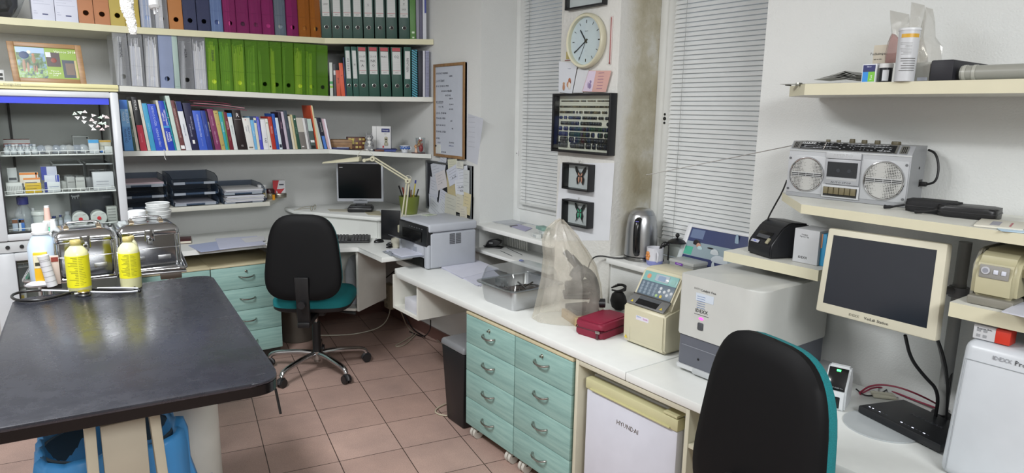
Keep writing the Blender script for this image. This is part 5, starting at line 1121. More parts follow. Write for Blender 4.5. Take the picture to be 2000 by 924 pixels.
# ---------------- flat monitor on arm ----------------
def quadbox(g,q,off,m,bev=0):g.slab(q,off,m,bev)
mX=(1.972,1.948);c4=[onx(1618,445,mX[0]),onx(1852,477,mX[0]),onx(1827,668,mX[1]),onx(1592,606,mX[1])]
t=thing('touch_monitor','beige flat monitor with dark screen standing on a post at the right','monitor',(2.0,c4[0].lerp(c4[2],.5).y,.70));N=(c4[1]-c4[0]).cross(c4[3]-c4[0]).normalized();N=N if N.x>0 else -N
g=G();g.slab(c4,N*.035,'cdc8b4:r45',.006);g.obj('housing',t)
def sub(q,u0,u1,v0,v1,o):return [(q[3].lerp(q[2],u)).lerp(q[0].lerp(q[1],u),v)-N*o for u,v in ((u0,v1),(u1,v1),(u1,v0),(u0,v0))]
g=G();g.slab(sub(c4,.06,.925,.115,.925,.0004),N*.001,'23262e:r22',0);g.obj('screen',t)
g=G();b=sub(c4,.38,.62,.03,.08,.001);c=(b[0]+b[2])/2;xd=(b[1]-b[0]).normalized()
g.text('VetLab Station',.0115,frame(c+xd*.012,xd,-N),'2a2a2c');g.text('IDEXX',.0105,frame(c-xd*.052,xd,-N),'8a8678');g.obj('lettering',t)
g=G();g.slab([p+N*.035 for p in sub(c4,.3,.7,.3,.7,0)],N*.03,'b9b5a4:r50',.006);g.obj('rear_cover',t)
pp=onz(1870,762,.69);g=G();px_,py_=2.20,onx(1868,600,2.20).y;g.cyl((px_,py_,.692),(px_,py_,onx(1868,470,2.2).z),.017,'8e8e8c:r40');zc=onx(1865,565,2.2).z
g.cyl((px_,py_,zc-.02),(px_,py_,zc+.01),.026,'77777a:r40');g.cyl((px_,py_,zc+.01),(px_,py_,zc+.02),.018,'8a8a8c:r40');g.cyl((px_,py_,.692),(px_,py_,.72),.026,'1e1e20:r50')
g.tube([(px_,py_,zc),(px_-.08,py_+.04,zc),(2.01,(c4[0].y+c4[1].y)/2,zc)],.012,'77777a:r40',10);g.obj('post_and_arm',t)
def cable(lab,pts,r,m,name='cable',grp_=None,sm=3):g=G();g.tube(pts,r,m,8,smooth=sm);return tag(g.obj(name),lab,'cable',grp_)
cable('thick black cable looping down from the beige monitor to the desk',[onx(1768,655,2.06),onx(1778,700,2.1),onx(1805,735,2.13),onx(1835,765,2.15),Vector((2.16,py_+.0,.70))],.005,'121214:r45')
cable('black cable hanging between monitor and post',[onx(1826,650,2.1),onx(1842,690,2.12),onx(1852,740,2.14),Vector((2.165,py_-.03,.70))],.004,'121214:r45')
cable('grey cable running down beside the monitor post',[onx(1822,640,2.12),onx(1838,690,2.14),onx(1846,750,2.15)],.0035,'7a7a7a:r45')
cable('black cable hanging from the cream printer shelf behind the tall analyser',[onx(1866,590,2.22),onx(1870,640,2.22),onx(1862,700,2.21),onx(1850,780,2.17)],.004,'121214:r45')
cable('dark red network cable arching behind the router',[onz(1678,768,.696),onx(1700,752,2.2),onx(1740,752,2.2),onx(1790,768,2.2),onz(1850,800,.70)],.003,'7a1c34:r45')
cable('second dark red network cable lying lower behind the router',[onz(1680,770,.694),onz(1715,752,.70),onz(1760,772,.696),onz(1850,805,.696)],.003,'8a2440:r45')
cable('thin black cable winding between scanner and router',[onz(1672,760,.70),onz(1690,775,.694),onz(1720,770,.694),onz(1745,752,.70),onz(1800,778,.70),onz(1850,796,.70)],.0025,'141416:r45')
g=G();c=onz(1725,775,.691);g.box((-.035,.035),(-.022,.022),(0,.010),'b9b6a4:r50',.004,M=T(*c)@RZ(-.9));tag(g.obj('cable_clip'),'small cream oval box under the cables behind the router','cable box')
# ---------------- router, disc, scanner, white box ----------------
g=G();c=onz(1722,833,.691);g.cyl((c.x,c.y,.6905),(c.x,c.y,.6945),.105,'b3b8ba:r15',seg=56);tag(g.obj('monitor_base_disc'),'flat round grey glass disc partly under the black router','disc')
q=[onz(1676,808,.706),onz(1765,772,.706),Vector((2.21,.70,.706)),onz(1838,884,.706)]
e1=(q[3]-q[0]);t=thing('router','flat black wireless router with small indicator lights lying on the white disc','router',q[0].lerp(q[3],.5))
a=onz(1676,806,.6955);b=onz(1838,888,.6955);xd=(b-a).normalized();b=a+xd*.27;yd=Vector((-xd.y,xd.x,0));yd=yd if yd.x>0 else -yd;RM=frame(a,xd,(0,0,1));
g=G();V=[(0,0,.008),(.27,0,.008),(.25,.18,.008),(.02,.18,.008)];
pts=[(0,0),(.27,0),(.262,.175),(.012,.175)];g.prism(pts,0,.026,'17181c:r40',RM,bev=.005);g.obj('body',t)
g=G()
for k in range(6):g.box((.02+k*.012,.025+k*.012),(.018,.020),(.0262,.0266),'dfe6ff:e20' if k in (0,1,3) else '4a4c58:r40',M=RM)
for k in range(8):g.box((.13+k*.012,.136+k*.012),(.018,.021),(.0262,.0266),'dfe6ff:e15' if k%3==0 else '4a4c58:r40',M=RM)
g.obj('indicator_lights',t);g=G();g.text('NETGEAR',.018,RM@T(.15,.10,.0266),'3f4148:r30',squash=1.3);g.obj('lettering',t)
t=thing('barcode_scanner','white desktop scanner with slanted black face and green light','scanner',onz(1637,795,.69));s0,s1=onz(1604,795,.691),onz(1643,805,.691)
SM=frame(s0,s1-s0,(0,0,1));sw=(s1-s0).length+.008;zh0,zh1=onp(1605,758,s0,SM.col[1][:3]).z-.69,0
sd=.10;zb_=.13;g=G();pr=[(0,0),(0,.062),(.045,zb_),(.068,zb_+.004),(sd,.085),(sd,0)]
V=[(0,y,z) for y,z in pr]+[(sw,y,z) for y,z in pr];k=len(pr);bm=bmesh.new();vs=[bm.verts.new(v) for v in V];bm.faces.new(vs[:k]);bm.faces.new(vs[k:][::-1])
for i in range(k):bm.faces.new((vs[i],vs[(i+1)%k],vs[k+(i+1)%k],vs[k+i]))
bmesh.ops.recalc_face_normals(bm,faces=bm.faces[:]);bmesh.ops.bevel(bm,geom=bm.edges[:],offset=.006,segments=3,affect='EDGES');g.addbm(bm,'cdd0d2:r30',SM);g.obj('body',t)
FM=SM@frame((sw/2,-.0008,.062),(1,0,0),(0,-(zb_-.062),.045));L_=math.hypot(.045,zb_-.062)
g=G();g.box((-sw/2+.005,sw/2-.005),(.004,L_-.004),(0,.0018),'131416:r12',.001,M=FM);g.box((-.006,.006),(L_-.016,L_-.010),(.0018,.003),'3aff6a:e40',M=FM);g.text('IDEXX SNAP Pro',.006,FM@T(0,.012,.002),'9a9ca0');g.obj('display',t)
g=G();g.box((.008,sw-.016),(-.001,.003),(.008,.046),'1a1b1e:r30',.002,M=SM);g.box((.013,sw-.021),(-.002,0),(.012,.042),'0a0a0c:r30',M=SM);g.obj('scan_window',t)
c=onz(1590,745,.691);g=G();yb0,yb1=onz(1617,765,.691),onz(1560,740,.691)
t=thing('analyser_carton','flat white box with small print between the large analyser and the scanner','box',(2.17,1.12,.691));g.box((2.09,2.27),(1.055,1.165),(.691,.745),'c4c6c8:r45',.002);g.obj('carton',t);g=G();g.text('Catalyst Sample Cup',.010,frame((2.13,1.11,.7454),(0,-1,0),(0,0,1)),'3a3c40');g.obj('lettering',t)
# ---------------- tall white analyser (right edge) with red and white box ----------------
t=thing('haematology_analyser','tall white rounded analyser cut by the right edge of the picture','analyser',(2.06,.45,.69));zA=onx(1885,668,1.88).z
yA=onx(1850,800,1.88).y;g=G();bm=bmesh.new()
P=[(1.872,yA,.69),(1.872,yA-.34,.69),(2.25,yA,.69),(2.25,yA-.34,.69),(1.905,yA-.008,zA),(1.905,yA-.34,zA),(2.25,yA-.008,zA+.01),(2.25,yA-.34,zA+.01)]
g.hexa(P,'c6cacf:r32',.022,seg=4);g.obj('housing',t)
nf=Vector((-1,0,-.033/(zA-.69)*-1)).normalized();g=G();fx= lambda z:1.872+(z-.69)/(zA-.69)*.033-.0006
def fpan(y0,y1,z0,z1,m,th=.0008):g.hexa([(fx(z0)-th,y1,z0),(fx(z0)-th,y0,z0),(fx(z0),y1,z0),(fx(z0),y0,z0),(fx(z1)-th,y1,z1),(fx(z1)-th,y0,z1),(fx(z1),y1,z1),(fx(z1),y0,z1)],m)
fpan(yA-.34,yA-.016,zA-.048,zA-.0465,'8f9498:r40');fpan(yA-.0172,yA-.016,.70,zA-.048,'8f9498:r40');g.text('ProCyte Dx',.017,frame((fx(zA-.03)-.001,onx(1974,722,1.88).y,zA-.028),(0,-1,0),(-1,0,.1)),'33353a',ax='LEFT');g.text('IDEXX',.014,frame((fx(zA-.03)-.001,onx(1973,718,1.88).y+.004,zA-.028),(0,-1,0),(-1,0,.1)),'8a8c92',ax='RIGHT');g.obj('front_panel',t)
bx0,bx1=onx(1902,640,1.925).y,onx(1974,660,1.925).y;zB0=zA+.0035;zB1=onx(1902,632,1.925).z
t=thing('medicine_box','small white and red box standing on the tall white analyser','box',(1.95,(bx0+bx1)/2,zB0));g=G();g.box((1.925,1.965),(bx0-(bx0-bx1)*.60,bx0),(zB0,zB1),'cfd0d3:r45',.001);g.obj('carton',t)
g=G();g.box((1.9245,1.9655),(bx1,bx0-(bx0-bx1)*.60),(zB0,zB1+.0003),'d33a28:r40',.001);g.obj('red_end',t)
g=G();g.text('Reagent Slide',.006,frame((1.9243,(bx0*.7+bx1*.3),zB1-.008),(0,-1,0),(-1,0,0)),'4a4c50')
for k in range(4):g.box((1.924,1.9248),(bx0-.03+k%2*.014,bx0-.022+k%2*.014),(zB0+.006+k//2*.014,zB0+.013+k//2*.014),'9a9ca0:r50')
g.obj('print',t)
# ---------------- beige inkjet printer ----------------
yP=onx(1893,560,1.935).y;zP0=Z6+.001;zP1=onx(1925,487,1.96).z;t=thing('inkjet_printer','beige rounded inkjet printer on the cream shelf at the right edge','printer',(2.08,yP-.2,Z6));BE='b1ab8c:r42'
def extr(prof,y0,y1,m,bev=.01,seg=3):
    bm=bmesh.new();k=len(prof);vs=[bm.verts.new((x,y,z)) for y in (y0,y1) for x,z in prof];bm.faces.new(vs[:k]);bm.faces.new(vs[k:][::-1])
    for i in range(k):bm.faces.new((vs[i],vs[(i+1)%k],vs[k+(i+1)%k],vs[k+i]))
    bmesh.ops.recalc_face_normals(bm,faces=bm.faces[:])
    if bev:bmesh.ops.bevel(bm,geom=bm.edges[:],offset=bev,segments=seg,affect='EDGES')
    return bm
H_=zP1-zP0;g=G();g.addbm(extr([(1.935,zP0+.018),(1.932,zP0+H_*.62),(1.945,zP0+H_*.86),(1.985,zP1),(2.22,zP1-.006),(2.22,zP0+.018)],yP-.10,yP,BE,.012),BE);g.obj('left_housing',t)
g=G();g.box((1.93,2.22),(yP-.10,yP+.001),(zP0,zP0+.022),'7d7a70:r45',.004);g.addbm(extr([(1.96,zP0),(1.955,zP0+H_*.7),(1.99,zP1),(2.22,zP1),(2.225,zP0)],yP-.006,yP+.006,'',.004),'8a877c:r45');g.obj('base',t)
g=G();g.addbm(extr([(1.955,zP0+H_*.55),(1.95,zP0+H_*.80),(1.985,zP1-.003),(2.22,zP1-.006),(2.22,zP0+H_*.55)],yP-.42,yP-.10,BE,.006),BE);g.box((2.0,2.22),(yP-.42,yP-.10),(zP0,zP0+H_*.56),'17181a:r40');g.obj('output_bay',t)
g=G();g.box((1.930,1.934),(yP-.082,yP-.018),(zP0+H_*.52,zP0+H_*.76),'8f8d88:r40',.0015);
g.cyl((1.931,yP-.032,zP0+H_*.66),(1.927,yP-.032,zP0+H_*.66),.0095,'b9bac0:r25');g.cyl((1.928,yP-.032,zP0+H_*.66),(1.926,yP-.032,zP0+H_*.66),.006,'8a8c96:r25');
for k in (.054,.071):g.box((1.927,1.931),(yP-k-.005,yP-k+.005),(zP0+H_*.61,zP0+H_*.69),'cdd0dc:r25',.0015)
g.obj('control_panel',t)
g=G();p=[onz(1925,617,Z6+.012),onz(2010,640,Z6+.012),onz(2060,600,Z6+.012),onz(1985,597,Z6+.012)];g.prism([(1.855,yP-.10),(1.83,yP-.30),(2.05,yP-.30),(2.05,yP-.095)],Z6+.013,Z6+.016,'c2c4cf:r60');tag(g.obj('paper_sheet'),'white paper lying in the output tray of the beige printer','paper')
g=G();g.prism([(1.90,yP-.105),(1.89,yP-.30),(2.0,yP-.30),(2.0,yP-.10)],Z6+.001,Z6+.010,'77746a:r45',bev=.002);g.obj('paper_tray',t)
# ---------------- window wall: whiteboard, pin board, pillar ----------------
XS=XW
def wp(px,py,X=XS):return onx(px,py,X)
a,b=wp(852,126),wp(915,313);y0,y1,z0,z1=a.y,wp(913,121).y,1.297,1.895
t=thing('whiteboard','oak-framed whiteboard covered in black handwriting on the wall beside the shelves','whiteboard',(2.29,(y0+y1)/2,z0))
g=G();g.box((2.284,2.2995),(y1,y0),(z0,z1),'bfc4cf:r35');bd=g.obj('writing_surface',t)
for yy,zz,n in (((y0-.018,y0),(z0,z1),'v'),((y1,y1+.018),(z0,z1),'v'),((y1+.018,y0-.018),(z0,z0+.018),'h'),((y1+.018,y0-.018),(z1-.018,z1),'h')):g=G();g.box((2.276,2.2995),yy,zz,'oakv',.002);g.obj('frame_rail',t)
random.seed(21);W_=y0-y1;txt=[('OSCULTACE V ORDINACI',.90,0,.017),('KLINIKA',.865,.5,.014),('J. G. UP  ČERNÝ',.82,0,.020),('Ø 3. G.  721 182 215 - MUDR',.765,0,.017),('603 498 018  MINAŘÍK',.71,.2,.018),('606 529 465',.665,.35,.018),('KLIENT 38',.63,.5,.013),('VET CENTRUM',.595,0,.018),('721 288 213',.57,.5,.014),('D. G.   MLS',.545,.1,.017),('602 114 022',.52,.5,.013),
    ('G. M. M. - 777 489 048',.475,0,.018),('776 362 493 - MVDR',.42,0,.018),('ALEŠ',.395,.55,.014),('SLD  M. 605 104 118',.345,0,.018),('VLK',.315,.6,.014),('725 498 182 - DUŠKO',.275,0,.018),('602 425 -',.20,0,.018),('- II - 87',.155,.05,.017),('722 143 861',.165,.5,.016),('REVMA  OB',.13,.5,.014),('LN 270 048',.055,.2,.016)]
g=G()
for s_,v,u,sz in txt:g.text(s_,sz*.92,frame((2.2834,y0-.026-(W_-.05)*u,z0+(z1-z0)*v),(0,-1,0),(-1,0,0)),'2c2f3c:r50' if 'REVMA' not in s_ else '55608a:r50',ax='LEFT',squash=.82)
g.box((2.283,2.2836),(y0-.11,y0-.03),(z0+(z1-z0)*.577,z0+(z1-z0)*.579),'2c2f3c');g.obj('handwriting',bd)
g=G();g.box((2.282,2.2838),(y0-.085,y0-.022),(z0+.022,z0+.08),'cdd0cc:r60');g.sphere((2.279,y0-.028,z0+.07),.006,'17171a:r30');g.obj('pinned_note',t)
g=G();q=[wp(914,222,2.2985),wp(944,232,2.2985),wp(932,322,2.2985),wp(910,312,2.2985)];g.slab(q,Vector((.001,0,0)),'c3c6cf:r60')
P_=tag(g.obj('wall_paper_sheet'),'white printed sheet hanging behind the right edge of the whiteboard','paper')
g=G()
for k in range(7):z=1.56-k*.03;g.box((2.2976,2.2982),(y1-.09,y1-.02),(z,z+.0015),'9a9da8:r60')
g.obj('print',P_)
by0,by1,bz0,bz1=wp(836,310).y,wp(925,322).y,.93,1.262
t=thing('pin_board','grey-framed dark pin board covered with small white and yellowed notes','pin board',(2.29,(by0+by1)/2,bz0));g=G();g.box((2.288,2.2995),(by1,by0),(bz0,bz1),'22242b:r60');g.obj('board',t)
for yy,zz in (((by0-.014,by0),(bz0,bz1)),((by1,by1+.014),(bz0,bz1)),((by1+.014,by0-.014),(bz0,bz0+.014)),((by1+.014,by0-.014),(bz1-.014,bz1))):g=G();g.box((2.279,2.2995),yy,zz,'8c8f92:m,r45',.002);g.obj('frame_rail',t)
NT=[(853,335,20,36,-15,'c9cdd6'),(865,318,12,30,15,'c4c8d2'),(848,365,17,34,8,'c9ccd6'),(862,352,20,34,-18,'d3cfd2'),(846,392,16,26,-4,'c4c8d4'),(866,388,16,32,14,'c9ccd8'),(850,408,22,34,22,'c9cdd4'),(868,410,20,30,30,'ccd0d6'),
      (884,325,18,28,-6,'cdcdb8'),(882,358,18,50,-6,'b9ad86'),(880,400,22,40,4,'c4c4b8'),(886,342,24,34,-22,'c9cdda'),(904,342,20,34,-10,'cdd1da'),(901,366,24,30,-8,'d3d6dd'),(911,355,12,46,0,'c4c8c8'),(898,398,14,36,2,'c9c6b6'),(912,398,14,42,6,'cbc09a'),(905,418,14,30,-4,'cfcaba'),(898,322,14,14,0,'cfcfc6')]
LBn=['upper left','top left, tilted','second row left','second row, photo-like','third row left','third row beside the dark gap','bottom left','bottom left centre','top centre greenish','middle yellowish','lower centre grey-white','large tilted centre','upper right','right with big handwriting','right edge tall','lower right cream','lower right yellowish tall','bottom right cream','small top right']
for k,(px,py,w,h,rot,c) in enumerate(NT):
    X_=2.2865-.0012*k;p=wp(px,py,X_);ww=abs(wp(px-w/2,py,X_).y-wp(px+w/2,py,X_).y);hh=abs(wp(px,py-h/2,X_).z-wp(px,py+h/2,X_).z)
    M=frame(p,(0,-1,0),(-1,0,0))@RZ(math.radians(-rot));g=G();g.box((-ww/2,ww/2),(-hh/2,hh/2),(0,.0006),c+':r70',M=M)
    for j in range(4):g.box((-ww*.35,ww*random.uniform(0,.38)),(hh*(.3-j*.16),hh*(.3-j*.16)+.0012),(.0006,.0009),'6a6f80:r60',M=M)
    if k in (3,11,13):g.text(['','','','~','','','','','','','','m 26','','Pa 478\n1026'][k],hh*.22,M@T(0,-hh*.12,.0009),'30323c')
    tag(g.obj('note'),'paper note on the grey pin board, '+LBn[k]+' one','note','notes on the pin board')
def frame_on_pillar(name,lab,px0,py0,px1,py1,depth,cat,ftk=.010,m='131316:r40',back='c3c6c8:r60'):
    Xf=XW-.012-depth;a=onx(px0,py0,Xf);b=onx(px1,py1,Xf);t=thing(name,lab,cat,(XW-.02,(a.y+b.y)/2,b.z));y0,y1,z1,z0=a.y,b.y,a.z,b.z
    g=G();g.box((XW-.016,XW-.0125),(y1,y0),(z0,z1),back);g.obj('backing',t)
    for yy,zz in (((y0-ftk,y0),(z0,z1)),((y1,y1+ftk),(z0,z1)),((y1+ftk,y0-ftk),(z0,z0+ftk)),((y1+ftk,y0-ftk),(z1-ftk,z1))):g=G();g.box((Xf,XW-.0125),yy,zz,m,.0015);g.obj('frame_side',t)
    g=G();g.box((Xf+.004,Xf+.006),(y1+ftk,y0-ftk),(z0+ftk,z1-ftk),'glass');g.obj('glass_pane',t)
    return t,y0,y1,z0,z1
t,y0,y1,z0,z1=frame_on_pillar('insect_display_case','large black-framed case with rows of pinned beetles on the pillar',1079,183,1188,305,.045,'display case',.011,back='cdcbbd:r60')
random.seed(31);rows=9;w=y0-y1-.03
for r in range(rows):
    zz=z1-.028-(r+.3)*(z1-z0-.045)/rows;g=G();n=34 if r>1 else 40;hgt=.0035+.0012*r;
    g.box((XW-.0175,XW-.016),(y1+.014,y0-.014),(zz-.013,zz-.0122),'b5b2a2:r60')
    for k in range(n):
        if random.random()<(.16 if r>2 else .1):continue
        yy=y0-.018-(k+.5)*w/n;col=random.choice(['1c1e22','26241f','20242e']) if r not in (5,6) else random.choice(['1c1e22','1f3a26','1b2446'])
        if r==3 and k<9 or r in (5,6) and k<7:col='1f2c5a'
        if r<3:col=random.choice(['4a4436','2c2a22','6a6048'])
        g.sphere((XW-.02,yy,zz),hgt,col+':r25',.8,.72*w/n/hgt*.6,1.15,seg=8)
    g.obj('beetle_row',t)
def butterfly(t,cy,cz,s_,wing,inner,tail=False):
    X=XW-.022;
    for sg in (-1,1):
        g=G();up=[(0,.004),(.006,.012),(.020,.030),(.027,.031),(.024,.016),(.014,.002),(0,-.002)];lo=[(0,.0),(.013,.001),(.019,-.010),(.016,-.026),(.013,-.030) if not tail else (.021,-.040),(.008,-.022),(0,-.008)]
        for P,th in ((up,.0006),(lo,.0005)):
            V=[(X-abs(u)*.15*0-.0,cy+sg*u*s_,cz+v*s_) for u,v in P]+[(X-th,cy+sg*u*s_,cz+v*s_) for u,v in P];k=len(P);g.add(V,[tuple(range(k)),tuple(range(k,2*k))[::-1]]+[(i,(i+1)%k,k+(i+1)%k,k+i) for i in range(k)],wing)
        w_=g.obj('wing',t)
        g=G()
        for P in ([(.002,.004),(.010,.012),(.010,.004),(.002,-.002)],[(.002,-.003),(.010,-.004),(.010,-.016),(.006,-.026),(.003,-.012)]):
            V=[(X-.0008,cy+sg*u*s_,cz+v*s_) for u,v in P];g.add(V,[tuple(range(len(P)))],inner)
        g.obj('wing_marking',w_)
    g=G();g.tube([(X-.001,cy,cz+.012*s_),(X-.001,cy,cz-.018*s_)],[.0013*s_,.002*s_,.0012*s_],'2a201c:r60',8)
    for sg in (-1,1):g.tube([(X-.001,cy,cz+.012*s_),(X-.001,cy+sg*.005*s_,cz+.026*s_)],.0004,'2a201c',4)
    g.obj('butterfly_body',t)
t,y0,y1,z0,z1=frame_on_pillar('butterfly_case','black-framed case with a black and salmon butterfly, just below the beetle case',1098,317,1148,376,.045,'display case',.007)
butterfly(t,(y0+y1)/2-.002,(z0+z1)/2+.004,1.5,'1d1a1a:r55','c9907a:r55');g=G();g.tube([(XW-.03,(y0+y1)/2,z1),(XW-.028,(y0+y1)/2-.005,z1+.014),(XW-.028,(y0+y1)/2+.005,z1+.014),(XW-.03,(y0+y1)/2,z1)],.0012,'b9b7b2:m,r30');g.obj('hanger',t)
t,y0,y1,z0,z1=frame_on_pillar('butterfly_case','black-framed case with a black and green swallowtail butterfly, lowest on the pillar',1097,388,1146,448,.045,'display case',.007)
butterfly(t,(y0+y1)/2-.002,(z0+z1)/2+.006,1.4,'15181a:r55','3fae84:r45',True);g=G();g.tube([(XW-.03,(y0+y1)/2,z1),(XW-.028,(y0+y1)/2-.005,z1+.014),(XW-.028,(y0+y1)/2+.005,z1+.014),(XW-.03,(y0+y1)/2,z1)],.0012,'b9b7b2:m,r30');g.obj('hanger',t)
frame_on_pillar('picture_frame','black-framed case cut off by the top edge above the clock',1105,-60,1178,8,.03,'display case',.009)
cc=onx(1144.5,80,XW-.03);RC=(onx(1144,26,XW-.03).z-onx(1144,134,XW-.03).z)/2;t=thing('wall_clock','round cream-rimmed wall clock with white face on the pillar','clock',(XW-.03,cc.y,cc.z))
CM=frame((XW-.013,cc.y,cc.z),(0,-1,0),(-1,0,0));g=G();g.lathe([(RC*.95,.0),(RC,.01),(RC,.028),(RC*.95,.036),(RC*.88,.034),(RC*.86,.02),(RC*.86,.0)],'cfcbb2:r35',CM,64);g.obj('rim',t)
g=G();g.cyl((0,0,.012),(0,0,.016),RC*.865,'c9d3da:r45',seg=56,M=CM);fc=g.obj('dial',t);g=G()
for h in range(12):
    a=math.pi/2-h*math.pi/6;L_=.11;M=CM@RZ(a)@T(RC*.70,0,.0165)
    g.box((-RC*L_/2,RC*L_/2),(-.0014,.0014),(0,.0006),'24262a',M=M)
    if h%3==0:g.box((-RC*L_/2,RC*L_/2),(.002,.0034),(0,.0006),'24262a',M=M)
g.text('Quartz',.008,CM@T(0,RC*.36,.0166),'7a8088');g.text('~',.01,CM@T(0,-RC*.36,.0166),'7a8088');g.obj('hour_marks',fc)
for a,L_,w,n in ((math.radians(90-322),.52,.0032,'hour_hand'),(math.radians(90-237),.74,.0024,'minute_hand'),(math.radians(90-207),.78,.0009,'second_hand')):
    g=G();g.box((-RC*.1,RC*L_),(-w,w),(.0,.0012),'1a1b1e:r40',M=CM@T(0,0,.018)@RZ(a));
    if n=='hour_hand':g.cyl((0,0,.0),(0,0,.004),.006,'1a1b1e:r40',M=CM@T(0,0,.018))
    g.obj(n,t)
g=G();g.cyl((0,0,.030),(0,0,.0315),RC*.87,'glass',seg=48,M=CM);g.obj('glass_cover',t)
p0,p1=onx(1197,31,XW-.014),onx(1191,126,XW-.014);t=thing('wall_thermometer','narrow pinkish glass thermometer right of the clock','thermometer',p1);g=G();yc=(p0.y+p1.y)/2
g.box((XW-.018,XW-.0125),(yc-.006,yc+.006),(p1.z,p0.z),'d2c3bf:r35',.001);g.obj('scale_plate',t);g=G();g.tube([(XW-.020,yc,p1.z+.008),(XW-.020,yc,p0.z-.006)],.0018,'a85a5a:r20',8);g.sphere((XW-.020,yc,p1.z+.006),.004,'7a2222:r20');g.obj('glass_tube',t)
def card(lab,pts,X,m,name='greeting_card'):
    P=[onx(x,y,X) for x,y in pts];g=G();g.slab(P,Vector((.0012,0,0)),m);return tag(g.obj(name),lab,'card')
o=card('white card with a dog and cat picture left above the beetle case',[(1092,120),(1128,124),(1117,183),(1091,180)],XW-.022,'cfd2d8:r50')
g=G();p=onx(1112,165,XW-.0235);g.sphere((XW-.0235,p.y,p.z+.02),.012,'a86a4a:r60',.1,.8,1,seg=12);g.sphere((XW-.0235,p.y,p.z-.006),.016,'d8d0c8:r60',.1,.7,1.2,seg=12);g.sphere((XW-.0235,p.y+.012,p.z-.0),.010,'b8886a:r60',.1,.9,1.4,seg=12);g.sphere((XW-.0235,p.y-.007,p.z+.012),.007,'8a4a34:r60',.1,.6,1.6,seg=12)
p=onx(1103,168,XW-.0235);g.sphere((XW-.0235,p.y+.008,p.z-.006),.013,'b08060:r60',.1,.7,1.3,seg=12);g.sphere((XW-.0235,p.y+.008,p.z+.012),.008,'b08a6a:r60',.1,1,.9,seg=12);g.text('Dolphin',.007,frame((XW-.0232,onx(1112,134,XW-.0232).y,onx(1112,134,XW-.0232).z),(0,-1,0),(-1,0,0)),'9aa0b0');g.obj('picture',o)
o=card('pink and orange card with a squirrel and purple lines right above the beetle case',[(1150,138),(1194,138),(1183,180),(1137,179)],XW-.024,'d0a59c:r50')
g=G();P=[onx(x,y,XW-.0243) for x,y in ((1150,139),(1164,139),(1156,179),(1138,178))];g.add(P,[(0,1,2,3)],'d3c6d8:r50')
p=onx(1152,166,XW-.0246);g.sphere((XW-.0246,p.y,p.z-.004),.013,'8a7a9c:r60',.1,.8,1.1,seg=12);g.sphere((XW-.0246,p.y-.004,p.z+.015),.007,'8a7a9c:r60',.1,1,1,seg=12);g.sphere((XW-.0246,p.y+.012,p.z+.0),.008,'a494b4:r60',.1,.7,2,seg=12)
for k in range(6):q0=onx(1168-k*.8,143+k*6,XW-.0246);g.box((XW-.025,XW-.0246),(q0.y-.042,q0.y-.004),(q0.z-.0008,q0.z+.0008),'7a4a86:r50')
g.obj('picture',o)
card('plain white card tucked between dog card and squirrel card',[(1128,135),(1150,137),(1138,181),(1119,181)],XW-.019,'d0d2d6:r50')
g=G();q=onx(1109,108,XW-.014);g.box((XW-.0145,XW-.0125),(q.y-.012,q.y+.012),(q.z-.018,q.z+.018),'b3a56a:r50');g.box((XW-.016,XW-.0125),(q.y-.02,q.y+.02),(q.z-.026,q.z-.023),'8a4a44:r50');tag(g.obj('wall_tag'),'small yellowish tag peeking out left of the clock','tag')
g=G();M_=[onx(x,y,XW-.0128) for x,y in ((1087,322),(1098,320),(1092,470),(1083,470))];g.slab([onx(1095,320,XW-.0128),onx(1200,318,XW-.0128),onx(1190,470,XW-.0128),onx(1083,470,XW-.0128)],Vector((.0005,0,0)),'d9dbdf:r55');tag(g.obj('poster_sheet'),'plain white sheet on the pillar behind the two butterfly cases','sheet')
# ---------------- sills ----------------
SZ=SILL+.0285
def lay(name,lab,pts,z,th,m,cat,grp_=None,bev=0):P=[onz(x,y,z) for x,y in pts];g=G();g.prism([(p.x,p.y) for p in P],z,z+th,m,bev=bev);return tag(g.obj(name),lab,cat,grp_)
lay('sheet_music_page','large grey printed sheet lying on the far window sill',[(960,433),(1008,421),(1050,432),(1000,442)],SZ,.0008,'b0b3b8:r60','paper')
lay('newspaper','folded grey-white paper lying on the far sill in front of the large sheet',[(952,430),(990,424),(1018,436),(972,436)],SZ+.001,.0008,'babdc2:r60','paper')
o=lay('glasses_case_cloth','pair of thin dark-framed reading glasses lying on the far sill',[(995,441),(1010,439),(1012,441),(997,443)],SZ+.0025,.001,'5a5560:r50','glasses')
lay('lilac_folder','lilac folder lying at the front of the far sill',[(996,442),(1012,438),(1040,446),(1026,452)],SZ+.001,.002,'a9a6c4:r50','folder')
for k,(px,py,z,w,d,h,m,lab) in enumerate(((1042,463,0,.07,.03,.022,'cfd2cf:r45','small white carton at the front of the far sill, lower left of its stack'),(1052,462,0,.06,.05,.024,'c6cbc8:r45','small white carton at the front of the far sill, lower right of its stack'),
                          (1052,456,.025,.07,.05,.018,'c9cecb:r45','small white carton lying on two others on the far sill'),(1056,446,.044,.09,.05,.016,'86a89c:r45','grey-green carton topmost of the stack on the far sill'))):
    c=onz(px,py,SZ+.0005);g=G();M=T(2.33 if k else 2.30,[2.86,2.80,2.83,2.84][k],SZ+.0005+z)@RZ(-.25);g.box((-d/2,d/2),(-w/2,w/2),(0,h),m,.001,M=M)
    for j in range(3):g.box((-d/2-.0006,-d/2),(-w*.38,w*.2),(h*.25+j*.004,h*.25+j*.004+.001),'6a7a84:r50',M=M)
    tag(g.obj('medicine_box'),lab,'box','cartons on the far window sill')
c=onz(972,480,.761);t=thing('hole_punch','black hole punch on the narrow board below the far window','hole punch',c);M=T(2.35,c.y-.12,.761)@RZ(-1.15) if False else T(c.x-.05,c.y-.03,.761)@RZ(-.95)
g=G();g.box((-.055,.055),(-.028,.028),(0,.008),'1a1a1c:r40',.003,M=M);g.obj('base',t)
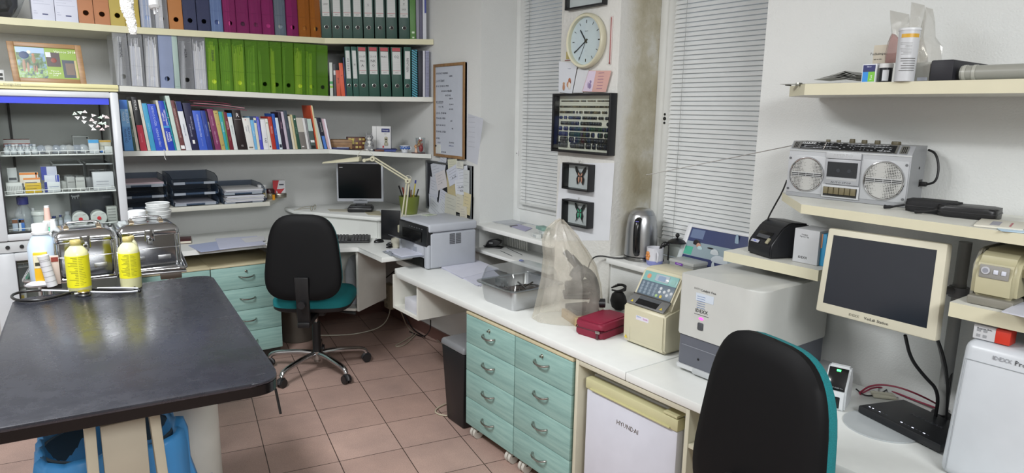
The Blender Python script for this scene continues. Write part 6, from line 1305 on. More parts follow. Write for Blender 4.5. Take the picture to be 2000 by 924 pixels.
g=G();bm=bmesh.new();g.prism([(-.05,.01),(-.03,.045),(.02,.055),(.05,.045),(.045,.03),(.02,.012)],-.024,.024,'1c1c1f:r35',M@RX(math.pi/2),bev=.004);g.obj('lever',t)
g=G();g.box((-.025,.0),(-.0245,.0245),(.026,.036),'b5b7b9:m,r30',M=M);g.tube([(-.055,0,.004),(-.10,.0,.006),(-.115,.0,.008)],[.003,.003,.008],'1a1a1c:r40',M=M);g.obj('paper_guide',t)
c=onz(1005,495,.7615);t=thing('scissors','small steel scissors with a blue oval tag on the narrow board','scissors',c)
g=G();g.tube([onz(960,470,.764)*0+onz(978,490,.764),onz(1000,500,.764)],.0018,'b9bbc0:m,r25');g.tube([onz(990,484,.764),onz(1020,498,.764)],.0018,'b9bbc0:m,r25');g.obj('blades',t);c2=onz(1044,502,.762);
c3=onz(1043,503,.763);g=G();g.sphere((2.27,c3.y*.985,.768),.014,'2f55b8:r35',1,1.1,.35);g.obj('blue_tag',t)
g=G()
for k in range(14):y=3.40-k*.018;g.box((2.47,2.478),(y-.004,y+.004),(.765,.84),'cfd0cc:r45')
g.box((2.468,2.48),(3.15,3.42),(.84,.846),'cfd0cc:r45');tag(g.obj('vent_rack'),'white wire rack standing in the niche under the far sill','rack')
# ---------------- right sill: kettle, mug, press, box, photo ----------------
kx,ky=2.385,2.165;kz=SZ;KM=T(kx,ky,kz);kr=abs(onp(1216,480,(kx,ky,0),(FW.x,FW.y,0)).xy-onp(1280,480,(kx,ky,0),(FW.x,FW.y,0)).xy.to_3d().xy).length/2 if False else .078
kh=onp(1250,406,(kx,ky,0),(FW.x,FW.y,0)).z-kz;t=thing('electric_kettle','brushed steel electric kettle with black handle on the window sill','kettle',(kx,ky,kz))
g=G();g.lathe([(kr*1.02,0),(kr*1.03,.006),(kr*1.0,.016)],'8a8a88:m,r30',KM,40);g.lathe([(kr*.99,.016),(kr*.99,.022)],'111113:r40',KM,40);g.obj('power_base',t)
g=G();g.lathe([(kr*1.0,.022),(kr*.99,.05),(kr*.955,kh*.55),(kr*.90,kh*.72),(kr*.82,kh*.84),(kr*.74,kh*.885)],'brushed',KM,48);g.obj('body',t)
g=G();g.lathe([(kr*.75,kh*.888),(kr*.62,kh*.95),(kr*.42,kh*.99),(kr*.2,kh*1.0),(.001,kh*1.0)],'brushed',KM,40);g.obj('lid',t)
vd=Vector((-kx,-ky,0)).normalized();ang=math.atan2(vd.y,vd.x)+.22*-1;HD=KM@RZ(ang)
g=G();g.tube([(kr*.86,0,kh*.80),(kr*1.16,0,kh*.78),(kr*1.30,0,kh*.62),(kr*1.32,0,kh*.42),(kr*1.20,0,kh*.22),(kr*.98,0,kh*.15)],[.015,.0165,.0165,.0165,.0165,.014],'101012:r22',14,smooth=2,M=HD);g.obj('handle',t)
g=G();g.box((kr*1.26,kr*1.34),(-.008,.008),(kh*.70,kh*.80),'4a44b0:r30',.003,M=HD);g.obj('switch',t)
cable('black kettle lead curving over the front edge of the right sill',[Vector((kx-.06,ky+.03,kz+.006)),onz(1205,505,SZ+.004),Vector((2.25,2.33,SZ+.004)),Vector((2.235,2.36,SZ-.04)),Vector((2.225,2.36,SZ-.10))],.0035,'141416:r45')
cx_,cy_=2.345,2.040;c=Vector((cx_,cy_,SZ));mh=.082;t=thing('mug','white mug with orange flower and violet-blue foot on the window sill','mug',c);MM=T(*c)
g=G();g.lathe([(.031,0),(.036,.006),(.038,.03),(.0385,mh),(.036,mh),(.034,.01),(.001,.008)],'cfd0d6:r25',MM,36);g.obj('cup',t);a=math.atan2(-c.y,-c.x)
g=G();g.lathe([(.0315,0),(.0368,.006),(.0388,.022)],'7f86bd:r25',MM,36);wrap(g,.0389,a-.2,a+1.5,.0,.0,'7f86bd:r25',MM)
for k in range(6):b=a-.95+.10*math.cos(k*1.05)*1.6;g.sphere((.0375*math.cos(b),.0375*math.sin(b),.045+.014*math.sin(k*1.05)),.009,'d08a4a:r35',.9,.9,1,M=MM,seg=10)
g.obj('decoration',t)
g=G();HM=MM@RZ(a+.25);g.tube([(.037,0,.065),(.055,0,.064),(.060,0,.045),(.055,0,.026),(.036,0,.022)],.0048,'cfd0d6:r25',10,smooth=2,M=HM);g.obj('handle',t)
c=Vector((2.43,1.985,SZ));t=thing('coffee_press','small glass coffee press with black lid behind the mug','coffee press',c);MM=T(*c)
g=G();g.lathe([(.036,.0),(.038,.006),(.037,.10),(.039,.105),(.036,.104),(.034,.008),(.001,.006)],'glass',MM,30);g.obj('glass_jug',t);g=G();g.lathe([(.043,.104),(.043,.109),(.030,.118),(.012,.124),(.004,.125),(.004,.132)],'121214:r35',MM,30);g.sphere((0,0,.139),.010,'121214:r30',M=MM);g.obj('lid',t)
g=G();HM=MM@RZ(2.35);g.tube([(.036,0,.095),(.058,0,.098),(.072,0,.07),(.070,0,.04),(.060,0,.012)],[.008,.011,.010,.009,.007],'101012:r25',10,smooth=2,M=HM);g.box((.034,.040),(-.006,.006),(.02,.1),'101012:r30',M=HM);g.obj('handle',t)
c=Vector((2.345,1.815,SZ));t=thing('clear_box','clear plastic box with a small purple label on the window sill','box',c);MM=T(2.33,1.835,SZ+.0005)@RZ(-.05)
g=G();g.box((-.045,.045),(-.068,.068),(0,.048),'b7b9b4:r25,a55',.004,M=MM);g.obj('box',t);g=G();g.box((-.047,.047),(-.070,.070),(.047,.062),'c9cbc8:r25,a65',.004,M=MM);g.obj('lid',t)
g=G();g.box((-.0475,-.047),(-.01,.032),(.042,.052),'6f3a9c:r40',M=MM);g.box((-.048,-.0475),(-.002,.024),(.046,.048),'cdb8e0',M=MM);g.obj('purple_label',t)
g=G()
for k in range(5):g.box((-.03,.03),(-.055+k*.022,-.045+k*.022),(.004,.03),'9a9c96:r40,a80',M=MM)
g.obj('contents',t)
q=[onx(1347,434,2.47),onx(1478,452,2.47),onx(1478,545,2.40),onx(1318,540,2.40)]
q[3]=Vector((2.40,q[3].y,SZ+.002));q[2]=Vector((2.40,q[2].y,SZ+.002));q=[Vector((2.475,onx(1345,436,2.475).y,onx(1345,436,2.475).z)),Vector((2.475,1.575,onx(1345,436,2.475).z)),Vector((2.405,1.575,SZ+.002)),Vector((2.405,onx(1345,436,2.475).y+.012,SZ+.002))]
t=thing('photo_frame','white-framed photograph of a vet with white dog leaning on the window','photo frame',(2.43,1.75,SZ));N=(q[1]-q[0]).cross(q[3]-q[0]).normalized();N=N if N.x>0 else -N
for u0,u1,v0,v1 in ((0,.06,0,1),(.94,1,0,1),(.06,.94,0,.07),(.06,.94,.93,1)):g=G();g.slab(sub(q,u0,u1,v0,v1,0),N*.012,'d9dbde:r35',.001);g.obj('frame_side',t)
g=G();g.slab([p+N*.004 for p in sub(q,.05,.95,.05,.95,0)],N*.004,'39436b:r30');ph_=g.obj('print',t);g=G()
def pr(u0,u1,v0,v1,m,o=-.0035):g.slab(sub(q,u0,u1,v0,v1,o),N*.0003,m)
pr(.06,.94,.07,.30,'26305e:r30');pr(.06,.94,.30,.62,'8fa0a8:r30',-.0034);pr(.08,.26,.70,.90,'6a7a9a:r30');pr(.06,.17,.32,.50,'4fae94:r30',-.0031)
def blob(u,v,r,m,sx=1,sz=1,o=-.003):c=(q[3].lerp(q[2],u)).lerp(q[0].lerp(q[1],u),v)-N*o;g.sphere(c,r,m,.08,sx,sz,seg=14)
blob(.20,.58,.020,'241f22:r50');blob(.235,.54,.013,'c79a84:r50',1,1.1,-.0025);blob(.26,.50,.012,'b9d4d8:r50',1.1,.8,-.002);blob(.40,.54,.009,'1a1a1c',2,.5)
blob(.56,.30,.034,'c3cbd2:r70',1.3,.75);blob(.47,.45,.022,'cdd4d8:r70',1,.9,-.0028);blob(.50,.17,.012,'c3cbd2:r70',.7,1.8);blob(.66,.17,.012,'c3cbd2:r70',.7,1.8);blob(.72,.42,.010,'c3cbd2:r70',.7,2.6);blob(.70,.78,.012,'9ab0c4:r70',.8,3.0)
g.obj('picture',ph_)
# ---------------- things on the long side worktop ----------------
DZ=.6905
def DP(px,py,z=DZ):return onz(px,py,z)
M=T(1.775,2.365,DZ)@RZ(.03);W2_,L2_,H2_=.30,.27,.098
t=thing('steel_container','steel food container with a clear domed lid beside the bagged microscope','container',(1.92,2.5,DZ))
def rbox(g,x0,x1,y0,y1,z0,z1,r,m,taper=0,floor=True,th=.0015):
    P0=roundpoly([(x0+taper,y0+taper),(x1-taper,y0+taper),(x1-taper,y1-taper),(x0+taper,y1-taper)],r);P1=roundpoly([(x0,y0),(x1,y0),(x1,y1),(x0,y1)],r);n=len(P0)
    V=[(x,y,z0+.012) for x,y in P0]+[(x,y,z1) for x,y in P1];F=[(i,(i+1)%n,n+(i+1)%n,n+i) for i in range(n)]
    cx,cy=(x0+x1)/2,(y0+y1)/2;k=len(V);V+=[(cx+(x-cx)*.95,cy+(y-cy)*.95,z0) for x,y in P0];F+=[(i,(i+1)%n,k+(i+1)%n,k+i) for i in range(n)];F.append(tuple(range(k,k+n)))
    g.add(V,F,m,M)
g=G();rbox(g,0,W2_,0,L2_,0,H2_,.03,'brushed',.012);P1=roundpoly([(0,0),(W2_,0),(W2_,L2_),(0,L2_)],.03);P2=roundpoly([(-.014,-.014),(W2_+.014,-.014),(W2_+.014,L2_+.014),(-.014,L2_+.014)],.03);n=len(P1)
g.add([(x,y,H2_) for x,y in P1]+[(x,y,H2_) for x,y in P2]+[(x,y,H2_-.004) for x,y in P2],[(i,(i+1)%n,n+(i+1)%n,n+i) for i in range(n)]+[(n+i,n+(i+1)%n,2*n+(i+1)%n,2*n+i) for i in range(n)],'brushed',M);g.obj('pan',t)
g=G();hl=.075;P1=roundpoly([(.0,.0),(W2_,.0),(W2_,L2_),(.0,L2_)],.03);P3_=roundpoly([(.02,.02),(W2_-.02,.02),(W2_-.02,L2_-.02),(.02,L2_-.02)],.035);P0=P2
V=[(x,y,H2_+.002) for x,y in P0]+[(x,y,H2_+.003) for x,y in P1]+[(x,y,H2_+hl*.8) for x,y in [((a[0]*.35+b[0]*.65),(a[1]*.35+b[1]*.65)) for a,b in zip(P1,P3_)]]+[(x,y,H2_+hl) for x,y in P3_]
F=[(j*n+i,j*n+(i+1)%n,(j+1)*n+(i+1)%n,(j+1)*n+i) for j in range(3) for i in range(n)];F.append(tuple(range(3*n,4*n)));g.add(V,F,'clearplastic',M)
g.tube([(x,y,H2_+.002) for x,y in P2],.003,'clearplastic',6,closed=True,M=M);g.box((.02,.05),(.10,.17),(H2_,H2_+.035),'clearplastic',.006,M=M);g.obj('domed_lid',t)
g=G();random.seed(9)
for k in range(26):x,y=random.uniform(.05,W2_-.05),random.uniform(.04,L2_-.04);a=random.uniform(0,3);g.tube([(x-.03*math.cos(a),y-.03*math.sin(a),.05+random.uniform(0,.03)),(x+.03*math.cos(a),y+.03*math.sin(a),.05+random.uniform(0,.03))],.004,random.choice(['3a322e:r50','55504c:m,r40','6a6460:m,r35','241f1e:r50']),6,M=M)
g.box((.02,W2_-.02),(.02,L2_-.02),(.03,.045),'4a3f38:r60',M=M);g.obj('instruments',t)
mc=Vector((1.955,2.135,DZ));vx=Vector((RT.x,RT.y,0)).normalized();vy=Vector((-vx.y,vx.x,0))
BMx=frame(mc,vx,(0,0,1))
t=thing('microscope','dark microscope on a plywood base hidden under the milky bag','microscope',mc)
g=G();g.box((-.045,.11),(-.12,.06),(.0,.038),'b59c74:r55',.002,M=BMx@RZ(.35));g.obj('plywood_base',t)
g=G();g.box((-.03,.08),(-.07,.06),(.039,.062),'1b1c20:r40',.006,M=BMx@RZ(.35));g.obj('foot',t)
g=G();g.tube([(.075,.0,.05),(.085,.0,.12),(.065,.0,.20),(.015,.0,.235)],[.024,.022,.022,.02],'24262a:r40',12,smooth=2,M=BMx);g.obj('arm',t)
g=G();g.cyl((-.035,0,.285),(.01,0,.235),.018,'1e2024:r35',M=BMx);g.cyl((-.06,0,.31),(-.035,0,.285),.013,'33353a:r30',M=BMx);g.cyl((-.01,0,.19),(.02,0,.245),.032,'55575c:r35',M=BMx);g.obj('eyepiece_head',t)
g=G();g.cyl((-.01,0,.13),(-.008,0,.19),.016,'b5b7bb:m,r25',M=BMx);g.cyl((-.03,.01,.14),(-.012,0,.19),.011,'8a8c90:m,r30',M=BMx);g.obj('objectives',t)
g=G();g.box((-.06,.06),(-.055,.055),(.108,.122),'1a1b1e:r40',.003,M=BMx);g.cyl((.06,-.04,.09),(.12,-.04,.09),.02,'1a1b1e:r40',M=BMx);g.cyl((-.05,-.03,.155),(.05,-.01,.16),.03,'17181a:r45',M=BMx);g.obj('stage',t)
PV=Vector((mc.x,mc.y,0));nv=(FW.x,FW.y,0)
def LX(px,py):p=onp(px,py,PV,nv);q_=p-mc;return q_.dot(vx),q_.z
prof=[((1040,634),(1182,606),.09),((1048,590),(1178,590),.10),((1058,545),(1174,555),.10),((1062,505),(1165,520),.09),((1060,470),(1148,490),.075),((1068,447),(1128,462),.05),((1084,434),(1108,440),.022),((1094,430),(1100,431),.006)]
rings=[];N_=44;random.seed(17);phs=[random.uniform(0,6.28) for _ in range(8)]
for k,(l,r,dy) in enumerate(prof):
    (xl_,zl),(xr_,zr)=LX(*l),LX(*r);zl=max(zl,.002) if k else .002;zr=max(zr,.002) if k else .002;ring=[]
    for i in range(N_):
        a=2*math.pi*i/N_;u=(math.cos(a)+1)/2;am=.010*(1 if k<7 else .2);w=sum(math.sin(a*f+p+k*.6) for f,p in zip((5,9,14,20),phs))/3
        x=xl_+(xr_-xl_)*u;z=zl+(zr-zl)*u;y=dy*math.sin(a)*1.15;rr=1+am*w*8*.5
        ring.append(BMx@Vector(((x-(xl_+xr_)/2)*rr+(xl_+xr_)/2,y*rr+.01,max(.002,z+(.006*w if k else 0)))))
    rings.append(ring)
g=G();V=[p for r in rings for p in r];F=[(k*N_+i,k*N_+(i+1)%N_,(k+1)*N_+(i+1)%N_,(k+1)*N_+i) for k in range(len(rings)-1) for i in range(N_)];F.append(tuple(range((len(rings)-1)*N_,len(rings)*N_)))
bm=bmesh.new();vs=[bm.verts.new(v) for v in V];[bm.faces.new([vs[i] for i in f]) for f in F];bmesh.ops.subdivide_edges(bm,edges=bm.edges[:],cuts=1,use_grid_fill=True)
Dd=[Vector((random.gauss(0,1),random.gauss(0,1),random.gauss(0,.4))).normalized() for _ in range(10)]
bm.normal_update()
for v in bm.verts:
    w=sum(abs(math.sin(v.co.dot(d)*42+i)) for i,d in enumerate(Dd))/10-.62;v.co+=v.normal*w*.016
    if v.co.z<DZ+.001:v.co.z=DZ+.001
g.addbm(bm,'bag');o=g.obj('polythene_bag',sharp=28);tag(o,'milky polythene bag standing peaked over the microscope','plastic bag')
g=G();c=Vector((2.215,2.13,DZ))
for k in range(4):g.tube([c+Vector((.0,.05-k*.012,.10+.008*k)),c+Vector((.02,.0,.125)),c+Vector((.0,-.05,.11+.006*k)),c+Vector((-.02,-.02,.10)),c+Vector((.0,.045,.09))],.004,'141416:r45',8,smooth=2)
crumple(g,(c.x,c.y,DZ+.045),(.03,.045,.055),'151517:r60',5,.15,2);tag(g.obj('power_adapter'),'black power adapter with coiled lead behind the bagged microscope','adapter')
cable('thin cream cable lying on the worktop behind the red case',[Vector((2.23,2.05,.76)),Vector((2.24,2.0,.70)),Vector((2.2,1.95,.697)),Vector((2.20,1.9,.697))],.003,'c9c6ba:r45')
c0,c1,c2=DP(1120,652),DP(1170,668),DP(1213,640);t=thing('hard_case','dark red zipped hard case in front of the cream heating device','case',(c0+c2)/2)
M=frame(DP(1122,650),DP(1168,664)-DP(1122,650),(0,0,1));ln=.145;wd=(c1-c0).length+.004;P=roundpoly([(0,0),(wd,0),(wd,.215),(0,.215)],.02)
g=G();g.prism(P,0,.030,'7a1430:r60',M,bev=.009,seg=3);g.obj('lower_shell',t);g=G();g.prism(P,.033,.062,'821634:r55',M,bev=.011,seg=3);g.prism([(x*.8+wd*.1,y*.86+.015) for x,y in P],.060,.065,'8a1838:r55',M,bev=.002);g.obj('upper_shell',t)
g=G();g.tube([(x*1.0+(x-wd/2)*.02,y,.0315) for x,y in P],.0022,'4a0c1c:r50',6,closed=True,M=M);g.obj('zipper',t);g=G();g.box((wd*.80,wd*.95),(-.008,-.002),(.026,.038),'a8a29c:m,r30',.002,M=M);g.box((wd*.84,wd*.91),(-.009,-.004),(.002,.026),'4a2a30:r40',.001,M=M);g.obj('zip_pull',t)
t=thing('dry_incubator','cream tabletop heating device with turquoise keypad and small display','laboratory device',(2.05,1.715,DZ));yl,yr=1.815,1.600
kz1=ony(1216,594,yl);k1=ony(1235,571,yl);k2=ony(1256,524,yl);dz=k1
g=G();X0=1.918;zlow=ony(1216,594,yl).z
prof=[(X0+.012,DZ+.004),(X0,DZ+.03),(X0-.002,zlow),(X0+.06,zlow+.03),(k1.x,k1.z),(k2.x,k2.z),(k2.x+.02,k2.z+.008),(2.17,k2.z+.0),(2.19,k2.z-.02),(2.19,DZ+.004)]
CRM='c9c3a9:r42';g.addbm(extr([(X0+.012,DZ+.003),(X0+.0,DZ+.02),(X0-.002,zlow),(X0+.015,zlow+.008),(2.19,zlow+.06),(2.19,DZ+.003)],yr,yl,'',.008),CRM);g.obj('lower_housing',t)
kxx=k1.x;g=G();g.addbm(extr([(kxx-.02,k1.z-.04),(kxx,k1.z),(k2.x,k2.z),(k2.x+.02,k2.z+.01),(2.16,k2.z+.006),(2.19,k2.z-.02),(2.19,zlow)],yr+.006,yl-.004,'',.009),CRM);g.obj('upper_housing',t)
zs=k2-k1;zs.y=0;Ls=zs.length;KM_=frame((kxx-.001,(yl+yr)/2,k1.z),(0,-1,0),(-zs.z,0,zs.x));W__=yl-yr
g=G();g.box((-W__*.40,W__*.40),(Ls*.05,Ls*.60),(.0,.0015),'5f6e7c:r40',.001,M=KM_);g.box((-W__*.40,W__*.40),(Ls*.60,Ls*.97),(.0,.0016),'7fb0ac:r40',.001,M=KM_);kp=g.obj('keypad_panel',t)
g=G();g.box((-W__*.12,W__*.20),(Ls*.66,Ls*.93),(.0016,.003),'a9b4bc:r15',.001,M=KM_);g.box((-W__*.05,W__*.12),(Ls*.70,Ls*.88),(.003,.0034),'8a9cb4:r15',M=KM_);g.obj('display',kp)
g=G()
for r in range(4):
    for k in range(4):g.cyl((-W__*.33+k*W__*.105,Ls*(.14+r*.12),.0014),(-W__*.33+k*W__*.105,Ls*(.14+r*.12),.0022),.0065,'7c8a96:r40',seg=12,M=KM_)
for k,(u,v) in enumerate(((.28,.44),(.20,.34),(.36,.34),(.28,.24),(.1,.44),(.1,.30),(.06,.14),(.16,.14))):g.cyl((W__*u,Ls*v,.0014),(W__*u,Ls*v,.0024),.0065,'c9ced2:r40' if k<6 else ['9ab87a:r40','c9b45a:r40'][k-6],seg=12,M=KM_)
g.cyl((-W__*.27,Ls*.78,.0016),(-W__*.27,Ls*.78,.0024),.010,'c98a6a:r40',seg=16,M=KM_);g.cyl((W__*.31,Ls*.76,.0016),(W__*.31,Ls*.76,.0024),.011,'8fbab4:r40',seg=16,M=KM_);g.obj('keys',kp)
g=G();wz0,wz1=zlow+.006,k1.z-.003;sl2=Vector((kxx-X0-.004,0,wz1-wz0));WM=frame((X0+.004,(yl+yr)/2,wz0+.002),(0,-1,0),(-sl2.z,0,sl2.x));Lw=sl2.length
g.box((-W__*.44,W__*.44),(0,Lw),(.0,.005),'6f6f6e:r30',.002,M=WM);g.box((-W__*.25,W__*.25),(Lw*.12,Lw*.9),(.005,.0056),'141416:r25',M=WM);g.box((-W__*.25,W__*.25),(Lw*.62,Lw*.9),(.0056,.006),'55585c:r25',M=WM);g.box((-W__*.44,W__*.44),(Lw*.95,Lw*1.02),(.004,.008),'8f8f90:m,r30',M=WM)
for sg in (-1,1):
    P=[(sg*W__*.345-.007,Lw*.18,.0055),(sg*W__*.345+.007,Lw*.18,.0055),(sg*W__*.345,Lw*.18+.012,.0055)];g.add(P,[(0,1,2)],'cfb83a:r40',WM)
g.obj('chamber_window',t)
g=G();g.box((X0-.0016,X0-.0006),(yl-.135,yl-.07),(zlow-.045,zlow-.020),'d5d0dc:r40',M=None);FX=frame((X0-.0018,yl-.085,zlow-.032),(0,-1,0),(-1,0,0));g.text('Sono',.011,FX,'3f86b8');g.text('Quick',.010,frame((X0-.0018,yl-.118,zlow-.035),(0,-1,0),(-1,0,0)),'b04a9a')
g.add([(X0-.001,yl-.012,DZ+.022),(X0-.001,yl-.028,DZ+.022),(X0-.001,yl-.020,DZ+.037)],[(0,1,2)],'cfb83a:r40');g.box((X0-.0008,X0),(yl-.0415,yl-.0407),(DZ+.01,zlow-.01),'9a967f:r40');g.obj('stickers',t)
t=thing('blood_analyser','large white box-shaped analyser with dark grey lower front behind the foreground chair','analyser',(2.07,1.35,DZ));XA=1.862;yA0=1.495;yA1=1.165;zt_=onx(1341,532,XA+.02).z
zsp=onx(1322,648,XA).z;zsp2=onx(1318,705,XA).z;AW='bfc0bc:r38'
P=roundpoly([(XA,yA0),(XA-.0,yA1),(2.27,yA1),(2.27,yA0)],[.012,.07,.01,.01],8)
g=G();g.prism(P,zsp,zt_,AW,bev=.006,seg=3);g.obj('upper_housing',t)
g=G();Pm=roundpoly([(XA+.006,yA0-.004),(XA+.006,yA1+.003),(2.265,yA1+.003),(2.265,yA0-.004)],[.012,.07,.01,.01],8);g.prism(Pm,zsp2,zsp-.001,'5d6069:r35',bev=.003);g.box((XA+.0045,XA+.008),(yA1+.075,yA0-.02),(zsp-.040,zsp-.038),'8a8d95:r30');g.cyl((XA+.0055,1.40,zsp2+.035),(XA+.004,1.40,zsp2+.035),.004,'101014');g.obj('drawer',t)
g=G();Pb=roundpoly([(XA+.0,yA0),(XA+.0,yA1),(2.27,yA1),(2.27,yA0)],[.012,.07,.01,.01],8);g.prism(Pb,DZ+.014,zsp2-.001,'c6c8c9:r38',bev=.004);g.box((XA-.001,XA+.01),(1.25,1.42),(zsp2-.022,zsp2),'b5b8ba:r38',.004)
for y in (1.45,1.22):g.cyl((XA+.04,y,DZ),(XA+.04,y,DZ+.015),.014,'b9b9b6:r40')
g.obj('base',t)
F_= lambda px,py:onx(px,py,XA-.001)
g=G();p=F_(1352,562);g.text('IDEXX',.009,frame((XA-.0012,p.y-.022,p.z+.002),(0,-1,0),(-1,0,0)),'9a9a98');g.text('Catalyst One',.012,frame((XA-.0012,p.y-.068,p.z-.0),(0,-1,0),(-1,0,0)),'3a3a3c');p=F_(1370,609);g.text('IDEXX',.018,frame((XA-.0012,p.y,p.z),(0,-1,0),(-1,0,0)),'2f2f30');g.box((XA-.001,XA-.0004),(p.y-.03,p.y+.03),(p.z-.014,p.z-.012),'6a6a6a')
g.obj('lettering',t);g=G();a,b=F_(1360,570),F_(1393,598);g.box((XA-.0012,XA-.0002),(b.y,a.y),(b.z+.004,a.z-.002),'c4cdd8:r45')
for k in range(6):g.box((XA-.0016,XA-.0012),(b.y+.034,a.y-.006),(a.z-.014-k*.008,a.z-.012-k*.008),'7a8cae:r50')
g.obj('sticker',t)
g=G();p=F_(1369,623);g.sphere((XA-.0005,p.y,p.z),.0085,'ff4fae:e14',.12,1.2,.6);g.obj('status_light',t);g=G();p=F_(1368,638);g.box((XA-.003,XA),(p.y-.011,p.y+.011),(p.z-.013,p.z+.013),'4a4c50:r35',.003);g.obj('button',t)
def pile(lab,pts,z,n,seed,grp_=None,m=('c9cad8:r60','d0d1de:r60','bfc0d6:r60')):
    random.seed(seed);P=[onz(x,y,z) for x,y in pts];c=sum(P,Vector())/4;g=G()
    for k in range(n):
        a=random.uniform(-.04,.04);Q=[c+(RZ(a)@(p-c)) for p in P];g.prism([(p.x,p.y) for p in Q],z+k*.0016,z+k*.0016+.0013,m[k%3])
    return tag(g.obj('paper_pile'),lab,'papers',grp_)
pile('white papers fanned out beside the laser printer on the side worktop',[(862,524),(925,512),(965,508),(978,528)][:0] or [(862,524),(905,545),(975,527),(930,509)],DZ,5,1)
pile('lower white paper pile with lilac edges in front of the steel container',[(898,541),(935,560),(985,548),(960,528)],DZ+.0,4,2)
# ---------------- laser printer ----------------
px0,px1,py0,py1=1.862,2.20,3.312,3.665;pz0,pz1=DZ+.002,onx(833,437,1.88).z;PG='aeb2ba:r42'
t=thing('laser_printer','grey laser printer with black control panel on the end of the side worktop','printer',((px0+px1)/2,(py0+py1)/2,DZ));H_=pz1-pz0
g=G();g.box((px0+.02,px1),(py0,py1),(pz0,pz0+H_*.80),PG,.014,seg=3);g.box((px0+.0,px0+.03),(py0,py0+.045),(pz0,pz0+H_*.55),PG,.012);g.box((px0,px0+.03),(py1-.03,py1),(pz0,pz0+H_*.55),PG,.008);g.obj('body',t)
g=G();g.box((px0+.01,px1+.004),(py0-.003,py1+.003),(pz0+H_*.81,pz1),'b4b8c0:r40',.012,seg=3);g.obj('scanner_lid',t)
g=G();g.hexa([(px0-.004,py0+.004,pz0+H_*.50),(px0-.004,py1-.004,pz0+H_*.50),(px0+.06,py0+.004,pz0+H_*.50),(px0+.06,py1-.004,pz0+H_*.50),(px0+.002,py0+.004,pz0+H_*.93),(px0+.002,py1-.004,pz0+H_*.93),(px0+.03,py0+.004,pz0+H_*.99),(px0+.03,py1-.004,pz0+H_*.99)],'16171a:r35',.006);g.obj('control_panel',t)
g=G();g.box((px0-.006,px0-.0035),(py0+.06,py1-.06),(pz0+H_*.58,pz0+H_*.80),'060607:r20')
for k in range(6):g.box((px0-.004,px0-.002),(py0+.05+k*.03,py0+.062+k*.03),(pz0+H_*.86,pz0+H_*.875),'6a6c70:r40')
g.obj('output_slot',t)
g=G();g.box((px0+.004,px0+.022),(py0+.05,py1-.03),(pz0+H_*.22,pz0+H_*.50),'b2b6be:r42',.004);g.box((px0+.002,px0+.005),(py0+.13,py0+.18),(pz0+H_*.30,pz0+H_*.42),'9499a3:r35');g.obj('front_cover',t)
g=G();g.box((px0-.0,px0+.02),(py0+.05,py1-.035),(pz0+.008,pz0+H_*.20),'0e0e10:r40');g.obj('tray_opening',t)
g=G();g.box((px0-.14,px0+.06),(py0+.05,py1-.06),(.7625,.768),'9da3ae:r30,a85',.002);g.box((px0-.145,px0-.138),(py0+.17,py0+.20),(.760,.785),'80868f:r40');g.obj('paper_tray',t)
o_=G();o_.box((px0-.125,px0+.04),(py0+.07,py1-.08),(.769,.776),'cdd0de:r60');tag(o_.obj('paper_stack'),'white paper stack in the open tray of the laser printer','papers')
g=G()
for c in range(2):
    for k in range(11):g.box((px0+.150+c*.042,px0+.186+c*.042),(py0-.0012,py0+.002),(pz0+H_*.52+k*.0058,pz0+H_*.52+k*.0058+.003),'25272b:r50')
g.obj('vent_grille',t)
g=G();g.hexa([(px0-.085,py1-.20,pz0+H_*.62),(px0-.085,py1-.03,pz0+H_*.62),(px0-.0,py1-.20,pz0+H_*.50),(px0-.0,py1-.03,pz0+H_*.50),(px0-.085,py1-.20,pz0+H_*.635),(px0-.085,py1-.03,pz0+H_*.635),(px0,py1-.20,pz0+H_*.515),(px0,py1-.03,pz0+H_*.515)],'55585f:r30',.001);g.obj('output_flap',t)
c=Vector((2.05,3.62,pz1+.001));g=G();g.box((-.04,.04),(-.028,.028),(0,.003),'c2c7b8:r60',M=T(*c)@RZ(.2));g.box((-.03,.02),(-.02,.01),(.003,.005),'a3b09a:r60',M=T(*c)@RZ(.5));tag(g.obj('notepad'),'small greenish note block lying on the laser printer','notepad')
# ---------------- corner: monitor, lamp, pot, keyboard ----------------
RZ_=.9005;pm=Vector((1.985,4.30,RZ_));dirv=Vector((-pm.x,-pm.y,0)).normalized();dirv=(RZ(.10*-1)@dirv);nm=-dirv
pc=onp(703,355,pm-nm*.03,nm);q=[onp(657.5,317,pm-nm*.03,nm),onp(749.5,317.5,pm-nm*.03,nm),onp(748,397,pm-nm*.03,nm),onp(657,391,pm-nm*.03,nm)]
for a_,b_ in ((0,1),(3,2)):z=(q[a_].z+q[b_].z)/2;q[a_].z=q[b_].z=z
xl_=(q[0]+q[3])/2;xr_=(q[1]+q[2])/2
for i in (0,3):q[i].x,q[i].y=xl_.x,xl_.y
for i in (1,2):q[i].x,q[i].y=xr_.x,xr_.y
t=thing('computer_monitor','silver-framed flat computer monitor with dark screen in the shelf corner','monitor',pm);g=G();g.slab(q,nm*.04,'a9adb3:r35',.005);g.obj('housing',t)
g=G();N=nm;g.slab(sub(q,.035,.955,.085,.965,.0006),N*.001,'0b0c0f:r15');g.obj('screen',t)
cb=q[3].lerp(q[2],.5);g=G();g.text('ASUS',.009,frame(cb+Vector((0,0,.012))-nm*.001,q[2]-q[3],-nm),'4a4c50');g.box((-.012,.012),(-.0005,.0),(-.002,.002),'c9c9cc',M=frame(q[0].lerp(q[1],.1)+Vector((0,0,-.035))-nm*.0018,q[1]-q[0],(0,0,1)));g.obj('lettering',t)
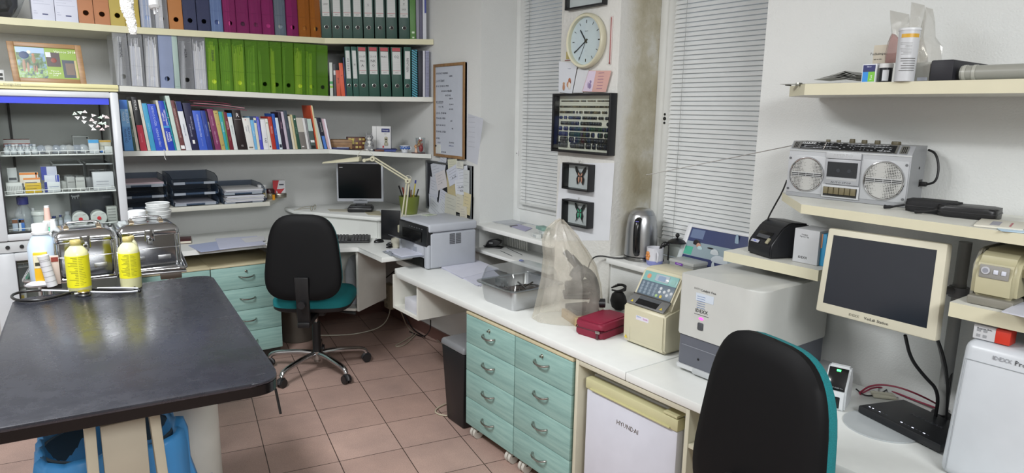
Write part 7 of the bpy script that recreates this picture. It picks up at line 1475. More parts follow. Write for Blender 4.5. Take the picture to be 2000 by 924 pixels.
SMt=frame(Vector((cb.x,cb.y,RZ_))+nm*.02,q[2]-q[3],(0,0,1));g=G();g.box((-.05,.05),(-.02,.02),(.055,cb.z-RZ_+.02),'8f9399:r35',.006,M=SMt);g.box((-.035,.035),(-.015,.015),(.0,.07),'1a1b1e:r35',.006,M=SMt);g.obj('stand',t)
g=G();g.box((-.085,.085),(-.07,.06),(.0,.035),'17181b:r35',.012,M=SMt);g.box((-.075,.075),(-.075,.05),(.035,.042),'1c1d20:r30',.003,M=SMt);g.obj('base',t)
lay('kraft_paper','cream papers lying on the corner platform beside the monitor base',[(706,411),(742,413),(745,421),(720,420)],RZ_+.0005,.003,'b9b39a:r60','papers')
lay('kraft_paper','flat beige sheet lying on the corner platform left of the monitor base',[(640,409),(678,409),(680,414),(645,413)],RZ_+.0005,.002,'c9c4b4:r60','papers')
def glasses(lab,cpx,cpy,z,rot,s_=1,m='b5a88a:m,r30'):
    c=onz(cpx,cpy,z);M=T(c.x,c.y,z)@RZ(rot);t=thing('reading_glasses',lab,'glasses',c,rot);g=G()
    for sx in (-1,1):
        g.tube([(sx*.034+.024*math.cos(a*math.pi/8),0,.019+.017*math.sin(a*math.pi/8)) for a in range(16)],.0014,m,6,closed=True,M=M);g.tube([(sx*.058,0,.024),(sx*.06,.06,.018),(sx*.045,.12,.004)],.0014,m,6,M=M)
    g.tube([(-.010,0,.024),(0,0,.027),(.010,0,.024)],.0014,m,6,M=M);g.obj('frame',t);g=G()
    for sx in (-1,1):g.cyl((sx*.034,-.0004,.019),(sx*.034,.0004,.019),.0165,'glass',seg=16,M=M)
    g.obj('lenses',t)
glasses('thin-rimmed reading glasses lying on the corner platform left of the monitor',612,411,RZ_+.002,.9)
glasses('reading glasses standing on a papers pile beside the keyboard behind the chair',640,446,.760,.9,m='4a4040:r40')
g=G();q2=[onp(744,410,(1.91,3.98,0),(.75,.66,0)),onp(781,411,(1.91,3.98,0),(.75,.66,0)),onp(780,457,(1.91,3.98,0),(.75,.66,0)),onp(744,456,(1.91,3.98,0),(.75,.66,0))]
zz=.7575;q2[2].z=q2[3].z=zz;q2[1].z=q2[0].z;g.slab(q2,Vector((.75,.66,0))*.012,'0e0f14:r35',.001);tag(g.obj('black_panel'),'black upright panel standing between mouse and desk lamp','panel')
c=Vector((2.145,4.06,RZ_));pr_=.070;ph2=onp(800,383,c,nv).z-RZ_;t=thing('flower_pot','olive green pot full of pens at the end of the corner platform','pot',c)
g=G();g.lathe([(pr_*.74,.001),(pr_*.78,.006),(pr_*.93,ph2*.6),(pr_,ph2),(pr_*.93,ph2),(pr_*.72,.01),(.001,.01)],'6f7a35:r35',T(*c),40);g.obj('pot',t)
for k,(x,y,tx,ty,h,m,cap) in enumerate(((.03,.0,.02,.0,.13,'c9b93a:r40','2c3a8c:r40'),(.015,.02,.01,.02,.09,'1a1a1c:r40',None),(-.02,.01,-.025,.0,.09,'8a3a2a:r40',None),(-.03,-.01,-.05,.0,.10,'1c1c1e:r40','17171a:r40'),(.0,-.02,.0,-.01,.075,'7a5a3a:r40',None),(.02,-.02,.03,-.02,.08,'26262a:r40',None),(-.01,.02,-.01,.03,.085,'a84a3a:r40',None))):
    p0,p1=c+Vector((x*.6,y*.6,.015)),c+Vector((x+tx,y+ty,ph2+h-.03));g=G();g.cyl(p0,p1,.0045,m,seg=10)
    if cap:g.cyl(p1-(p1-p0)*.08,p1+(p1-p0)*.03,.0055,cap,seg=10)
    tag(g.obj('pen'),['yellow and blue highlighter, tallest in the olive pot','black pen leaning back in the olive pot','reddish pen at the left of the olive pot','black capped marker leaning far left out of the olive pot','short brown pencil at the front of the olive pot','dark pen at the front right of the olive pot','orange-red pen at the back of the olive pot'][k],'pen','pens in the olive pot')
LPt=Vector((1.86,3.92,0));nv2=(FW.x,FW.y,0);L= lambda px,py:onp(px,py,LPt,nv2)
t=thing('desk_lamp','cream articulated desk lamp with two-rod arms over the corner worktop','lamp',(L(785,450).x,L(785,450).y,.757));lm='cbc7ad:r42'
b=L(785,446);g=G();g.box((-.022,.022),(-.022,.022),(-.028,.022),lm,.006,M=T(b.x,b.y,b.z));g.box((-.03,.03),(-.026,.026),(.7575-b.z,.769-b.z),lm,.004,M=T(b.x,b.y,b.z));g.cyl((b.x,b.y,.765),(b.x,b.y,b.z),.012,lm);g.obj('clamp',t)
e_=L(797,353);s0=L(787,434);up_=vx*.011
for k in (-1,1):g=G();g.cyl(s0+up_*k,e_+up_*k*.8,.0055,lm,seg=10);g.obj('lower_rod',t)
h_=L(728,310)
for k in (0,1):o=Vector((0,0,.018*k-.004));g=G();g.cyl(e_+o,h_+o,.0052,lm,seg=10);g.obj('upper_rod',t)
g=G();g.cyl(e_-vy*.018,e_+vy*.018,.015,lm);g.cyl(e_-vy*.020,e_-vy*.018,.005,'4a4030');g.box((-.02,.02),(-.012,.012),(-.014,.014),lm,.004,M=frame(e_,vx,(0,0,1)));g.obj('elbow_joint',t)
g=G();g.cyl(h_-vy*.016,h_+vy*.016,.016,lm);g.cyl(h_-vy*.018,h_-vy*.016,.005,'4a4030');hh=L(712,313);g.cyl(h_,hh,.008,lm);g.cyl(hh-vy*.014,hh+vy*.014,.011,lm);g.obj('head_joint',t)
s1,s2=L(704,311),L(632,318);dv=(s2-s1).normalized();dpt=vy;g=G();up3=Vector((0,0,1))
P=[s1-dpt*.025,s2-dpt*.055,s1+dpt*.05,s2+dpt*.055,]
g.hexa([s1-dpt*.045-up3*.012,s2-dpt*.05-up3*.002,s1+dpt*.05-up3*.012,s2+dpt*.05-up3*.002,s1-dpt*.03+up3*.018,s2-dpt*.03+up3*.006,s1+dpt*.035+up3*.018,s2+dpt*.035+up3*.006],lm,.005);g.obj('shade',t)
g=G();g.tube([L(697,308),L(704,294),L(716,292),L(727,300),L(731,308)],.0018,'c9c6ba:r45',6,smooth=2);g.tube([e_+Vector((0,0,.01)),L(792,342),L(803,344),L(803,352)],.0018,'c9c6ba:r45',6,smooth=2);g.obj('lamp_cable',t)
ka,kb_=onz(640,474,.7585),onz(723,473,.7585);kd=(kb_-ka).normalized();kc=onz(729,461,.76);t=thing('keyboard','black computer keyboard on the corner worktop behind the chair','keyboard',(ka+kb_)/2)
KM2=frame(onz(722,474.5,.7585)-kd*.44,kd,(0,0,1));g=G();g.hexa([(0,0,0),(.44,0,0),(0,.145,0),(.44,.145,0),(0,0,.012),(.44,0,.012),(0,.145,.028),(.44,.145,.028)],'17181a:r45',.004,KM2);g.obj('case',t)
g=G()
for r in range(6):
    n=20
    for k in range(n):
        if k in (14,18) and r<6 and k==14:continue
        x=.012+k*.0208;y=.014+r*.021;z=.0125+y/.145*.016
        if r==0 and 4<=k<=8:
            if k==4:g.hexa([(x,y,z),(x+.102,y,z),(x,y+.017,z+.002),(x+.102,y+.017,z+.002),(x+.001,y+.002,z+.006),(x+.101,y+.002,z+.006),(x+.001,y+.015,z+.008),(x+.101,y+.015,z+.008)],'1e1f22:r40',M=KM2)
            continue
        g.hexa([(x,y,z),(x+.018,y,z),(x,y+.018,z+.002),(x+.018,y+.018,z+.002),(x+.002,y+.003,z+.006),(x+.016,y+.003,z+.006),(x+.002,y+.015,z+.008),(x+.016,y+.015,z+.008)],'1e1f22:r40',M=KM2)
g.obj('keys',t)
c=onz(740,473,.7585);t=thing('computer_mouse','black computer mouse right of the keyboard','mouse',c);g=G();g.sphere((c.x,c.y,.761),.034,'141518:r30',1.0,.62,.55,20,M=None);
for v in range(0):pass
g.obj('shell',t);g=G();g.cyl((c.x-.018,c.y-.003,.779),(c.x-.018,c.y+.003,.779),.005,'8a8c90:r30',seg=12);g.obj('scroll_wheel',t)
t=thing('stapler','small black stapler beside the laser printer tray','stapler',onz(764,483,.7585));c=onz(763,483,.7585);M=T(c.x,c.y,.7585)@RZ(.6);g=G();g.box((-.035,.035),(-.014,.014),(0,.008),'18191b:r35',.003,M=M);g.obj('base',t);g=G();g.box((-.038,.03),(-.012,.012),(.014,.028),'1b1c1f:r30',.004,M=M);g.obj('arm',t);g=G();g.box((-.02,.015),(-.0125,.0125),(.027,.030),'b5b7ba:m,r25',.001,M=M);g.obj('metal_plate',t)
g=G();c=onz(775,478,.7585);g.lathe([(.03,0),(.034,.04),(.030,.055),(.028,.05),(.025,.004)],'b9b6a6:r45',T(1.872,3.715,.758),24);tag(g.obj('paper_cup'),'cream cup between stapler and laser printer','cup')
lay('envelope','flat cream envelope behind the mouse',[(742,460),(776,458),(780,464),(746,466)],.758,.004,'c6c2a6:r55','envelope')
pile('white and bluish papers spread on the back worktop left of the chair',[(430,488),(520,478),(500,462),(420,468)],.758,4,4,m=('c4c8dc:r60','d4d6de:r60','c9cbd2:r60'))
lay('blue_folder','thin blue-edged document folder on the back worktop beside the red book',[(368,480),(392,493),(455,485),(425,472)],.758,.003,'a8b2d0:r50','folder')
lay('writing_sheet','white sheet of paper on the back worktop near the wall',[(470,466),(515,461),(518,470),(480,474)],.765,.001,'d2d3d8:r60','paper')
c=onz(362,469,.758);g=G();M=T(.80,4.56,.758)@RZ(-.2);g.box((-.06,.06),(-.08,.08),(0,.018),'4a1a20:r45',.002,M=M);g.box((-.058,.0605),(-.0805,.078),(.003,.015),'cfc8b8:r70',M=M);tag(g.obj('red_book'),'dark red book lying on the back worktop beside the steel boxes','book')
g=G();crumple(g,(1.75,4.10,.50),(.06,.06,.14),'b9babf:r40,a80',12,.3);tag(g.obj('plastic_bag'),'white plastic bag stuffed into the open box under the corner worktop','plastic bag')
for k,(z,m) in enumerate(((.417,'bfc2c9:r50'),(.458,'c6c8cc:r50'))):
    g=G();M=T(1.70,4.03,z-.065)@RZ(-.6+.05*k);g.box((-.05,.05),(-.045,.045),(0,.038),m,.001,M=M);g.box((-.04,.0),(-.0456,-.045),(.008,.03),'3a62a8:r50' if k==0 else '8a8c92:r50',M=M)
    tag(g.obj('paper_box'),['white and blue carton in the open box under the corner worktop, lower one','white carton lying on the blue-marked one under the corner worktop'][k],'box')
g=G();g.box((1.73,1.90),(3.18,3.34),(.472,.545),'cfd1d8:r65',.001);tag(g.obj('paper_ream'),'stack of white paper in the open box below the laser printer','papers')
cable('long cream cable sagging over the floor behind the chair',[onz(622,655,.006),onz(660,655,.006),onz(700,652,.006),onx(745,640,2.05),onx(762,615,2.1),onx(762,580,2.15)],.004,'b9b6a6:r45')
cable('cream cable looping on the floor below the laser printer',[onx(780,600,2.0),onz(795,640,.006),onz(812,652,.006),onz(785,668,.006),onz(768,677,.006),onz(790,676,.006),onz(815,650,.006)],.004,'a9a18f:r45')
cable('thin pale cable on the floor beside the radiator',[onz(835,652,.006),onz(862,668,.006),onz(870,690,.006),onz(882,703,.006)],.0035,'8f867a:r45')
cable('cream cable looping on the floor beside the black bin',[onz(885,784,.006),onz(855,795,.006),onz(848,806,.006),onz(866,812,.006),onz(890,812,.006)],.004,'b9b09a:r45')
cable('black cable hanging under the corner worktop',[onx(770,530,2.12),onx(742,552,2.12),onx(748,575,2.14),onx(772,575,2.18),onx(800,640,2.22),onz(830,658,.01)],.004,'17171a:r45')
cable('black cable dropping behind the open box near the radiator',[onx(841,625,2.15),onx(841,645,2.15),onz(828,660,.006),onz(800,648,.006)],.004,'17171a:r45')
t=thing('power_strip','cream power strip hanging under the corner worktop','power strip',onx(758,585,2.12));a,b=onx(763,556,2.12),onx(757,600,2.12);g=G();g.box((2.10,2.15),(min(a.y,b.y)-.025,max(a.y,b.y)+.02),(b.z,a.z),'a8a18a:r45',.008);g.obj('housing',t);g=G()
for k in range(3):g.cyl((2.1005,(a.y+b.y)/2,b.z+.025+k*.05),(2.098,(a.y+b.y)/2,b.z+.025+k*.05),.017,'8a8470:r45')
g.obj('sockets',t)
t=thing('waste_paper_bin','dim translucent bin behind the swivel chair under the back worktop','bin',(1.52,4.5,0));g=G();g.lathe([(.11,.0),(.12,.01),(.15,.32),(.146,.32),(.105,.012)],'6b665e:r45,a85',T(1.50,4.52,0),32);g.obj('body',t)
g=G();g.lathe([(.07,0),(.072,.1)],'55504a:r50',T(1.50,4.52,.01),20);g.obj('contents',t)
# ---------------- photo frame on the refrigerator ----------------
Yf=3.985;FT=1.6955
q=[ony(21,81,4.03),ony(163,88,4.03),ony(170,166,Yf),ony(27,163,Yf)]
q[3].z=q[2].z=FT;q[0].x=q[3].x-.012;q[1].x=q[2].x-.008;zt_=(q[0].z+q[1].z)/2;q[0].z=q[1].z=zt_
N=(q[1]-q[0]).cross(q[3]-q[0]).normalized();N=N if N.y>0 else -N
t=thing('photo_frame','wooden photo frame with holiday pictures standing on the refrigerator','photo frame',(q[2]+q[3])/2)
for u0,u1,v0,v1 in ((0,.09,0,1),(.91,1,0,1),(.09,.91,0,.11),(.09,.91,.89,1)):g=G();g.slab(sub(q,u0,u1,v0,v1,0),N*.014,'oak',.002);g.obj('frame_side',t)
g=G();g.slab([p+N*.006 for p in sub(q,.08,.92,.10,.90,0)],N*.004,'7f9a3a:r35');pr0=g.obj('print',t);g=G()
def pr(u0,u1,v0,v1,m,o=-.0055):g.slab(sub(q,u0,u1,v0,v1,o),N*.0003,m)
def blob(u,v,r,m,sx=1,sz=1,o=-.005):c=(q[3].lerp(q[2],u)).lerp(q[0].lerp(q[1],u),v)-N*o;K=frame(c,(1,0,0),-N);g.sphere((0,0,0),r,m,sx,sz,.05,seg=12,M=K)
pr(.10,.48,.11,.88,'lake');pr(.10,.48,.11,.36,'water',-.0052);pr(.10,.48,.74,.88,'8fa8c8:r40',-.0052);pr(.49,.68,.42,.78,'3f3230:r40');pr(.49,.56,.66,.78,'c4c6c8:r40',-.0052);pr(.70,.90,.15,.60,'3c4250:r40');pr(.74,.86,.22,.52,'6a5a50:r40',-.0052);pr(.87,.90,.15,.60,'b0a070:r40',-.005)
blob(.20,.68,.018,'3a4a6a:r50',1.1,1);blob(.27,.76,.008,'d2c8b8:r50');blob(.18,.42,.007,'9a7f6e:r50',.9,4.5);blob(.23,.38,.006,'9a7f6e:r50',.9,4);blob(.32,.58,.009,'8f7460:r50',.9,2.2);blob(.32,.70,.006,'a87a60:r50');blob(.31,.35,.004,'907060:r50',.9,4.5);blob(.34,.34,.004,'907060:r50',.9,4.5);blob(.59,.58,.012,'7a3a30:r50')
g.obj('pictures',pr0)
c=(q[3].lerp(q[2],.76)).lerp(q[0].lerp(q[1],.76),.80)-N*-.004;g=G();g.text('Vánoce 2018',.017,frame(c,q[1]-q[0],-N),'e6ead8');c=(q[3].lerp(q[2],.58)).lerp(q[0].lerp(q[1],.58),.25)+N*.004;g.text('Vánoce\nna chalupě\n2018',.011,frame(c,q[1]-q[0],-N),'e6ead8');g.obj('lettering',pr0)
g=G();p=ony(4,152,4.35);g.box((p.x-.03,p.x+.012),(4.34,4.37),(FT,p.z+.04),'d0d2d4:r40',.004)
for k in range(3):g.box((p.x-.02,p.x+.004),(4.3385,4.34),(p.z-.03+k*.02,p.z-.018+k*.02),'2a2a2c')
tag(g.obj('power_socket'),'white multi-socket on the refrigerator at the left edge','socket')
# ---------------- contents of the glass refrigerator ----------------
def FP(px,row,y):return Vector((ony(px,300,y).x,y,FSZ[row]+.005))
def fbox(lab,px0,px1,pyt,row,y,m,deco=(),grp_=None,name='medicine_box',dz=0,d=.05,rot=0):
    pyb=(303,378,453,520)[row];a,b=ony(px0,pyt,y),ony(px1,pyt,y);z0=FSZ[row]+.0045+dz;z1=max(a.z,z0+.01)
    g=G();w=b.x-a.x;M=T((a.x+b.x)/2,y,z0)@RZ(rot);g.box((-w/2,w/2),(0,d),(0,z1-z0),m,.001,M=M)
    for u0,u1,v0,v1,mm in deco:g.box((-w/2+w*u0,-w/2+w*u1),(-.0008,0),((z1-z0)*v0,(z1-z0)*v1),mm,M=M)
    return tag(g.obj(name),lab,'box',grp_)
g1='boxes on the upper refrigerator shelf';g2='boxes on the second refrigerator shelf';g3='things on the third refrigerator shelf'
fbox('flat red box lying at the left of the upper refrigerator shelf',6,58,273,0,4.25,'a8412f:r45',((0,1,.7,1,'c9c9c9'),),g1,d=.08)
fbox('grey-white box at the back of the upper refrigerator shelf',141,173,265,0,4.20,'8f9290:r45',((.05,.95,.4,.9,'7a7d7c'),(.85,.92,.8,.9,'333333')),g1)
fbox('white box with a blue top on the upper refrigerator shelf',172,192,273,0,4.07,'c9cdd0:r45',((0,1,.75,1,'4aa0d8'),),g1)
fbox('white box with yellow edge on the upper refrigerator shelf',193,216,274,0,4.10,'c6c4b6:r45',((0,1,.85,1,'c9a04a'),(.1,.8,.5,.55,'8a8a8a'),(.0,.3,.0,.2,'2f6fb8')),g1)
fbox('small white box at the right end of the upper refrigerator shelf',204,219,286,0,4.055,'c9ccca:r45',((.2,.8,.4,.5,'8a9a90'),),g1)
def vial(c,r,h,m,cap,lab,grp_,name='vial',capm='aaaaaa:m,r30'):
    t=thing(name,lab,'vial',c,0,grp_);M=T(*c);g=G();g.lathe([(r,0),(r,h*.62),(r*.5,h*.78),(r*.5,h*.85)],m,M,18);g.obj('glass_body',t);g=G();g.lathe([(r*.62,h*.83),(r*.62,h),(r*.55,h*1.01)],cap,M,18);g.obj('cap',t)
    g=G();g.lathe([(r*1.02,h*.12),(r*1.02,h*.5)],capm,M,18);g.obj('label',t)
random.seed(41);names=['leftmost','second from left','third from left','fourth from left','fifth from left','sixth from left','seventh from left','eighth from left','ninth from left']
for k in range(9):vial(FP(14+k*6.8,0,4.05+.03*(k%2)),.0125,.048,'b9c2c6:r15,a60',random.choice(['c9cdd0:r30','8a94a0:r30','b9bcc4:r30']),'small glass vial on the upper refrigerator shelf, '+names[k],'vials on the upper refrigerator shelf',capm='c4c8cc:r50')
for k,(px,s_) in enumerate(((82,5),(96,6),(112,7),(124,8),(136,9),(152,10),(163,11))):
    p=FP(px,0,4.07);g=G();crumple(g,(p.x,p.y,p.z+.018),(.026,.03,.026),random.choice(['b5babf:r20,a75','9aa0aa:r20,a80','c4c6c8:r20,a75']),s_,.45,2);tag(g.obj('ampoule_bag'),'small bag of ampoules on the upper refrigerator shelf, '+['leftmost','second','third','fourth','fifth','second from the blue-topped box','nearest the blue-topped box'][k]+(' of its row' if k<5 else ''),'bag','ampoule bags on the upper refrigerator shelf')
fbox('tall grey-white carton at the left of the second refrigerator shelf',13,32,328,1,4.12,'b9bcbc:r45',((.1,.9,.5,.6,'4a4c50'),(.1,.9,.3,.33,'8a8a8a')),g2)
fbox('white carton with fine stripes at the front left of the second refrigerator shelf',11,43,358,1,4.055,'c9cbc8:r45',tuple((.08+k*.1,.13+k*.1,.15,.7,'9a9c9a') for k in range(9)),g2)
fbox('yellow carton at the front of the second refrigerator shelf',48,80,358,1,4.055,'c9a92a:r45',((.1,.9,.7,.75,'7a6a2a'),(.1,.7,.4,.44,'7a6a2a')),g2)
fbox('white and orange carton lying on the yellow one',45,78,348,1,4.056,'d2cbbd:r45',((0,1,.8,1,'d8884a'),(.1,.8,.3,.5,'6a6a6a')),g2,dz=.032)
fbox('second white and orange carton topmost over the yellow one',37,74,338,1,4.057,'d5cdc0:r45',((0,1,.8,1,'d8884a'),(.85,.93,0,1,'c06a3a')),g2,dz=.049)
fbox('white and blue carton topmost in the middle of the second refrigerator shelf',79,110,326,1,4.08,'b4b7c6:r45',((0,.35,0,1,'3a4494'),),g2,dz=.058)
fbox('white carton with blue end right of the yellow one, upper',86,116,343,1,4.056,'c6cad6:r45',((.72,.78,0,1,'2f3f9c'),(.82,.96,0,1,'2f3f9c')),g2,dz=.032)
fbox('white carton with dark blue end right of the yellow one, lowest',86,117,356,1,4.055,'c9ced0:r45',((0,.18,0,1,'27347c'),(.3,.9,.5,.55,'8a94a8')),g2)
fbox('small grey carton left of the tilted ones on the second refrigerator shelf',117,130,355,1,4.10,'9a9c98:r45',(),g2)
fbox('small tilted grey carton on the second refrigerator shelf',130,146,346,1,4.08,'a4a6a4:r45',((.1,.9,.6,.65,'777777'),),g2,rot=.2)
fbox('second tilted grey carton on the second refrigerator shelf',147,165,347,1,4.08,'adafac:r45',((.1,.9,.7,.75,'888888'),),g2,rot=-.1)
fbox('dark grey bag-wrapped carton left of the large white one',167,180,347,1,4.12,'6f7172:r35',(),g2)
fbox('large white carton at the right of the second refrigerator shelf',180,221,337,1,4.055,'c4c6ca:r45',((.15,.75,.45,.5,'9a9ca4'),(.15,.75,.3,.33,'9a9ca4'),(.85,.95,.1,.2,'8a8a8a')),g2)
g=G();a=FP(100,1,4.13);
for k,(x0,x1) in enumerate(((102,160),(168,225))):
    p0,p1=FP(x0,1,4.10),FP(x1,1,4.10);zz=ony(130,323,4.10).z;t=thing('clear_tub','clear tub with rolled rim on the second refrigerator shelf, '+['left one','right one'][k],'tub',p0,0,'clear tubs in the refrigerator');g=G()
    x1_=min(p1.x,FX1-.035);g.tube([(p0.x,4.14,zz),(x1_,4.14,zz),(x1_,4.5,zz),(p0.x,4.5,zz)],.004,'d5dadc:r15,a80',8,closed=True);g.obj('rim',t);g=G()
    for yy in (4.14,4.5):g.box((p0.x,x1_),(yy,yy+.0015),(p0.z,zz),'clearplastic')
    for xx in (p0.x,x1_):g.box((xx-.0008,xx+.0008),(4.14,4.5),(p0.z,zz),'clearplastic')
    g.obj('tub',t)
fbox('dark grey box with a white dog and cat mark at the back of the refrigerator',137,219,378,2,4.24,'3a3e46:r45',((.78,.95,.1,.2,'8f9298'),(.76,.95,.78,.86,'5a5e66')),g3,'dark_carton',d=.1)
p=ony(148,384,4.2385);g=G();
for x,z,rx,rz_ in ((-.008,.0,.010,.005),(.004,.002,.008,.004),(.012,.004,.005,.006),(-.015,-.006,.002,.008),(-.004,-.007,.002,.007),(.008,-.005,.002,.008),(-.018,.004,.004,.004)):g.sphere((p.x+x,4.2388,p.z+z),1,'d5d8dc:r50',rx,.0008,rz_,seg=10)
g.obj('dog_and_cat_mark',[o for o in COL.objects if o.name.startswith('dark_carton')][0])
for k,(px,py) in enumerate(((157,422),(193,420))):
    c=ony(px,py,4.06);r=.037;t=thing('round_container','white round container lying with its red-centred lid facing out, '+['left one','right one'][k],'container',(c.x,4.1,FSZ[2]+.005),0,'round containers with red-centred lids');M=T(c.x,4.06,FSZ[2]+.006+r)@RX(-math.pi/2)
    g=G();g.lathe([(r*.93,.006),(r*.90,.09)],'b9bcb8:r35',M,32);g.obj('body',t);g=G();g.lathe([(r*.9,-.004),(r,0),(r,.012),(r*.96,.014)],'c6cac6:r40',M,36);g.lathe([(r*.80,-.0055),(r*.80,-.0035)],'bcc0bc:r40',M,32);g.obj('lid',t);g=G();g.lathe([(.009,-.012),(.0095,-.004)],'c23038:r35',M,16);g.obj('red_button',t)
    g=G();g.tube([(c.x-.028,4.0545,c.z),(c.x-.012,4.0545,c.z+.002)],.0008,'777777');g.tube([(c.x+.010,4.0545,c.z+.004),(c.x+.024,4.0545,c.z+.010)],.0008,'777777');g.obj('marks',t)
fbox('small grey printed carton at the right end of the third refrigerator shelf',208,228,404,2,4.10,'a4a7a2:r45',tuple((.1,.85,.15+k*.17,.18+k*.17,'6a6c6a') for k in range(5)),g3)
c=FP(33,2,4.12);t=thing('reagent_bottle','large clear bottle with a violet-blue cap on the third refrigerator shelf','bottle',c);M=T(*c);hb=ony(33,386,4.12).z-c.z;g=G();g.lathe([(.035,0),(.036,.005),(.036,hb*.52),(.018,hb*.75),(.018,hb*.8)],'b5bcc0:r15,a35',M,30);g.obj('bottle',t);g=G();g.lathe([(.024,hb*.78),(.024,hb),(.022,hb*1.01)],'2c2f78:r40',M,28);g.obj('cap',t)
fbox('small white and brown box in front of the clear bottle',23,34,430,2,4.06,'a9b4c4:r45',((.0,1,.7,1,'7a5038'),),g3);fbox('small blue and white box in front of the clear bottle',36,47,430,2,4.06,'3f70b8:r45',((0,.4,0,1,'c9d0d8'),(0,1,.75,1,'5a3a2a')),g3)
c=FP(65,2,4.07);hb=ony(65,413,4.07).z-c.z;t=thing('plastic_tub','white plastic tub with a beige label on the third refrigerator shelf','tub',c);M=T(*c);g=G();g.lathe([(.030,0),(.033,hb*.8),(.033,hb*.82)],'bdc2c0:r40',M,32);g.obj('tub',t);g=G();g.lathe([(.036,hb*.80),(.036,hb*.97),(.034,hb)],'c9cdca:r40',M,32);g.obj('lid',t);g=G();wrap(g,.0332,-1.2,-.5,hb*.12,hb*.75,'a09c80:r50',M);g.obj('label',t)
for k,(px,r,h,cm,lab) in enumerate(((52,.012,.10,'c4c6c8:r35','small bottle with white cap behind the white tub'),(92,.014,.05,'2f3a6a:r35','short vial with navy cap right of the white tub'),(105,.010,.055,'3a4470:r35','slim vial with blue-grey cap on the third refrigerator shelf'),(119,.017,.078,'8a9094:r35','clear glass bottle left of the round containers'),(132,.012,.05,'c9ccd0:r35','small pale vial touching the left round container'))):
    vial(FP(px,2,4.14 if k!=3 else 4.08),r,h,'aab4b8:r15,a55',cm,lab,g3,'glass_bottle' if k in (0,3) else 'vial',capm='b4bac4:r50')
fbox('white and tan box on the top shelf behind the lower glass door',28,62,505,3,4.08,'a89a70:r45',((.1,.9,.7,.9,'c9c6b8'),),'boxes behind the lower door');
g=G();p=ony(38,540,4.08);g.box((p.x-.03,p.x+.02),(4.06,4.12),(.60,.68),'b9bab6:r45',.001);g.box((p.x-.015,p.x+.01),(4.0592,4.06),(.625,.65),'c9b44a:r45');tag(g.obj('medicine_box'),'grey-white box with yellow mark behind the lower glass door','box')
# ---------------- trolley with steel boxes behind the table ----------------
TZ=.915;A0,A1,A2,A3=onz(46,556,TZ),onz(366,527,TZ),onz(350,488,TZ),onz(66,515,TZ)
t=thing('instrument_trolley','steel trolley tray behind the black table carrying the two steel boxes','trolley',((A0.x+A1.x)/2,3.25,0))
tx0,tx1,ty0,ty1=A0.x,A1.x,(A0.y+A1.y)/2+.015,(A0.y+A1.y)/2+.43;TM=T((tx0+tx1)/2,ty0,0)@RZ(math.atan2(A1.y-A0.y,A1.x-A0.x));hw_=(A1-A0).length/2
g=G();g.box((-hw_,hw_),(0,.43),(TZ-.012,TZ-.004),'brushed',.002,M=TM);ring=[(-hw_,0,TZ+.006),(hw_,0,TZ+.006),(hw_,.43,TZ+.006),(-hw_,.43,TZ+.006)]
Pq=roundpoly([(-hw_,0),(hw_,0),(hw_,.43),(-hw_,.43)],.03);g.tube([(x,y,TZ+.008) for x,y in Pq],.007,'chrome',10,closed=True,M=TM)
n=len(Pq);g.add([(x,y,TZ+.006) for x,y in Pq]+[(x*.985,.215+(y-.215)*.97,TZ-.004) for x,y in Pq],[(i,(i+1)%n,n+(i+1)%n,n+i) for i in range(n)],'brushed',M=TM);g.obj('tray',t)
for x in (-hw_+.05,hw_-.05):
    for y in (.04,.39):g=G();g.cyl((x,y,.04),(x,y,TZ-.012),.011,'chrome',seg=12,M=TM);g.obj('leg',t)
g=G();g.box((-hw_+.04,hw_-.04),(.03,.40),(.42,.43),'brushed',.002,M=TM);g.obj('lower_shelf',t)
g=G();g.box((hw_-.10,hw_-.02),(-.004,.03),(TZ-.035,TZ-.012),'3a3028:r50',.002,M=TM);g.box((-hw_+.06,-hw_+.12),(-.004,.03),(TZ-.035,TZ-.012),'3a3a3a:r50',.002,M=TM);g.obj('bracket',t)
TB=TZ-.0035
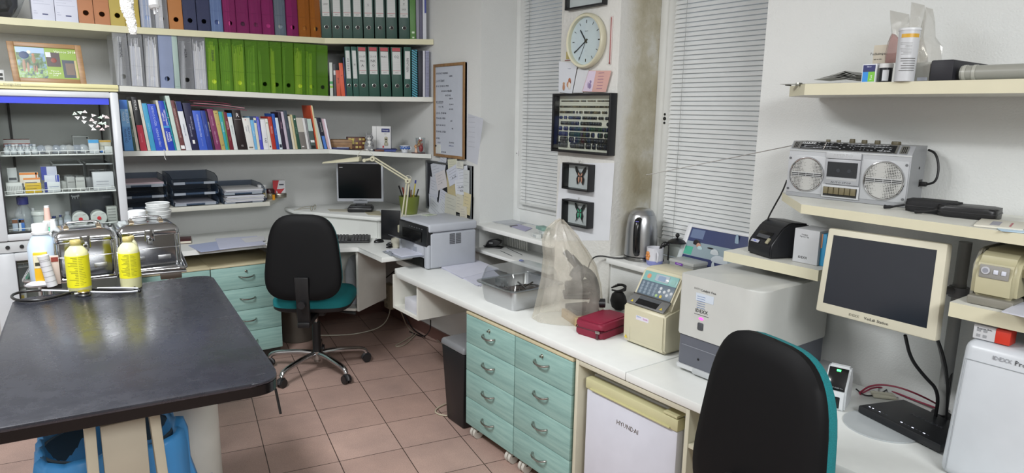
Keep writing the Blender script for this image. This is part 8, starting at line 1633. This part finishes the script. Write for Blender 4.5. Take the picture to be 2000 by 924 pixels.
def steelbox(lab,px0,px1,pyb,pyt,y0,depth,grp_='steel instrument boxes on the trolley'):
    n_=(0,1,0);a,b=ony(px0,pyb,y0),ony(px1,pyb,y0);zb=TB+.001;zl=ony((px0+px1)/2,pyt,y0).z;w=b.x-a.x;M=T((a.x+b.x)/2,y0,zb);H=zl-zb
    t=thing('instrument_box',lab,'metal box',((a.x+b.x)/2,y0+depth/2,zb),0,grp_);g=G();P=roundpoly([(-w/2,0),(w/2,0),(w/2,depth),(-w/2,depth)],.018);g.prism(P,.008,H,'chrome',M,bev=.004);g.obj('body',t)
    g=G();
    for z in (.012,H*.62,H-.004):g.tube([(x*1.012,depth/2+(y-depth/2)*1.012,z) for x,y in P],.0035 if z<.02 else .0022,'chrome',8,closed=True,M=M)
    for sx in (-1,1):g.cyl((sx*(w/2+.001),-.003,.0),(sx*(w/2+.001),-.003,H),.004,'chrome',seg=10,M=M)
    g.box((-w*.3,-w*.1),(-.003,.0),(H*.30,H*.42),'brushed',.001,M=M);g.box((w*.12,w*.34),(-.003,.0),(H*.30,H*.42),'brushed',.001,M=M);g.obj('rims',t)
    g=G();HL=.045;rows_=[(1.03,0),(1.045,.008),(1.03,.018),(.96,.030),(.80,.040),(.55,HL)];n=len(P);V=[];F=[]
    for s_,z in rows_:V+=[(x*s_,depth/2+(y-depth/2)*s_,H+z) for x,y in P]
    for k in range(len(rows_)-1):F+=[(k*n+i,k*n+(i+1)%n,(k+1)*n+(i+1)%n,(k+1)*n+i) for i in range(n)]
    F.append(tuple(range((len(rows_)-1)*n,len(rows_)*n)));g.add(V,F,'chrome',M);g.obj('lid',t)
    g=G();g.tube([(-.055,depth*.35,H+HL),(-.06,depth*.35,H+HL+.012),(-.045,depth*.35,H+HL+.022),(.045,depth*.35,H+HL+.022),(.06,depth*.35,H+HL+.012),(.055,depth*.35,H+HL)],.0045,'chrome',10,smooth=2,M=M)
    for sx in (-1,1):g.cyl((sx*.055,depth*.35-.022,H+HL+.003),(sx*.055,depth*.35+.022,H+HL+.003),.009,'b5a48c:m,r25',M=M)
    g.obj('handle',t)
    g=G();g.box((-.018,.018),(-.010,-.002),(H-.028,H+.022),'chrome',.003,M=M);g.box((-.009,.009),(-.013,-.009),(H-.04,H-.012),'brushed',.002,M=M);g.cyl((0,-.014,H-.018),(0,-.010,H-.018),.006,'55524c:m,r30',M=M);g.obj('latch',t)
steelbox('polished steel instrument box with handle beside the blue-capped bottles, left one',114,230,545,470,3.06,.20)
steelbox('polished steel instrument box with handle, right one under the white jar',238,354,532,458,3.10,.20)
def bottle(lab,px,pyb,pyt,z,Y,r,body,cap,label,prof='vet',capm=None,lz=(.12,.72),name='bottle'):
    c=Vector((ony(px,pyb,Y).x,Y,z));h=ony(px,pyt,Y).z-z;t=thing(name,lab,'bottle',c);M=T(*c);g=G()
    if prof=='vet':g.lathe([(r*.93,0),(r,.005),(r,h*.72),(r*.93,h*.79),(r*.6,h*.87),(r*.42,h*.90),(r*.42,h*.93)],body,M,40)
    elif prof=='jug':g.lathe([(r*.95,0),(r,.006),(r,h*.62),(r*.72,h*.76),(r*.45,h*.84),(r*.45,h*.87)],body,M,40)
    g.obj('body',t);g=G()
    if prof=='vet':g.lathe([(r*.46,h*.915),(r*.48,h*.92),(r*.48,h*.985),(r*.42,h)],cap,M,28)
    else:
        g.lathe([(r*.56,h*.85),(r*.56,h*.99),(r*.52,h)],cap,M,28);g.lathe([(r*.60,h*.83),(r*.62,h*.86),(r*.56,h*.87)],cap,M,28)
    g.obj('cap',t)
    if label:
        g=G();a=math.atan2(-c.y,-c.x);g.lathe([(r*1.012,h*lz[0]),(r*1.012,h*lz[1])],label,M,40);lb=g.obj('label',t);g=G();random.seed(int(px))
        for k in range(17):z_=h*(lz[1]-.03-k*(lz[1]-lz[0]-.05)/17);wrap(g,r*1.018,a-random.uniform(.2,.95),a+.15+random.uniform(0,.1) if False else a-.02,z_,z_+.0016,'6a6a20:r50',M,8);wrap(g,r*1.018,a+.08,a+random.uniform(.3,.7),z_,z_+.0012,'7a7a28:r50',M,6)
        g.obj('label_print',lb)
    return t
BT=TT+.0008
bottle('translucent bottle with yellow label on the black table, the left of the two',156.5,566,468,BT,2.93,.0385,'d2cf9c:r25','b5a768:r35','d8d21c:r45')
bottle('translucent bottle with yellow label on the black table, the right of the two',257,561,462,BT,2.90,.037,'d6d4a6:r25','b5a768:r35','d8d21c:r45',lz=(.22,.70))
bottle('tall bluish plastic bottle with white ribbed cap at the left of the steel boxes',89,545,436,TB+.001,3.10,.048,'b4c4d4:r30','d3d5d6:r40',None,'jug')
bottle('white bottle with cream cap behind the right yellow-labelled one',262,520,460,TB+.001,3.068,.020,'c8c6a6:r30','b5a768:r35',None)
for k,(px,py,Y,lab) in enumerate(((99,405,3.42,'green soap bottle with white and pink pump, standing behind the other green one'),(108,432,3.24,'green soap bottle with a white pump in front of the pink-topped one'))):
    c=Vector((ony(px,480,Y).x,Y,TB+.001));h=ony(px,py,Y).z-c.z;t=thing('pump_bottle',lab,'bottle',c);M=T(*c);g=G();hb=h*.68;g.lathe([(.028,0),(.030,.006),(.030,hb*.82),(.022,hb*.95),(.016,hb)],'2fb886:r35',M,28);g.obj('body',t);g=G();g.lathe([(.019,hb),(.020,hb+.004),(.020,hb+.022),(.016,hb+.026)],'cfd5d5:r40',M,24);g.obj('collar',t)
    g=G();g.lathe([(.013,hb+.026),(.012,hb+.040),(.010,h*1.0)],'d8b4a8:r40' if k==0 else 'cfd3d4:r40',M,20);g.cyl((0,0,h),(0,0,h+.008),.009,'d6d8da:r40',M=M);g.obj('pump_head',t)
c=Vector((ony(70,600,3.085).x,3.08,TB+.001));t=thing('medicine_box','yellow and white medicine box standing before the bluish bottle on the trolley','box',c);a,b=ony(64,500,3.05),ony(98,500,3.05);g=G();zt_=ony(75,494,3.05).z;M=T(a.x,3.045,TB+.001)@RZ(-.1)
g.box((0,(b.x-a.x)*.82),(0,.03),(0,zt_-TB),'d8a81e:r40',.001,M=M);g.obj('carton',t);g=G();g.box((.001,(b.x-a.x)*.8),(-.0008,0),((zt_-TB)*.55,(zt_-TB)*.93),'d3cfb4:r40',M=M);g.box((.004,(b.x-a.x)*.78),(-.0012,-.0008),((zt_-TB)*.62,(zt_-TB)*.72),'3a3a2c:r40',M=M);g.obj('print',t)
g=G();a,b=ony(96,500,3.05),ony(114,500,3.05);g.box((a.x,b.x),(3.05,3.056),(TB+.001,ony(100,500,3.05).z),'c9b8ae:r45',.001);g.box((a.x+.004,b.x-.002),(3.0492,3.05),(ony(100,512,3.05).z,ony(100,503,3.05).z),'8a3a30:r45');tag(g.obj('leaflet_box'),'narrow white and red-brown box between yellow box and steel box','box')
c0,c1=ony(101,545,3.022),ony(86,506,3.022);c0.z=TB+.004;g=G();g.cyl(c0,c1,.0175,'cbcbd0:r45',seg=28);o=tag(g.obj('test_tube_container'),'white round tube leaning against the yellow medicine box','tube');g=G();ax_=(c1-c0).normalized();g.cyl(c1,c1+ax_*.014,.0185,'c4c4c8:r40',seg=28)
for k in range(5):g.cyl(c0+ax_*(.02+.02*k),c0+ax_*(.0215+.02*k),.0178,'8a8a90:r45',seg=28)
g.obj('lid',o)
g=G();crumple(g,(ony(75,545,3.02).x,3.045,TB+.010),(.045,.022,.013),'c9cbd0:r45',14,.5,2);tag(g.obj('wrapper'),'crumpled white wrappers at the left front corner of the trolley tray','wrapper')
zl=ony(296,458,3.10).z+.045
c=Vector((ony(271,430,3.17).x,3.21,zl+.0));h=ony(271,411,3.2).z-zl
t=thing('white_jar','plain white plastic jar standing on the right steel box','jar',c);g=G();g.lathe([(.030,.0),(.034,.004),(.034,h*.92),(.030,h)],'d3d6d8:r40',T(*c),30);g.obj('jar',t)
for k in range(4):
    c=Vector((ony(311,430,3.25).x+.004*math.sin(k*2),3.25,zl+.002+.0165*k));t=thing('petri_dish','round clear dish in the pile on the right steel box, '+['lowest','second from below','third from below','topmost'][k]+' one','dish',c,0,'clear dishes piled on the right steel box');g=G();g.lathe([(.046,0),(.047,.014),(.045,.014),(.044,.002)],'c9cccc:r12,a50',T(*c),36);g.tube([(c.x+.0465*math.cos(a*math.pi/16),c.y+.0465*math.sin(a*math.pi/16),c.z+.0145) for a in range(32)],.0014,'d9dcdc:r15',6,closed=True);g.obj('dish',t)
# ---------------- stethoscope on the table ----------------
def tp(px,py,h=.006):p=onz(px,py,TT+h);return p
t=thing('stethoscope','black stethoscope with white ear tubes lying on the far end of the black table','stethoscope',tp(130,570,0))
g=G();P=[tp(140,571),tp(95,584),tp(50,589),tp(24,584),tp(22,576),tp(45,569),tp(100,566),tp(150,565),tp(200,565),tp(240,567),tp(262,566)];g.tube(P,.0048,'151517:r35',10,smooth=3)
g.tube([tp(140,571,.008),tp(152,572,.010)],.005,'151517:r35',10);g.obj('tubing',t)
g=G();g.tube([tp(82,567,.012),tp(130,568,.012),tp(200,571,.011),tp(252,570,.010),tp(272,568,.008)],.0032,'c4c6cc:r20',8,smooth=1);g.tube([tp(190,563,.010),tp(230,562,.010),tp(270,563,.010)],.0032,'c4c6cc:r20',8,smooth=1);g.obj('ear_tubes',t)
for q_ in ((272,568),(262,561)):g=G();p=tp(q_[0],q_[1],.008);g.sphere(p,.007,'151517:r35',seg=12);g.obj('ear_tip',t)
g=G();p=tp(164,572,.012);g.lathe([(.021,.0),(.022,.004),(.018,.010),(.010,.014)],'2a2a2c:r35',T(p.x,p.y,TT+.001),28);g.lathe([(.020,.014),(.021,.016),(.019,.019)],'b9a98a:m,r25',T(p.x,p.y,TT+.001),28);g.cyl((p.x-.03,p.y,TT+.012),(p.x,p.y,TT+.012),.005,'8a8a8a:m,r30');g.obj('chest_piece',t)
# ---------------- things hanging from above at the top left ----------------
hp=C0+ray(254,30)*1.6;t=thing('gauze_roll','white gauze-wrapped strip hanging from above at the top left','gauze',(hp.x,hp.y,hp.z));k_= lambda x,y:C0+ray(x,y)*(1.6)
g=G();random.seed(6);P=[k_(250,-150),k_(249,-60),k_(248,-10),k_(247,10),k_(250,25),k_(255,38),k_(258,50),k_(260,62),k_(260,67)];rad=[.013,.013,.014,.0155,.014,.011,.0105,.009,.007];V=[];F=[];N_=14;Q=[]
for i in range(len(P)-1):
    for j in range(5):Q.append((P[i].lerp(P[i+1],j/5),rad[i]+(rad[i+1]-rad[i])*j/5))
Q.append((P[-1],rad[-1]))
for p,r in Q:
    for i in range(N_):a=2*math.pi*i/N_;rr=r*(1+random.uniform(-.16,.16));V.append(p+vx*rr*math.cos(a)+vy*rr*.7*math.sin(a))
for k in range(len(Q)-1):F+=[(k*N_+i,k*N_+(i+1)%N_,(k+1)*N_+(i+1)%N_,(k+1)*N_+i) for i in range(N_)]
F.append(tuple(range((len(Q)-1)*N_,len(Q)*N_)));g.add(V,F,'gauze');g.obj('wrapping',t)
g=G();k2= lambda x,y:C0+ray(x,y)*1.7;g.cyl(k2(294,-200),k2(301,12),.0105,'d9dadb:r35',r2=.0115,seg=20);g.cyl(k2(301,12),k2(302,17),.0135,'d0d2d4:r35',r2=.009,seg=20);o=tag(g.obj('white_connector'),'white plastic connector hanging from above beside the gauze strip','connector')
g=G();g.cyl(k2(300,15),k2(303,28),.0026,'c9cbce:r25',seg=10);g.cyl(k2(305,14),k2(308,24),.0022,'c9cbce:r25',seg=10);g.obj('prongs',o)
g=G();p=ony(323,302,4.245);g.tube([ony(320,292,4.245),ony(322,300,4.242),ony(321,306,4.242),ony(324,312,4.242)],.0018,'cfd0cc:r50',6,smooth=1);tag(g.obj('string'),'short white thread hanging over the edge of the book shelf','string')
